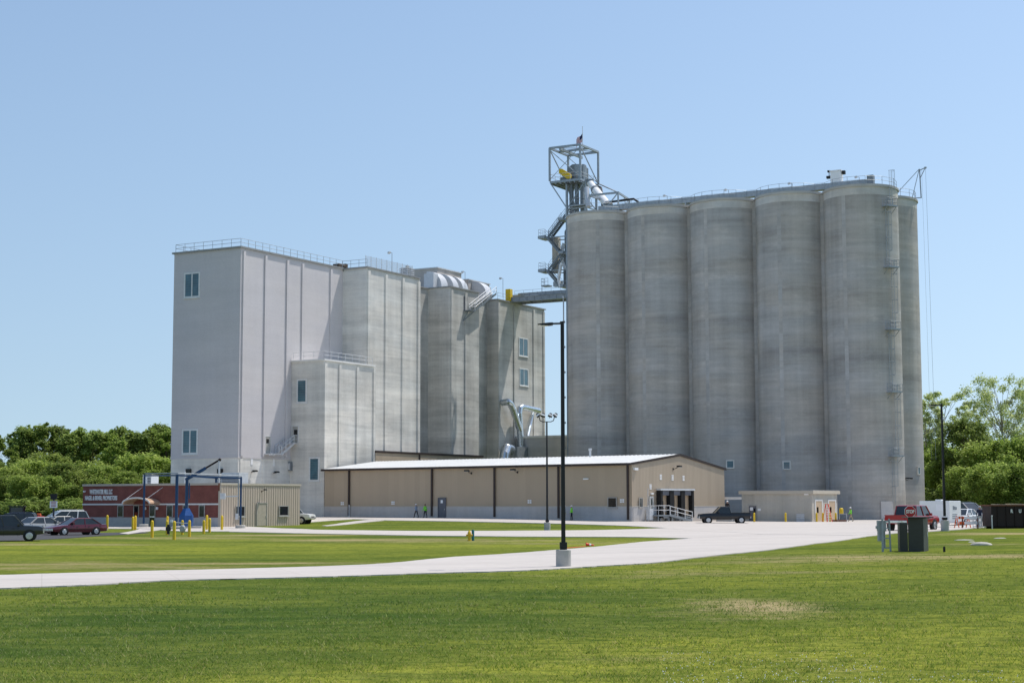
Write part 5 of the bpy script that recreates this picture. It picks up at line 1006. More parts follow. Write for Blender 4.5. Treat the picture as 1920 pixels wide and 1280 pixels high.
# ---------------------------------------------------------------- lamp posts
def lamp_post(label, px, py, Y, ptop, base_d, head='flat'):
    P = atY(px, Y); t = thing('lamp_post', label, 'lamp post', P, 0, 'black area lamps on concrete bases'); zt = onY(px, ptop, Y)[2] - P.z
    zb = {66: .70, 159: .78, 125: .82}[Y]
    b = MB(); b.lathe([(base_d / 2, -.3), (base_d / 2, zb - .025), (base_d / 2 - .025, zb)], n=28); b.build('base', M['footing_concrete'], t, smooth=40)
    c = MB(); c.box(-.14, .14, -.14, .14, zb + .002, zb + .06); c.box(-.15, .15, -.15, .15, zb + .06, zb + .30) if Y == 66 else c.box(-.18, .18, -.18, .18, zb + .06, zb + .22); c.build('base_cover', M['black_paint'], t, bevel=.012)
    p = MB()
    s0, s1 = (.085, .068) if head == 'flat' else (.11, .075)
    if head == 'flat': p.add([(x * s0, y * s0, zb + .3) for x, y in ((-1, -1), (1, -1), (1, 1), (-1, 1))] + [(x * s1, y * s1, zt) for x, y in ((-1, -1), (1, -1), (1, 1), (-1, 1))], [(0, 3, 2, 1), (4, 5, 6, 7), (0, 1, 5, 4), (1, 2, 6, 5), (2, 3, 7, 6), (3, 0, 4, 7)]); p.build('pole', M['black_paint'], t, bevel=.01)
    else: p.tube((0, 0, zb + .2), (0, 0, zt), s0, s1, n=12); p.build('pole', M['black_paint'], t, smooth=40)
    if head == 'flat':
        a = MB(); a.box(-.09, .09, -.09, .09, zt + .001, zt + .03); a.bar((-.05, 0, zt - .05), (-.42, 0, zt - .06), .08, .07); a.build('arm', M['black_paint'], t)
        h = MB(); h.prism([(-.38, zt - .02), (-.38, zt - .12), (-.55, zt - .14), (-.98, zt - .10), (-1.0, zt - .075), (-.55, zt - .025)], -.17, .17); hd = h.build('lamp_head', M['black_paint'], t)
        g = MB(); g.add([(-.95, -.13, zt - .115), (-.58, -.13, zt - .148), (-.58, .13, zt - .148), (-.95, .13, zt - .115)], [(0, 1, 2, 3)]); g.box(-.9, -.6, -.12, .12, zt - .155, zt - .135); g.build('lens', M['lamp_glass'], hd)
    else:
        a = MB(); a.path([(-.75, 0, zt + .45), (-.66, 0, zt + .1), (-.4, 0, zt - .02), (.4, 0, zt - .02), (.66, 0, zt + .1), (.75, 0, zt + .45)], .045, n=6); a.build('arm', M['black_paint'], t)
        for x, y, an in ((-.85, .0, -35), (-.35, .12, 15), (.35, .12, 20), (.85, 0, 35)):
            h = MB(); h.prism([(-.30, -.2), (.30, -.2), (.24, .1), (.12, .25), (-.12, .25), (-.24, .1)], -.2, .2); h.tube((0, 0, -.45), (0, 0, -.1), .04, n=6); hd = h.build('lamp_head', M['black_paint'], t); hd.location = (x, y, zt + .62); hd.rotation_euler = (R(-25), R(an), 0); hd.scale = (.72, .72, .72)
            g = MB(); g.box(-.26, .26, -.215, -.2, -.16, .08); g.build('lens', M['lamp_glass'], hd)
    return t
lamp_post('tall near black square lamp post on a round concrete base beside the road', 1056, 1066, 66, 604, .61)
lamp_post('thin black floodlight pole with four lamp heads on the upper lawn strip', 1026, 995, 159, 790, .62, 'flood')
lamp_post('black square lamp post on the far right in front of the trees', 1771, 995, 125, 757.5, .62)
wd = thing('lamp_wire', 'thin red cord trailing on the road from the near lamp base to the cone', 'cord', ground(1062, 1030), 0)
r_ = MB(); o_ = wd.location
pts = [ground(x, y) - o_ + Vector((0, 0, .07)) for x, y in ((1063, 1029), (1080, 1027.6), (1097, 1025.8))]; r_.path(pts, .018, n=5); r_.build('cord_line', M['safety_red'], wd)
cn = thing('traffic_cone', 'orange traffic cone lying on its side at the road edge', 'traffic cone', ground(1104, 1025.5) + Vector((0, 0, .06)), 0); cn.scale = (.62, .62, .62)
r_ = MB(); r_.tube((-.25, 0, .17), (.52, .05, .09), .17, .045, n=14); r_.build('cone_body', M['safety_red'], cn, smooth=50); r_ = MB(); r_.tube((.05, .02, .145), (.22, .03, .125), .135, .118, n=14); r_.build('collar', M['sign_white'], cn); r_ = MB(); r_.box(-.29, -.25, -.2, .2, .0, .40); r_.build('cone_foot', M['safety_red'], cn)

# hydrant and its marker
hy = thing('fire_hydrant', 'yellow fire hydrant on the lawn edge beside the upper road', 'hydrant', atY(880, 118), 0)
zt = onY(880, 992.2, 118)[2] - hy.location.z; s = zt / 1.0
r_ = MB(); r_.lathe([(.2, -.1), (.2, .06), (.13, .08), (.13, .58), (.17, .60), (.17, .66), (.15, .72), (.13, .8), (.07, .88), (.03, .94), (.03, 1.0)], n=14); r_.build('barrel', M['hydrant_yellow'], hy, smooth=35)
for d in ((-1, 0), (1, 0), (0, -1)): r_ = MB(); r_.tube((d[0] * .1, d[1] * .1, .5), (d[0] * .25, d[1] * .25, .5), .08, n=10); r_.tube((d[0] * .25, d[1] * .25, .5), (d[0] * .29, d[1] * .29, .5), .1, n=8); r_.build('nozzle', M['hydrant_yellow'], hy)
hy.scale = (s, s, s)
mp_ = thing('marker_post', 'round-topped teal utility marker post beside the yellow hydrant', 'marker post', atY(886.8, 118.4), 0); zt = onY(887, 992.5, 118.4)[2] - mp_.location.z
r_ = MB(); r_.lathe([(.1, -.1), (.1, zt * .93), (.07, zt)], n=12); r_.build('post', M['teal_paint'], mp_, smooth=40)

# ---------------------------------------------------------------- signs and utility cabinets on the right
ss = thing('stop_sign', 'red octagonal stop sign standing behind the green transformer box', 'stop sign', atY(1706.5, 111), 0)
zc_ = onY(1706, 958.5, 111)[2] - ss.location.z
r_ = MB(); r_.box(-.03, .03, .03, .07, -.2, zc_ + .3); r_.build('post', M['galvanized'], ss)
oc = lambda r: [(r * math.cos(R(22.5 + 45 * k)), zc_ + r * math.sin(R(22.5 + 45 * k))) for k in range(8)]
r_ = MB(); r_.prism(oc(.412), -.0, .02); sp_ = r_.build('sign_plate', M['sign_white'], ss); r_ = MB(); r_.prism(oc(.382), -.012, -.003); r_.build('red_face', M['sign_red'], sp_)
lettering('lettering', 'STOP', (-.29, -.02, zc_ - .125), .58, .25, 'letter_white', sp_); ss.rotation_euler = (0, 0, R(4))
tf = thing('transformer', 'dark green pad-mounted transformer box on the right lawn', 'transformer', atY(1716, 76), 0); ZT_ = onY(1716, 970.5, 76)[2] - tf.location.z
def tx(px): return float(onY(px, 1000, 76)[0] - tf.location.x)
r_ = MB(); r_.add([(tx(1702.5), 0, -.1), (tx(1729), -.25, -.1), (tx(1746.5), .6, -.1), (tx(1716), .95, -.1), (tx(1702.5), 0, ZT_), (tx(1729), -.25, ZT_), (tx(1746.5), .6, ZT_), (tx(1716), .95, ZT_)], [(0, 3, 2, 1), (4, 5, 6, 7), (0, 1, 5, 4), (1, 2, 6, 5), (2, 3, 7, 6), (3, 0, 4, 7)]); r_.build('tank', M['transformer_green'], tf, bevel=.02)
r_ = MB(); z2_ = ZT_ * .86; r_.add([(tx(1689), .25, -.1), (tx(1702), -.02, -.1), (tx(1702), .9, -.1), (tx(1692), .95, -.1), (tx(1689), .25, z2_), (tx(1702), -.02, z2_ + .0), (tx(1702), .9, z2_), (tx(1692), .95, z2_)], [(0, 3, 2, 1), (4, 5, 6, 7), (0, 1, 5, 4), (1, 2, 6, 5), (2, 3, 7, 6), (3, 0, 4, 7)]); r_.build('cable_cabinet', M['transformer_green'], tf, bevel=.02)
r_ = MB(); r_.box(tx(1702.5) - .03, tx(1746.5) + .04, -.3, 1.0, ZT_ + .003, ZT_ + .05); r_.build('lid', M['transformer_green'], tf); tf_h = MB(); tf_h.box(tx(1743), tx(1744.5), .42, .5, ZT_ * .42, ZT_ * .58); tf_h.build('latch', M['chrome'], tf)
mr = thing('meter_rack', 'grey electric meter cabinet on a galvanized pipe rack left of the transformer', 'meter rack', atY(1660, 76), 0); zt = onY(1660, 972, 76)[2] - mr.location.z
def rx(px): return float(onY(px, 1000, 76)[0] - mr.location.x)
r_ = MB(); r_.tube((rx(1654.5), 0, -.1), (rx(1655), 0, zt), .055, n=8); r_.tube((rx(1671), .2, -.1), (rx(1669.5), .2, zt), .045, n=8)
for z in (.18, .62, 1.08, zt - .1): r_.bar((rx(1654.5), 0, z), (rx(1670), .2, z), .05, .05)
r_.build('rack', M['galvanized'], mr); r_ = MB(); r_.box(rx(1647), rx(1663), .06, .35, zt * .62, zt - .08); r_.box(rx(1647.5), rx(1654), .06, .3, zt * .32, zt * .62 - .004); r_.build('cabinet', M['meter_grey'], mr, bevel=.015)
r_ = MB(); r_.tube((rx(1659.5), .15, zt * .1), (rx(1659.5), .15, zt * .62), .045, n=8); r_.box(rx(1644), rx(1647) - .004, .1, .25, zt * .7, zt * .78); r_.build('conduit', M['galvanized'], mr)
sk = thing('survey_stake', 'short dark marker stake in the right lawn beside the transformer', 'stake', atY(1768.5, 75), 0); r_ = MB(); r_.box(-.05, .05, -.02, .02, -.1, .22); r_.prism([(-.05, .221), (.05, .221), (0, .27)], -.02, .02); r_.build('stake_post', M['plastic_black'], sk)
rk = thing('boulder_edge', 'pale stone slab at the mouth of the drain ditch on the right lawn', 'stone', ground(1840, 1021.5), R(-20))
r_ = MB(); r_.ball((0, 0, .02), 1, sz=(.55, .32, .15), n=12); r_.build('stone', M['stone_white'], rk, smooth=60)
for i_, (x, y, s) in enumerate(((1808, 1012.5, .5), (1875, 1009, .45), (1822, 1016, .4))):
    t = thing('stone', ('flat pale stone left of the ditch mouth on the right lawn', 'flat pale stone right of the ditch mouth, up the bank', 'flat pale stone midway along the ditch on the right lawn')[i_], 'stone', ground(x, y), R(30 * i_), 'stones by the drain ditch'); r_ = MB(); r_.ball((0, 0, .0), 1, sz=(s * 1.2, s * .4, s * .12), n=10); r_.build('stone_body', M['stone_white'], t, smooth=60)
pk = thing('parking_sign', 'white parking sign on a dark post in the car park', 'sign', atY(100.5, 150), 0)
zt, zm, zl = [onY(100, y, 150)[2] - pk.location.z for y in (926.5, 939, 951.5)]
r_ = MB(); r_.box(-.07, .07, -.05, .05, -.2, zt); r_.build('post', M['car_navy'], pk); r_ = MB(); r_.box(-.34, .34, -.09, -.055, zl, zm); r_.build('sign_plate', M['sign_white'], pk); r_ = MB(); r_.box(-.3, .3, -.12, -.052, zm + .15, zt + .05); r_.build('dark_plate', M['plastic_black'], pk)
r_ = MB()
for k in range(4): r_.box(-.22, .22, -.1, -.092, zl + .12 + k * .13, zl + .17 + k * .13)
r_.build('print', M['tail_red'], pk)
ld = thing('stepladder', 'red and white folding stepladder standing against the concrete shed', 'stepladder', atY(1551, 198.5), R(25)); r_ = MB()
hl = onY(1551, 945.5, 198.5)[2] - ld.location.z
for s in (-1, 1): r_.bar((s * .38, -.45, 0), (s * .2, 0, hl), .08, .05); r_.bar((s * .36, .5, 0), (s * .2, .03, hl), .06, .04)
r_.box(-.24, .24, -.12, .14, hl + .002, hl + .07); r_.build('side_rail', M['safety_red'], ld); r_ = MB()
for k in range(1, 7): f_ = k / 7; r_.box(-.38 + .18 * f_, .38 - .18 * f_, -.45 + .45 * f_ - .05, -.45 + .45 * f_ + .05, hl * f_, hl * f_ + .04)
r_.build('step', M['sign_white'], ld)
bs = thing('drum_barrier', 'yellow barrel on a small white trestle right of the concrete shed', 'barrier', atY(1580.5, 201), 0); r_ = MB()
for s in (-.45, .45): r_.bar((s, 0, 0), (s, 0, 1.0), .05)
r_.bar((-.5, 0, 1.0), (.5, 0, 1.0), .05); r_.build('trestle', M['galv_light'], bs); r_ = MB(); r_.lathe([(.24, 1.03), (.25, 1.3), (.24, 1.62), (.14, 1.72)], n=12, c=(-.2, 0, 0)); r_.build('barrel', M['yellow_paint'], bs, smooth=40)
pw = thing('plank_stack', 'small stack of brown planks on the ground at the shed corner', 'planks', atY(1573, 200), R(-10)); r_ = MB()
for k in range(3): r_.box(-.9, .9, -.3 + k * .05, .3, .005 + k * .1, .09 + k * .1)
r_.build('plank', M['rust'], pw)

# ---------------------------------------------------------------- vehicles (front towards +x)
def wheel_of(t, x, y, r, w, mats=('tyre', 'rim')):
    s = 1 if y > 0 else -1; a = MB(); a.tube((x, y - s * w, r), (x, y, r), r, n=20); a.tube((x, y, r), (x, y + s * .015, r), r * .9, r * .84, n=20)
    o = a.build('wheel', M[mats[0]], t, smooth=40); b = MB(); b.tube((x, y + s * .016, r), (x, y + s * .03, r), r * .64, r * .58, n=18)
    for k in range(6): c = 2 * math.pi * k / 6; b.bar((x, y + s * .035, r), (x + r * .52 * math.cos(c), y + s * .035, r + r * .52 * math.sin(c)), .06, .02)
    b.build('rim', M[mats[1]], o); return o
def vehicle(name, label, cat, loc, rz, col, st, wd, roof, wheels, r, hw_r=.62, belt=None, pillars=(), group=None, bed=None, chrome=True, rails=False, cab_w=None):
    """st: (x, ztop, zbottom, halfwidth) stations from tail to nose; roof: (x0 rear belt, x1 rear roof, x2 front roof, x3 cowl, zbelt, zroof)"""
    t = thing(name, label, cat, loc, rz, group); W2 = wd / 2
    g = MB(); n = len(st)
    for (x, zt, zb, w) in st:
        zm = zb + (zt - zb) * .62; w *= W2
        g.v += [(x, -w * .93, zb), (x, -w, zb + (zt - zb) * .3), (x, -w, zm), (x, -w * .94, zt - .03), (x, -w * .80, zt), (x, w * .80, zt), (x, w * .94, zt - .03), (x, w, zm), (x, w, zb + (zt - zb) * .3), (x, w * .93, zb)]
    for i in range(n - 1):
        for k in range(10): g.f.append((i * 10 + k, i * 10 + (k + 1) % 10, (i + 1) * 10 + (k + 1) % 10, (i + 1) * 10 + k)); g.m.append(0)
    g.f += [tuple(range(10)), tuple(range((n - 1) * 10, n * 10))[::-1]]; g.m += [0, 0]
    for x in wheels:
        for s in (-1, 1): g.tube((x, s * (W2 - .25), r + .02), (x, s * (W2 + .006), r + .02), r + .06, n=20, m=1)
    g.build('body', [M[col], M['plastic_black']], t, smooth=32)
    for x in wheels:
        for s in (-1, 1): wheel_of(t, x, s * (W2 + .012), r, .22)
    x0, x1, x2, x3, zb, zr = roof; wb, wr = W2 * .90, W2 * hw_r * 1.12
    lo = [(x0, -wb), (x3, -wb), (x3, wb), (x0, wb)]; hi = [(x1, -wr), (x2, -wr), (x2, wr), (x1, wr)]
    def pt(c, f): return Vector((lo[c][0] + (hi[c][0] - lo[c][0]) * f, lo[c][1] + (hi[c][1] - lo[c][1]) * f, zb + (zr - .05 - zb) * f))
    def quad(name_, a, b):
        q = [pt(a, -.04), pt(b, -.04), pt(b, 1), pt(a, 1)]; c = sum(q, Vector()) / 4; nrm = (q[1] - q[0]).cross(q[3] - q[0]).normalized(); m_ = MB(); m_.add(q + [v - nrm * .05 for v in q], [(0, 1, 2, 3), (7, 6, 5, 4), (0, 4, 5, 1), (1, 5, 6, 2), (2, 6, 7, 3), (3, 7, 4, 0)]); return m_.build(name_, M['car_glass'], t)
    quad('side_window', 0, 1); quad('windshield', 1, 2); quad('side_window', 2, 3); quad('rear_window', 3, 0)
    c = MB(); T = .05
    for k in range(4): c.bar(pt(k, -.05), pt(k, 1.0), .09, .07)
    for f in pillars:
        for a, b in ((0, 1), (3, 2)):
            p_, q_ = pt(a, -.03).lerp(pt(b, -.03), f), pt(a, 1).lerp(pt(b, 1), f); c.bar(p_ + Vector((0, (-.012 if a == 0 else .012), 0)), q_ + Vector((0, (-.012 if a == 0 else .012), 0)), .09, .04)
    zr0 = zr - .07; c.add([(hi[k][0], hi[k][1], zr0) for k in range(4)] + [(hi[k][0] + (.12 if k in (0, 3) else -.12), hi[k][1] * .86, zr) for k in range(4)], [(0, 3, 2, 1), (4, 5, 6, 7), (0, 1, 5, 4), (1, 2, 6, 5), (2, 3, 7, 6), (3, 0, 4, 7)])
    if rails:
        for s in (-1, 1): c.tube((x1 + .1, s * wr * .8, zr + .06), (x2 - .3, s * wr * .8, zr + .06), .025, n=5)
    c.build('cabin', M[col], t, smooth=32)
    xf, xr = st[-1][0], st[0][0]; zf = st[-1][1]; zr_ = st[0][1]; wf_, wrr = st[-1][3] * W2, st[0][3] * W2
    for s in (-1, 1):
        h = MB(); h.box(xf - .14, xf + .012, s * wf_ * .58, s * wf_ * .97, zf - .22, zf - .05); h.build('headlight', M['lamp_glass'], t, bevel=.015)
        h = MB(); h.box(xr - .012, xr + .1, s * wrr * .66, s * wrr * .985, zr_ - .34, zr_ - .10); h.build('taillight', M['tail_red'], t, bevel=.015)
        h = MB(); mx0 = x3 - .35; h.box(mx0 - .08, mx0 + .08, s * (wb + .02), s * (wb + .24), zb + .02, zb + .2); h.build('mirror', M[col], t, bevel=.02)
    b = MB(); b.box(xf - .12, xf + .05, -wf_ * .96, wf_ * .96, st[-1][2], st[-1][2] + .2); b.build('bumper', M['chrome' if chrome else col], t, bevel=.02)
    b = MB(); b.box(xr - .06, xr + .12, -wrr * .96, wrr * .96, st[0][2], st[0][2] + .2); b.build('bumper', M['chrome' if chrome else col], t, bevel=.02)
    b = MB(); b.box(xf - .05, xf + .015, -wf_ * .5, wf_ * .5, zf - .27, zf - .07); b.build('grille', M['plastic_black'], t)
    d = MB(); xs_ = [x0 + (x3 - x0) * f for f in ([.04] + list(pillars) + [.86])]
    for s in (-1, 1):
        for x in xs_: d.box(x - .006, x + .006, s * (W2 - .05), s * (W2 + .003), .38, zb - .08)
        for x in xs_[1:]: d.box(x - .42, x - .24, s * (W2 - .02), s * (W2 + .025), zb - .22, zb - .18)
        d.box(wheels[1] + r + .1, wheels[0] - r - .1, s * (W2 - .02), s * (W2 + .012), .52, .56)
    d.build('door_trim', M['plastic_black'], t)
    if bed:
        xb0, xb1, zbd = bed; b = MB(); b.box(xb0 + .08, xb1 - .05, -W2 * .80, W2 * .80, zbd + .002, zbd + .015); b.build('bed_liner', M['plastic_black'], t); b = MB()
        for s in (-1, 1): b.box(xb0, xb1, s * W2 * .80, s * W2 * .95, zbd - .02, zbd + .05)
        b.box(xb0 - .002, xb0 + .07, -W2 * .8, W2 * .8, zbd - .02, zbd + .05); b.build('bed_rail', M[col], t)
    return t
SEDAN = [(-2.62, .84, .40, .84), (-2.5, .93, .34, .93), (-1.7, .99, .30, 1), (-1.0, .97, .27, 1), (.6, .95, .27, 1), (1.0, .95, .28, 1), (1.9, .86, .30, .985), (2.45, .76, .34, .93), (2.62, .66, .40, .84)]
SED_R = (-1.95, -1.15, .30, 1.15, .95, 1.50)
def sedan(label, px, Y, rz, col, k=1.0, group='cars in the car park', dz=0):
    P = atY(px, Y); t = vehicle('parked_car', label, 'car', P, rz, col, SEDAN, 1.9, SED_R, (1.62, -1.45), .33, .66, pillars=(.5,), group=group); t.scale = (k, k, k); return t
SUVST = [(-2.5, .98, .45, .88), (-2.4, 1.02, .36, .96), (-1.0, 1.03, .30, 1), (.8, 1.02, .30, 1), (1.15, 1.02, .32, 1), (1.9, .93, .34, .97), (2.35, .82, .38, .9), (2.5, .70, .42, .82)]
def van(label, px, Y, rz, col, roofz=1.76, group='cars in the car park', k=1.0):
    P = atY(px, Y); t = vehicle('minivan', label, 'minivan', P, rz, col, SUVST, 1.98, (-2.42, -2.05, .35, 1.45, 1.01, roofz), (1.55, -1.55), .35, .74, pillars=(.30, .62), group=group, chrome=False, rails=True); t.scale = (k, k, k); return t
def pickup(label, P, rz, col, crew, group='pickup trucks', k=1.0):
    if crew: st = [(-2.95, 1.16, .62, .93), (-2.9, 1.18, .55, .97), (-1.3, 1.18, .50, 1), (-1.15, 1.18, .46, 1), (1.2, 1.19, .46, 1), (1.45, 1.21, .48, 1), (2.6, 1.16, .50, .99), (2.9, 1.08, .55, .97), (2.95, .95, .60, .93)]; rf = (-1.22, -1.05, .82, 1.5, 1.16, 1.97); wl = (1.95, -1.95); pl = (.48,); bd = (-2.93, -1.2, 1.18)
    else: st = [(-2.78, 1.10, .58, .96), (-2.75, 1.12, .50, .98), (-.9, 1.12, .46, 1), (-.6, 1.13, .42, 1), (.75, 1.13, .42, 1), (1.0, 1.14, .42, 1), (2.35, 1.07, .46, .99), (2.7, 1.0, .50, .96), (2.78, .86, .54, .92)]; rf = (-.66, -.50, .42, 1.08, 1.12, 1.84); wl = (1.85, -1.75); pl = (); bd = (-2.76, -.72, 1.12)
    t = vehicle('pickup_truck', label, 'pickup', P, rz, col, st, 2.02, rf, wl, .41 if crew else .37, .70, pillars=pl, group=group, bed=bd); t.scale = (k, k, k); return t
pickup('dark grey crew cab pickup cut off by the left edge of the picture', atY(7, 118), R(14), 'car_graphite', True, k=.95)
sedan('maroon sedan parked nearest, facing left in front of the brick office', 143, 139, R(180 + 44), 'car_maroon', .97)
sedan('tan silver sedan seen from behind, between the dark pickup and the maroon car', 80, 144, R(55), 'car_silver')
sedan('cream sedan just behind the maroon car', 106, 150, R(180 + 42), 'car_cream')
sedan('bright red sedan behind the dark grey pickup', 57, 151, R(180 + 40), 'car_red')
van('white minivan parked behind the cars beside the brick wall', 116, 164, R(180 + 32), 'car_white', k=1.04)
van('dark navy van behind the dark grey pickup', 22, 150, R(185), 'car_navy', 1.8)
pickup('white pickup parked behind the tan wing of the office', atY(541, 187), R(-14), 'car_white', True)
pickup('black single cab pickup facing left on the paved apron by the shed', atY(1357, 184), R(182), 'car_black', False, k=1.03)
pickup('bright red crew cab pickup behind the transformer and stop sign', atY(1710, 128), R(52), 'car_scarlet', True)
sedan('white car partly hidden behind the white box trailer', 1803, 158, R(-125), 'car_white', 1.05, 'cars by the trailer')
van('grey minivan beyond the white car on the right', 1812, 172, R(-60), 'car_grey', 1.9, 'cars by the trailer', k=1.1)
# box trailer
tr = thing('box_trailer', 'white enclosed box trailer behind the right lamp post', 'trailer', atY(1763, 148), R(-48)); z1_ = onY(1765, 938.5, 148)[2] - tr.location.z
g = MB(); g.box(-1.55, 1.55, -.95, .95, .42, z1_); g.build('box_body', M['car_white'], tr, bevel=.05)
g = MB(); g.box(-1.57, 1.57, -.97, .97, .42, .62); g.build('skirt', M['galv_light'], tr)
g = MB(); g.box(.2, 1.2, -.972, -.955, 1.5, 2.1); g.build('door_panel', M['sign_white'], tr)
g = MB()
for k in range(3): g.box(1.551, 1.57, -.35 + k * .22, -.2 + k * .22, 1.6, 1.95 - .05 * k)
for k in range(3): g.box(1.551, 1.57, -.45, .3, .8 + k * .18, .86 + k * .18)
g.build('faded_print', M['galv_dark'], tr)
g = MB(); g.bar((1.5, 0, .45), (2.7, 0, .45), .14); g.tube((2.3, 0, .02), (2.3, 0, .9), .06, n=8); g.build('drawbar', M['plastic_black'], tr)
for s in (-1, 1): wheel_of(tr, -.2, s * .99, .34, .2)
g = MB(); g.box(-.3, .3, -.3, .3, z1_ + .003, z1_ + .12); g.build('roof_vent', M['sign_white'], tr, bevel=.03)
# small tractor with orange hood behind the parked cars
tk = thing('tractor', 'orange compact tractor with dark cab behind the parked cars', 'tractor', atY(42, 172), R(8)); zc_ = onY(38, 948, 172)[2] - tk.location.z
g = MB(); g.box(.2, 1.9, -.42, .42, .75, 1.5); g.build('hood', M['orange_paint'], tk, bevel=.12)
g = MB()
for x in (-1.2, .15):
    for s in (-.55, .55): g.box(x - .05, x + .05, s - .05, s + .05, .7, zc_ - .1)
g.box(-1.35, .3, -.7, .7, zc_ - .1, zc_); g.build('cab_frame', M['plastic_black'], tk); g = MB(); g.box(-1.15, .1, -.5, .5, .75, zc_ - .15); g.build('cab_glass', M['car_glass'], tk)
for x, r_ in ((-.6, .75), (1.5, .45)):
    for s in (-1, 1): wheel_of(tk, x, s * .8, r_, .3)
# dumpster
dp = thing('dumpster', 'long dark brown roll-off dumpster with white letters at the right edge', 'dumpster', atY(1858.5, 134), R(2)); zt = onY(1870, 946, 134)[2] - dp.location.z
g = MB(); g.box(.0, 6.4, 0, 2.3, .18, zt - .1); 
for k in range(9): g.box(.5 + k * .72, .58 + k * .72, -.08, -.002, .2, zt - .14)
g.build('container', M['dumpster_paint'], dp); g = MB(); g.box(-.2, 6.5, -.14, 2.4, zt - .1, zt); g.build('top_rail', M['rust'], dp); g = MB()
for y in (.3, 1.8): g.box(.2, 6.2, y, y + .2, -.02, .18)
g.build('skid', M['dumpster_paint'], dp); g = MB()
rr = random.Random(4)
for k in range(16): x = rr.uniform(0, 6.2); g.box(x, x + rr.uniform(.2, .6), rr.uniform(.1, 1), rr.uniform(1.1, 2.2), zt, zt + rr.uniform(.02, .10))
g.build('debris', M['straw'], dp)
for ch, px_ in (('R', 1897), ('U', 1912.5)): x = float(onY(px_, 960, 134)[0] - dp.location.x); lettering('lettering', ch, (x - .1, -.1, onY(1897, 961, 134)[2] - dp.location.z), .2, .30, 'letter_white', dp)
# barricades and a white rail gate between trailer and dumpster
for i_, (px_, Y_, rz_, lb) in enumerate(((1804, 138, 25, 'orange and white barricade leaning over beside the trailer'), (1818, 136, -8, 'white barricade frame standing right of the orange one'))):
    t = thing('barricade', lb, 'barricade', atY(px_, Y_), R(rz_), 'road barricades by the trailer'); g = MB()
    for s in (-.62, .62): g.bar((s, -.3, 0), (s, 0, 1.05), .06); g.bar((s, .3, 0), (s, 0, 1.05), .06)
    g.build('leg', M['rust' if i_ else 'orange_paint'], t)
    for z in (.35, .78):
        for k in range(6): g2 = g2 if k else MB(); g2.box(-.7 + k * .235, -.7 + (k + 1) * .235, -.22 + z * .2, -.18 + z * .2, z, z + .22, m=(k % 2 if i_ == 0 else (1 if k in (0,) else 0)))
        g2.build('board', [M['sign_white'], M['orange_paint']], t)
gt = thing('rail_gate', 'white slatted rail gate beside the brown dumpster', 'gate', atY(1843, 140), R(-6)); g = MB()
for k in range(8): g.bar((-.85 + k * .245, 0, 0), (-.85 + k * .245, 0, 1.0), .05)
for z in (.12, .55, .98): g.bar((-.9, 0, z), (.92, 0, z), .06)
g.build('gate_frame', M['galv_light'], gt)
g = MB(); g.box(-.6, -.2, .06, .1, .05, .6); g.box(.1, .6, .06, .1, .05, .5); g.build('gate_panel', M['sign_white'], gt)
fn = thing('rail_post', 'white-topped end post joining the rail gate and the dumpster', 'post', atY(1859.5, 132.5), 0); g = MB(); g.tube((0, 0, 0), (0, 0, 1.0), .045, n=8); g.ball((0, 0, 1.03), .07); g.build('post', M['galv_light'], fn)

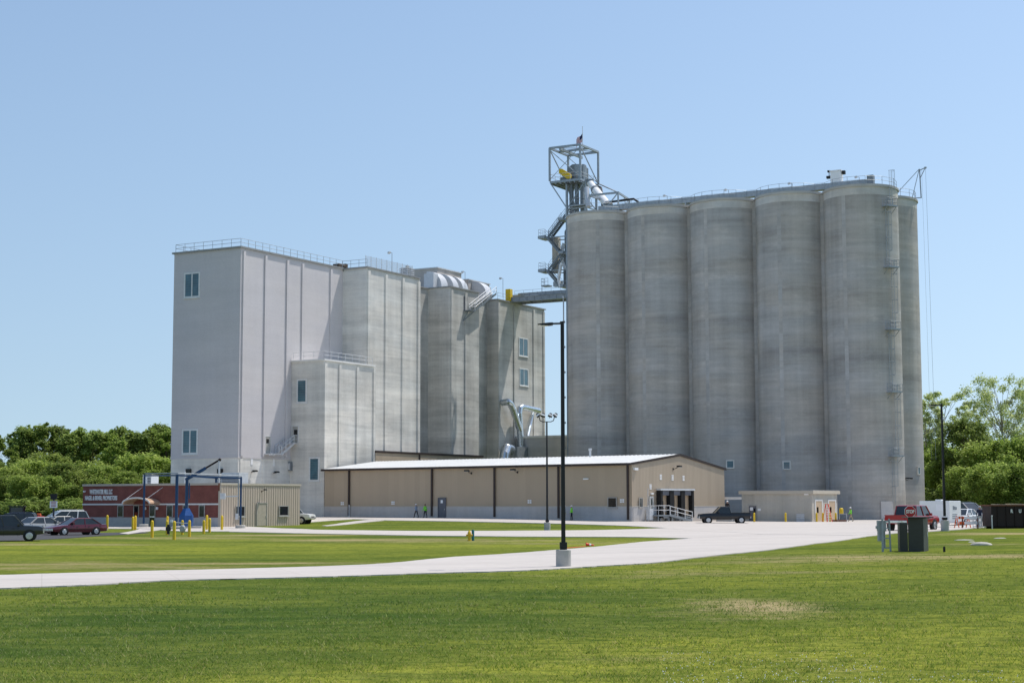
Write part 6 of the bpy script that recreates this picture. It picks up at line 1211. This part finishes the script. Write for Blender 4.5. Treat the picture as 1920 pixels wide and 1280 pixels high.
# ---------------------------------------------------------------- people
def person(label, P, rz, shirt, pants, hat, pose, group='people on the site', h=1.76, vest=None):
    t = thing('person', label, 'person', P, rz, group)
    s, lean = pose.get('stride', 0.06), pose.get('lean', 0.0); aL, aR = pose.get('arms', (0.1, -0.1))
    J = {'pel': (0, 0, .95), 'sp': (lean * .4, 0, 1.15), 'ch': (lean * .8, 0, 1.36), 'nk': (lean, 0, 1.50), 'hd': (lean + .02, 0, 1.62), 'tp': (lean + .02, 0, 1.70)}
    for sd, nm, st_, ar in ((1, 'l', s, aL), (-1, 'r', -s, aR)):
        J['h' + nm] = (0, .10 * sd, .90); J['k' + nm] = (st_ * .55 + .03, .11 * sd, .50); J['a' + nm] = (st_ - (.04 if st_ < 0 else 0), .11 * sd, .09); J['t' + nm] = (st_ + .17, .12 * sd, .05)
        J['s' + nm] = (lean * .9, .19 * sd, 1.43); J['e' + nm] = (lean * .9 + ar * .5, .25 * sd, 1.16); J['w' + nm] = (lean * .9 + ar * 1.2 + .08, .25 * sd, .92); J['p' + nm] = (lean * .9 + ar * 1.3 + .1, .25 * sd, .86)
        if pose.get('bent') == nm: J['w' + nm] = (lean + .28, .16 * sd, 1.18); J['p' + nm] = (lean + .34, .13 * sd, 1.20)
    keys = list(J); E_ = [('pel', 'sp'), ('sp', 'ch'), ('ch', 'nk'), ('nk', 'hd'), ('hd', 'tp')]
    for nm in 'lr': E_ += [('pel', 'h' + nm), ('h' + nm, 'k' + nm), ('k' + nm, 'a' + nm), ('a' + nm, 't' + nm), ('ch', 's' + nm), ('s' + nm, 'e' + nm), ('e' + nm, 'w' + nm), ('w' + nm, 'p' + nm)]
    rad = {'pel': .145, 'sp': .14, 'ch': .155, 'nk': .06, 'hd': .098, 'tp': .085, 'h': .10, 'k': .065, 'a': .05, 't': .045, 's': .075, 'e': .05, 'w': .036, 'p': .042}
    me = bpy.data.meshes.new('person_body'); me.from_pydata([J[k] for k in keys], [(keys.index(a), keys.index(b)) for a, b in E_], []); o = bpy.data.objects.new('person_body', me); COL.objects.link(o)
    md = o.modifiers.new('skin', 'SKIN'); md.use_smooth_shade = True
    for i, k in enumerate(keys):
        rr_ = rad.get(k, rad.get(k[0])); v = me.skin_vertices[0].data[i]; v.radius = (rr_ * (.72 if k in ('sp', 'ch', 'pel') else 1), rr_); v.use_root = (k == 'pel')
    sb = o.modifiers.new('sub', 'SUBSURF'); sb.levels = sb.render_levels = 1
    bpy.context.view_layer.update(); m2 = bpy.data.meshes.new_from_object(o.evaluated_get(bpy.context.evaluated_depsgraph_get())); bpy.data.objects.remove(o)
    b = MB(); b.v = [tuple(v.co) for v in m2.vertices]; b.f = [tuple(p.vertices) for p in m2.polygons]; b.m = []
    for p in m2.polygons:
        c = p.center; up_arm = abs(c.y) > .2
        hand = any((c - Vector(J[q])).length < .075 for q in ('pl', 'pr')) or any((c - Vector(J[q])).length < .03 for q in ('wl', 'wr'))
        b.m.append(0 if (c.z > 1.485 or hand) else (3 if c.z < .085 else (2 if c.z < .93 and not up_arm else 1)))
    bpy.data.meshes.remove(m2)
    for nm, sd in (('l', 1), ('r', -1)):       # fingers, thumb
        w_, p_ = Vector(J['w' + nm]), Vector(J['p' + nm]); d = (p_ - w_).normalized(); u = Vector((d.z, 0, -d.x)).normalized()
        for k, ln in enumerate((.075, .085, .08, .06)):
            q = p_ + d * .035 + u * (.027 - .018 * k); q2 = q + d * ln * .55; b.tube(q, q2, .010, .009, n=5, m=0); b.tube(q2, q2 + d * ln * .4 - Vector((0, sd * .03, 0)), .009, .007, n=5, m=0)
        q = p_ + u * .035; b.tube(q, q + u * .03 + d * .045, .012, .009, n=5, m=0)
    hd = Vector(J['hd']); b.ball(hd + Vector((.105, 0, -.015)), .02, m=0, n=6)
    for sd in (-1, 1): b.ball(hd + Vector((.086, sd * .035, .02)), .012, m=4, n=5); b.ball(hd + Vector((0, sd * .1, 0)), .025, m=0, n=6)
    b.box(hd.x + .085, hd.x + .097, -.025, .025, hd.z - .062, hd.z - .052, 4)
    b.build('body', [M['skin'], M[shirt], M[pants], M['black_rubber'], M['hair_dark']], t, smooth=60)
    if vest:
        v = MB(); n_ = 12; rows = []
        for z, ax, ay, fx in ((.98, .135, .185, .35), (1.15, .125, .18, .42), (1.32, .135, .205, .72), (1.46, .10, .17, .95)):
            rows.append([(lean * fx + ax * math.cos(2 * math.pi * k / n_), ay * math.sin(2 * math.pi * k / n_), z) for k in range(n_)])
        v.v = [p for r in rows for p in r]
        for i in range(3):
            for k in range(n_): v.f.append((i * n_ + k, i * n_ + (k + 1) % n_, (i + 1) * n_ + (k + 1) % n_, (i + 1) * n_ + k)); v.m.append(1 if i == 1 and k % 6 == 0 else 0)
        v.build('vest', [M[vest], M['sign_white']], t, smooth=60)
    if hat:
        q = MB(); c = Vector(J['tp']); q.lathe([(.135, -.005), (.128, .02), (.122, .06), (.09, .105), (.03, .125)], n=14, c=c - Vector((0, 0, .02))); q.box(c.x + .08, c.x + .2, -.09, .09, c.z - .03, c.z - .012); q.build('hard_hat', M[hat], t, smooth=50)
    else:
        q = MB(); c = Vector(J['tp']); q.ball(c - Vector((.015, 0, .01)), .1, sz=(.108, .1, .085), n=10); q.build('hair', M['hair_dark'], t, smooth=60)
    k = h / 1.80; t.scale = (k, k, k); return t
def wp(px, d):                     # a standing point d metres in front of the warehouse wall
    x, _ = wf(px); p = FL + WV * x - WN * d; return Vector((p.x, p.y, gz(p.x, p.y) + .053))
person('person in white hard hat and pale blue shirt walking left along the warehouse', wp(790.5, 1.0), WRZ + R(180), 'shirt_blue', 'jeans_dark', 'hat_white', dict(stride=.26, lean=.04, arms=(-.16, .16), bent='r'))
person('person in lime green vest and dark trousers walking beside the second downspout', wp(807.5, 1.0), WRZ + R(180), 'vest_green', 'jeans_dark', None, dict(stride=.16, lean=.05, arms=(.1, -.12)), vest='vest_green')
person('person in white hard hat and grey shirt standing at the warehouse wall', wp(1074.3, 1.6), WRZ - R(120), 'grey_cloth', 'khaki', 'hat_white', dict(stride=.04, arms=(.04, .02)))
person('person in white hard hat and lime green vest standing at the warehouse wall', wp(1086, 1.5), WRZ + R(200), 'vest_green', 'jeans_dark', 'hat_white', dict(stride=.06, arms=(.06, .0)), vest='vest_green')
person('person in white hard hat, green vest and khaki trousers walking by the silos', atY(1595.5, 202) + Vector((0, 0, .053)), R(185), 'vest_green', 'khaki', 'hat_white', dict(stride=.30, lean=.05, arms=(-.1, .12)), vest='vest_green')
pl_ = thing('loading_platform', 'low concrete step behind the bed of the black pickup', 'platform', atY(1364, 199.5) - Vector((0, 0, .05)), -YAW); g = MB(); g.box(-1.2, 1.2, -.7, 2.0, -.1, .85); g.box(-1.0, 1.0, -1.05, -.703, -.1, .45); g.build('step_block', M['footing_concrete'], pl_)
person('person in dark coat and white hard hat behind the bed of the black pickup', atY(1364, 199.5) + Vector((0, 0, .80)), R(-100), 'coat_dark', 'coat_dark', 'hat_white', dict(stride=.04, arms=(.05, .05)))
person('person in grey cap and navy shirt behind the white rail gate', atY(1837, 143.5) + Vector((0, 0, .03)), R(80), 'shirt_navy', 'grey_cloth', 'meter_grey', dict(stride=.05, arms=(.05, .05)), h=1.85)

# ---------------------------------------------------------------- trees
def crown_mesh(name, seed, lobes, leaf, nleaf, mat, bare=0.0):
    nleaf = int(nleaf * 1.6); leaf = leaf * .74
    """lobes: (x,y,z,r) clumps; leaves scattered through a thick shell of every clump"""
    rg = np.random.default_rng(seed); L_ = np.array(lobes); wgt = L_[:, 3] ** 2; wgt /= wgt.sum(); pick = rg.choice(len(L_), nleaf, p=wgt)
    d = rg.normal(size=(nleaf, 3)); d /= np.linalg.norm(d, axis=1, keepdims=True); d[:, 2] = np.where(rg.random(nleaf) < .3, np.abs(d[:, 2]), d[:, 2])
    rad = L_[pick, 3] * (rg.random(nleaf) ** .30) * (1 + .26 * rg.normal(size=nleaf)); c = L_[pick, :3] + d * rad[:, None] * np.array([1, 1, .85])
    nrm = d * .45 + rg.normal(size=(nleaf, 3)) * .55 + np.array([.12, 0, .85]); nrm /= np.linalg.norm(nrm, axis=1, keepdims=True)
    t = np.cross(nrm, rg.normal(size=(nleaf, 3))); t /= np.linalg.norm(t, axis=1, keepdims=True); u = np.cross(nrm, t); sz = leaf * (.6 + .8 * rg.random(nleaf))[:, None]
    v = np.stack([c - t * sz * .5, c + u * sz * .34, c + t * sz * .5, c - u * sz * .34], 1).reshape(-1, 3)
    me = bpy.data.meshes.new(name); nf = nleaf; me.vertices.add(nf * 4); me.vertices.foreach_set('co', v.ravel().astype(np.float32)); me.loops.add(nf * 4); me.loops.foreach_set('vertex_index', np.arange(nf * 4, dtype=np.int32))
    me.polygons.add(nf); me.polygons.foreach_set('loop_start', np.arange(0, nf * 4, 4, dtype=np.int32)); me.update(calc_edges=True); me.validate(); me.materials.append(M[mat]); return me
def tree_kind(seed, H, R_, z0, n, kind, leaf, nleaf, mat, bark='bark', tr=.22):
    rr = random.Random(seed); lobes = []; limbs = MB(); top = Vector((rr.uniform(-.3, .3), rr.uniform(-.3, .3), H * .82))
    pts = [Vector((0, 0, -.4)), Vector((rr.uniform(-.2, .2), rr.uniform(-.2, .2), H * .25)), Vector((rr.uniform(-.35, .35), rr.uniform(-.35, .35), H * .55)), top]
    for i, (a, b) in enumerate(zip(pts, pts[1:])): limbs.tube(a, b, tr * (1 - .27 * i), tr * (1 - .27 * (i + 1)) + .02, n=7)
    for k in range(n):
        f = (k + .5) / n; z = z0 + (H - z0) * f
        if kind == 'round': pr = math.sqrt(max(.05, 1 - (2 * f - 1) ** 2)) * (1.0 if f > .4 else .95)
        elif kind == 'tall': pr = (.65 + .5 * math.sin(math.pi * min(1, f * 1.05))) * (1.0 if f < .75 else (1 - (f - .75) * 2.6))
        else: pr = .5 + .8 * math.sin(math.pi * f * .93)
        a = k * 2.4 + rr.uniform(-.5, .5); q = R_ * pr * (.3 + .75 * rr.random()); r = R_ * (rr.uniform(.16, .44) if kind != 'airy' else rr.uniform(.10, .25)); z = min(z, H - r * .7)
        c = Vector((q * math.cos(a), q * math.sin(a), z)); lobes.append((*c, r)); s = pts[1].lerp(pts[3], max(0, min(1, (z - H * (.38 + .2 * rr.random())) / (H * .62)))); limbs.tube(s - Vector((0, 0, .6)), c, tr * .2, .02, n=5)
    if kind == 'tall':
        for k in range(16): a = rr.uniform(0, 6.28); q = R_ * rr.uniform(.0, .85); lobes.append((q * math.cos(a), q * math.sin(a), H * (1.0 - .16 * (q / R_) ** 2) * rr.uniform(.90, 1.03), R_ * rr.uniform(.07, .15)))
    if kind == 'round':
        for k in range(14): a = rr.uniform(0, 6.28); q = R_ * rr.uniform(.3, 1.05); lobes.append((q * math.cos(a), q * math.sin(a), z0 + (H - z0) * (.5 + .55 * math.sqrt(max(0, 1 - min(1, q / R_) ** 2))) * rr.uniform(.9, 1.02), R_ * rr.uniform(.08, .16)))
    lb = limbs.build('trunk', M[bark]); mesh = lb.data; bpy.data.objects.remove(lb); return mesh, crown_mesh('crown', seed, lobes, leaf, nleaf, mat)
KINDS = {
    'dark1': tree_kind(11, 16, 3.4, 2.0, 30, 'tall', .55, 7000, 'leaf_dark'), 'dark2': tree_kind(12, 16, 3.0, 2.5, 26, 'tall', .52, 6500, 'leaf_dark'), 'mid1': tree_kind(13, 16, 3.8, 2.0, 30, 'tall', .55, 7500, 'leaf_mid'), 'mid2': tree_kind(18, 16, 3.2, 1.5, 28, 'tall', .5, 7000, 'leaf_mid'),
    'light1': tree_kind(14, 9, 4.0, .8, 30, 'round', .45, 8000, 'leaf_light'), 'light2': tree_kind(15, 9, 3.6, .5, 26, 'round', .42, 7500, 'leaf_mid'), 'airy1': tree_kind(16, 24, 6.2, 5, 84, 'airy', .45, 10500, 'leaf_grey', 'bark_pale', .34), 'airy2': tree_kind(17, 22, 4.2, 3, 72, 'airy', .42, 9500, 'leaf_grey', 'bark_pale', .26),
    'domed': tree_kind(19, 14, 4.4, 3.5, 34, 'round', .5, 9000, 'leaf_dark'), 'shrub': tree_kind(20, 4.2, 2.4, .2, 16, 'round', .38, 3000, 'leaf_mid', tr=.1), 'shrub2': tree_kind(21, 4.5, 2.6, .2, 16, 'round', .4, 3200, 'leaf_dark', tr=.1)}
HK = {'dark1': 16, 'dark2': 16, 'mid1': 16, 'mid2': 16, 'light1': 9, 'light2': 9, 'airy1': 24, 'airy2': 22, 'domed': 14, 'shrub': 4.2, 'shrub2': 4.5}
rt_ = random.Random(7)
def tree(px, ptop, Y, kind, label, group, sx=1.0):
    P = atY(px, Y); zt = onY(px, ptop, Y)[2] - P.z; k = zt / HK[kind]; tm, cm = KINDS[kind]
    t = thing('shrub' if kind.startswith('shrub') else 'tree', label, 'shrub' if kind.startswith('shrub') else 'tree', P - Vector((0, 0, .1)), rt_.uniform(0, 6.28), group); t.scale = (sx * math.sqrt(k) if k < 1 else sx * k ** .7, sx * math.sqrt(k) if k < 1 else sx * k ** .7, k)
    for nm, m_ in (('trunk', tm), ('crown', cm)): o = bpy.data.objects.new(nm, m_); COL.objects.link(o); o.parent = t
    return t
GB = 'tall trees of the wood behind the car park'; GF = 'lower trees along the front of the wood'
for px, py, Y, kd in [(-150, 812, 292, 'dark1'), (-118, 806, 296, 'mid1'), (-88, 815, 290, 'dark2'), (-60, 808, 295, 'mid2'), (-32, 822, 288, 'dark1'), (-6, 818, 284, 'mid1'), (22, 822, 296, 'dark2'), (42, 799, 292, 'dark1'), (62, 803, 297, 'mid2'), (82, 796, 292, 'mid1'), (104, 799, 294, 'dark2'), (126, 811, 290, 'dark1'), (148, 806, 293, 'mid2'), (172, 808, 290, 'dark2'), (190, 813, 296, 'dark1'),
                      (206, 811, 292, 'mid2'), (222, 801, 299, 'dark2'), (242, 809, 295, 'mid1'), (262, 811, 292, 'dark1'), (280, 806, 296, 'mid2'), (294, 796, 299, 'dark2'), (312, 806, 292, 'mid1'), (332, 806, 296, 'dark1'), (352, 806, 300, 'mid1'), (372, 806, 302, 'dark1'),
                      (50, 832, 300, 'dark1'), (118, 830, 302, 'dark1'), (160, 835, 300, 'dark2'), (230, 830, 303, 'dark1'), (300, 830, 300, 'dark1')]:
    tree(px, py, Y, kd, 'tall dark green tree standing in the wood behind the car park' if kd.startswith('dark') else 'tall mid green tree standing in the wood behind the car park', GB)
tree(214, 826, 268, 'mid2', 'yellowish green tree with a visible dark trunk, taller than its row, left of the mill', GF, .95)
for px, py, Y, kd in [(-140, 872, 250, 'light1'), (-95, 866, 254, 'light2'), (-52, 872, 250, 'light1'), (-20, 866, 256, 'light2'), (8, 872, 250, 'light1'), (36, 868, 256, 'light2'), (62, 872, 248, 'light1'), (88, 856, 256, 'light1'), (112, 868, 250, 'light2'), (138, 876, 246, 'light1'), (162, 873, 252, 'light1'), (186, 872, 250, 'light2'), (234, 872, 252, 'light2'), (256, 866, 258, 'light1'), (284, 868, 254, 'light2'), (308, 864, 260, 'light1'), (334, 870, 262, 'light2'),
                      (0, 905, 240, 'light2'), (48, 900, 238, 'light1'), (92, 905, 240, 'light2'), (130, 902, 238, 'light1'), (172, 905, 240, 'light2'), (-70, 905, 240, 'light2')]:
    tree(px, py + rt_.uniform(-16, 12), Y + rt_.uniform(-5, 5), kd, 'rounded light green tree along the front of the wood' if kd == 'light1' else 'rounded mid green tree along the front of the wood', GF)
for i, px in enumerate(range(-170, 200, 22)): tree(px, 932 + (i * 37 % 11), 226 + (i * 29 % 13), ('shrub', 'shrub2')[i % 2], 'dense shrub at the foot of the wood behind the car park', 'shrubs at the foot of the wood', 1.15)
for i, px in enumerate(range(-430, -170, 30)): tree(px, 806 + (i * 37 % 17), 288 + (i * 29 % 13), ('dark1', 'mid1', 'dark2', 'mid2')[i % 4], ('tall dark green tree standing in the wood behind the car park', 'tall mid green tree standing in the wood behind the car park')[i % 2], GB)
for i, px in enumerate(range(-430, -150, 34)): tree(px, 868 + (i * 31 % 15), 248 + (i * 23 % 11), ('light1', 'light2')[i % 2], ('rounded light green tree along the front of the wood', 'rounded mid green tree along the front of the wood')[i % 2], GF)
tree(1884, 704, 275, 'airy1', 'tallest tree, airy and pale trunked, at the right edge', 'airy pale trees on the right', .92)
tree(1766, 735, 282, 'airy2', 'airy pale tree right behind the right lamp post', 'airy pale trees on the right', 1.25)
tree(1741, 752, 268, 'airy2', 'airy pale tree touching the right side of the silos', 'airy pale trees on the right', 1.0)
tree(1826, 752, 292, 'airy2', 'thin airy pale tree rising behind the dark domed tree', 'airy pale trees on the right', .7)
tree(1948, 730, 285, 'airy2', 'airy pale tree cut by the right edge of the picture', 'airy pale trees on the right', 1.2)
tree(1986, 716, 290, 'airy1', 'airy pale tree beyond the right edge', 'airy pale trees on the right', .9)
tree(1812, 787, 244, 'domed', 'dark domed tree above the bushes, right of the right lamp post', 'broad trees on the right', .95)
GR = 'bushy trees along the right boundary'
for px, py, Y, kd in [(1738, 832, 268, 'light1'), (1752, 850, 262, 'mid2'), (1776, 838, 258, 'light1'), (1800, 852, 250, 'light2'), (1826, 846, 244, 'light2'), (1850, 832, 238, 'light1'), (1874, 850, 242, 'mid2'), (1897, 822, 236, 'light2'), (1920, 834, 240, 'light1'), (1946, 826, 242, 'light2'), (1976, 834, 240, 'light1'), (2008, 828, 244, 'light2'), (2044, 826, 240, 'light1'), (1716, 850, 280, 'light2'),
                      (1752, 884, 250, 'light2'), (1770, 868, 247, 'light1'), (1796, 894, 236, 'light2'), (1814, 876, 234, 'light1'), (1842, 880, 226, 'light2'), (1862, 868, 224, 'light1'), (1888, 886, 222, 'light2'), (1912, 868, 220, 'light2'), (1942, 882, 222, 'light1'), (1733, 880, 266, 'light1')]:
    tree(px, py, Y, kd, {'light1': 'light green bushy tree along the right boundary', 'light2': 'mid green bushy tree along the right boundary', 'mid2': 'narrow mid green tree among the bushes on the right'}[kd], GR)
for i, px in enumerate(range(2070, 2420, 32)): tree(px, 822 + (i * 31 % 21), 240 + (i * 23 % 17), ('light1', 'light2')[i % 2], ('light green bushy tree along the right boundary', 'mid green bushy tree along the right boundary')[i % 2], GR)
for i, px in enumerate(range(1752, 2010, 19)): tree(px, 916 + (i * 31 % 17), 240 - i * 2.2 + (i * 23 % 7), 'shrub2', 'dark dense shrub low behind the dumpster and trailer', 'dark shrubs on the right', 1.1)

# ---------------------------------------------------------------- grass blades and clover near the camera
rg = np.random.default_rng(3); bx, by, bs_ = [], [], []
for y0 in range(17, 74, 3):
    y1 = y0 + 3; dens = 640 * math.exp(-(y0 - 17) / 11.5); n = int(dens * (y1 - y0) * (y1 + y0) / 2 * .86); yy = np.sqrt(rg.uniform(y0 ** 2, y1 ** 2, n)); xx = rg.uniform(-.43, .43, n) * yy; bx.append(xx); by.append(yy); bs_.append(np.full(n, .034 + .0004 * y0))
bx, by, bs_ = np.concatenate(bx), np.concatenate(by), np.concatenate(bs_)
cl = np.sin(bx * 1.7 + np.sin(by * 1.3) * 2) * np.sin(by * 1.1 + np.sin(bx * .9) * 2); keep = rg.random(len(bx)) < .62 + .38 * cl; bx, by, bs_, cl = bx[keep], by[keep], bs_[keep], cl[keep]
ncl = 420; cyy = np.sqrt(rg.uniform(17 ** 2, 50 ** 2, ncl)); cxx = rg.uniform(-.42, .42, ncl) * cyy; cn = rg.integers(14, 60, ncl); rs = rg.uniform(.06, .28, ncl)
wx = np.repeat(cxx, cn) + rg.normal(size=cn.sum()) * np.repeat(rs, cn); wy = np.repeat(cyy, cn) + rg.normal(size=cn.sum()) * np.repeat(rs, cn)
nb0 = len(bx); bx = np.concatenate([bx, wx]); by = np.concatenate([by, wy]); bs_ = np.concatenate([bs_, np.full(len(wx), .055)]); cl = np.concatenate([cl, np.full(len(wx), 1.6)])
lo_a = np.array([G(x, y) for x, y in [(-420, 1125), (0, 1104), (320, 1089), (640, 1081), (960, 1071), (1230, 1055), (1440, 1031.5)]]); road_y = np.interp(bx, lo_a[:, 0], lo_a[:, 1]); keep = by < road_y - .15; bx, by, bs_, cl = bx[keep], by[keep], bs_[keep], cl[keep]
n = len(bx); bz = hgt(bx, by); ht = bs_ * rg.uniform(.5, 1.35, n) * (1 + .3 * np.minimum(cl, 1)); an = rg.uniform(0, 6.28, n); wd_ = rg.uniform(.005, .011, n) * (by / 22) ** .7; ln_ = ht * rg.uniform(.5, 1.7, n); la_ = rg.uniform(0, 6.28, n)
v = np.empty((n, 3, 3)); v[:, 0] = np.stack([bx - wd_ * np.cos(an), by - wd_ * np.sin(an), bz - .01], 1); v[:, 1] = np.stack([bx + wd_ * np.cos(an), by + wd_ * np.sin(an), bz - .01], 1); v[:, 2] = np.stack([bx + ln_ * np.cos(la_), by + ln_ * np.sin(la_), bz + ht], 1)
me = bpy.data.meshes.new('grass'); me.vertices.add(n * 3); me.vertices.foreach_set('co', v.ravel().astype(np.float32)); me.loops.add(n * 3); me.loops.foreach_set('vertex_index', np.arange(n * 3, dtype=np.int32)); me.polygons.add(n); me.polygons.foreach_set('loop_start', np.arange(0, n * 3, 3, dtype=np.int32)); me.update(calc_edges=True); me.materials.append(M['grass_blade']); al = me.attributes.new('lush', 'FLOAT', 'POINT'); al.data.foreach_set('value', np.repeat(lush_at(bx, by) + np.where(cl > 1.2, .45, 0) + .25 * cl * (cl < 1.2), 3).astype(np.float32))
o = bpy.data.objects.new('grass', me); COL.objects.link(o); tag(o, 'short green lawn grass in the foreground', 'grass', kind='stuff')
f_ = MB(); rr = random.Random(9)
for k in range(600):
    px_, py_ = (rr.uniform(1240, 1660), rr.uniform(1225, 1300)) if k < 460 else (rr.uniform(1700, 2000), rr.uniform(1262, 1300)); p = ground(px_, py_); r_ = rr.uniform(.005, .010)
    if rr.random() < .35 + .6 * (py_ - 1225) / 75: f_.ball(p + Vector((0, 0, .045)), r_, n=5)
o = f_.build('clover', M['sign_white']); tag(o, 'tiny white clover flowers dotted in the nearest lawn', 'clover', kind='stuff')
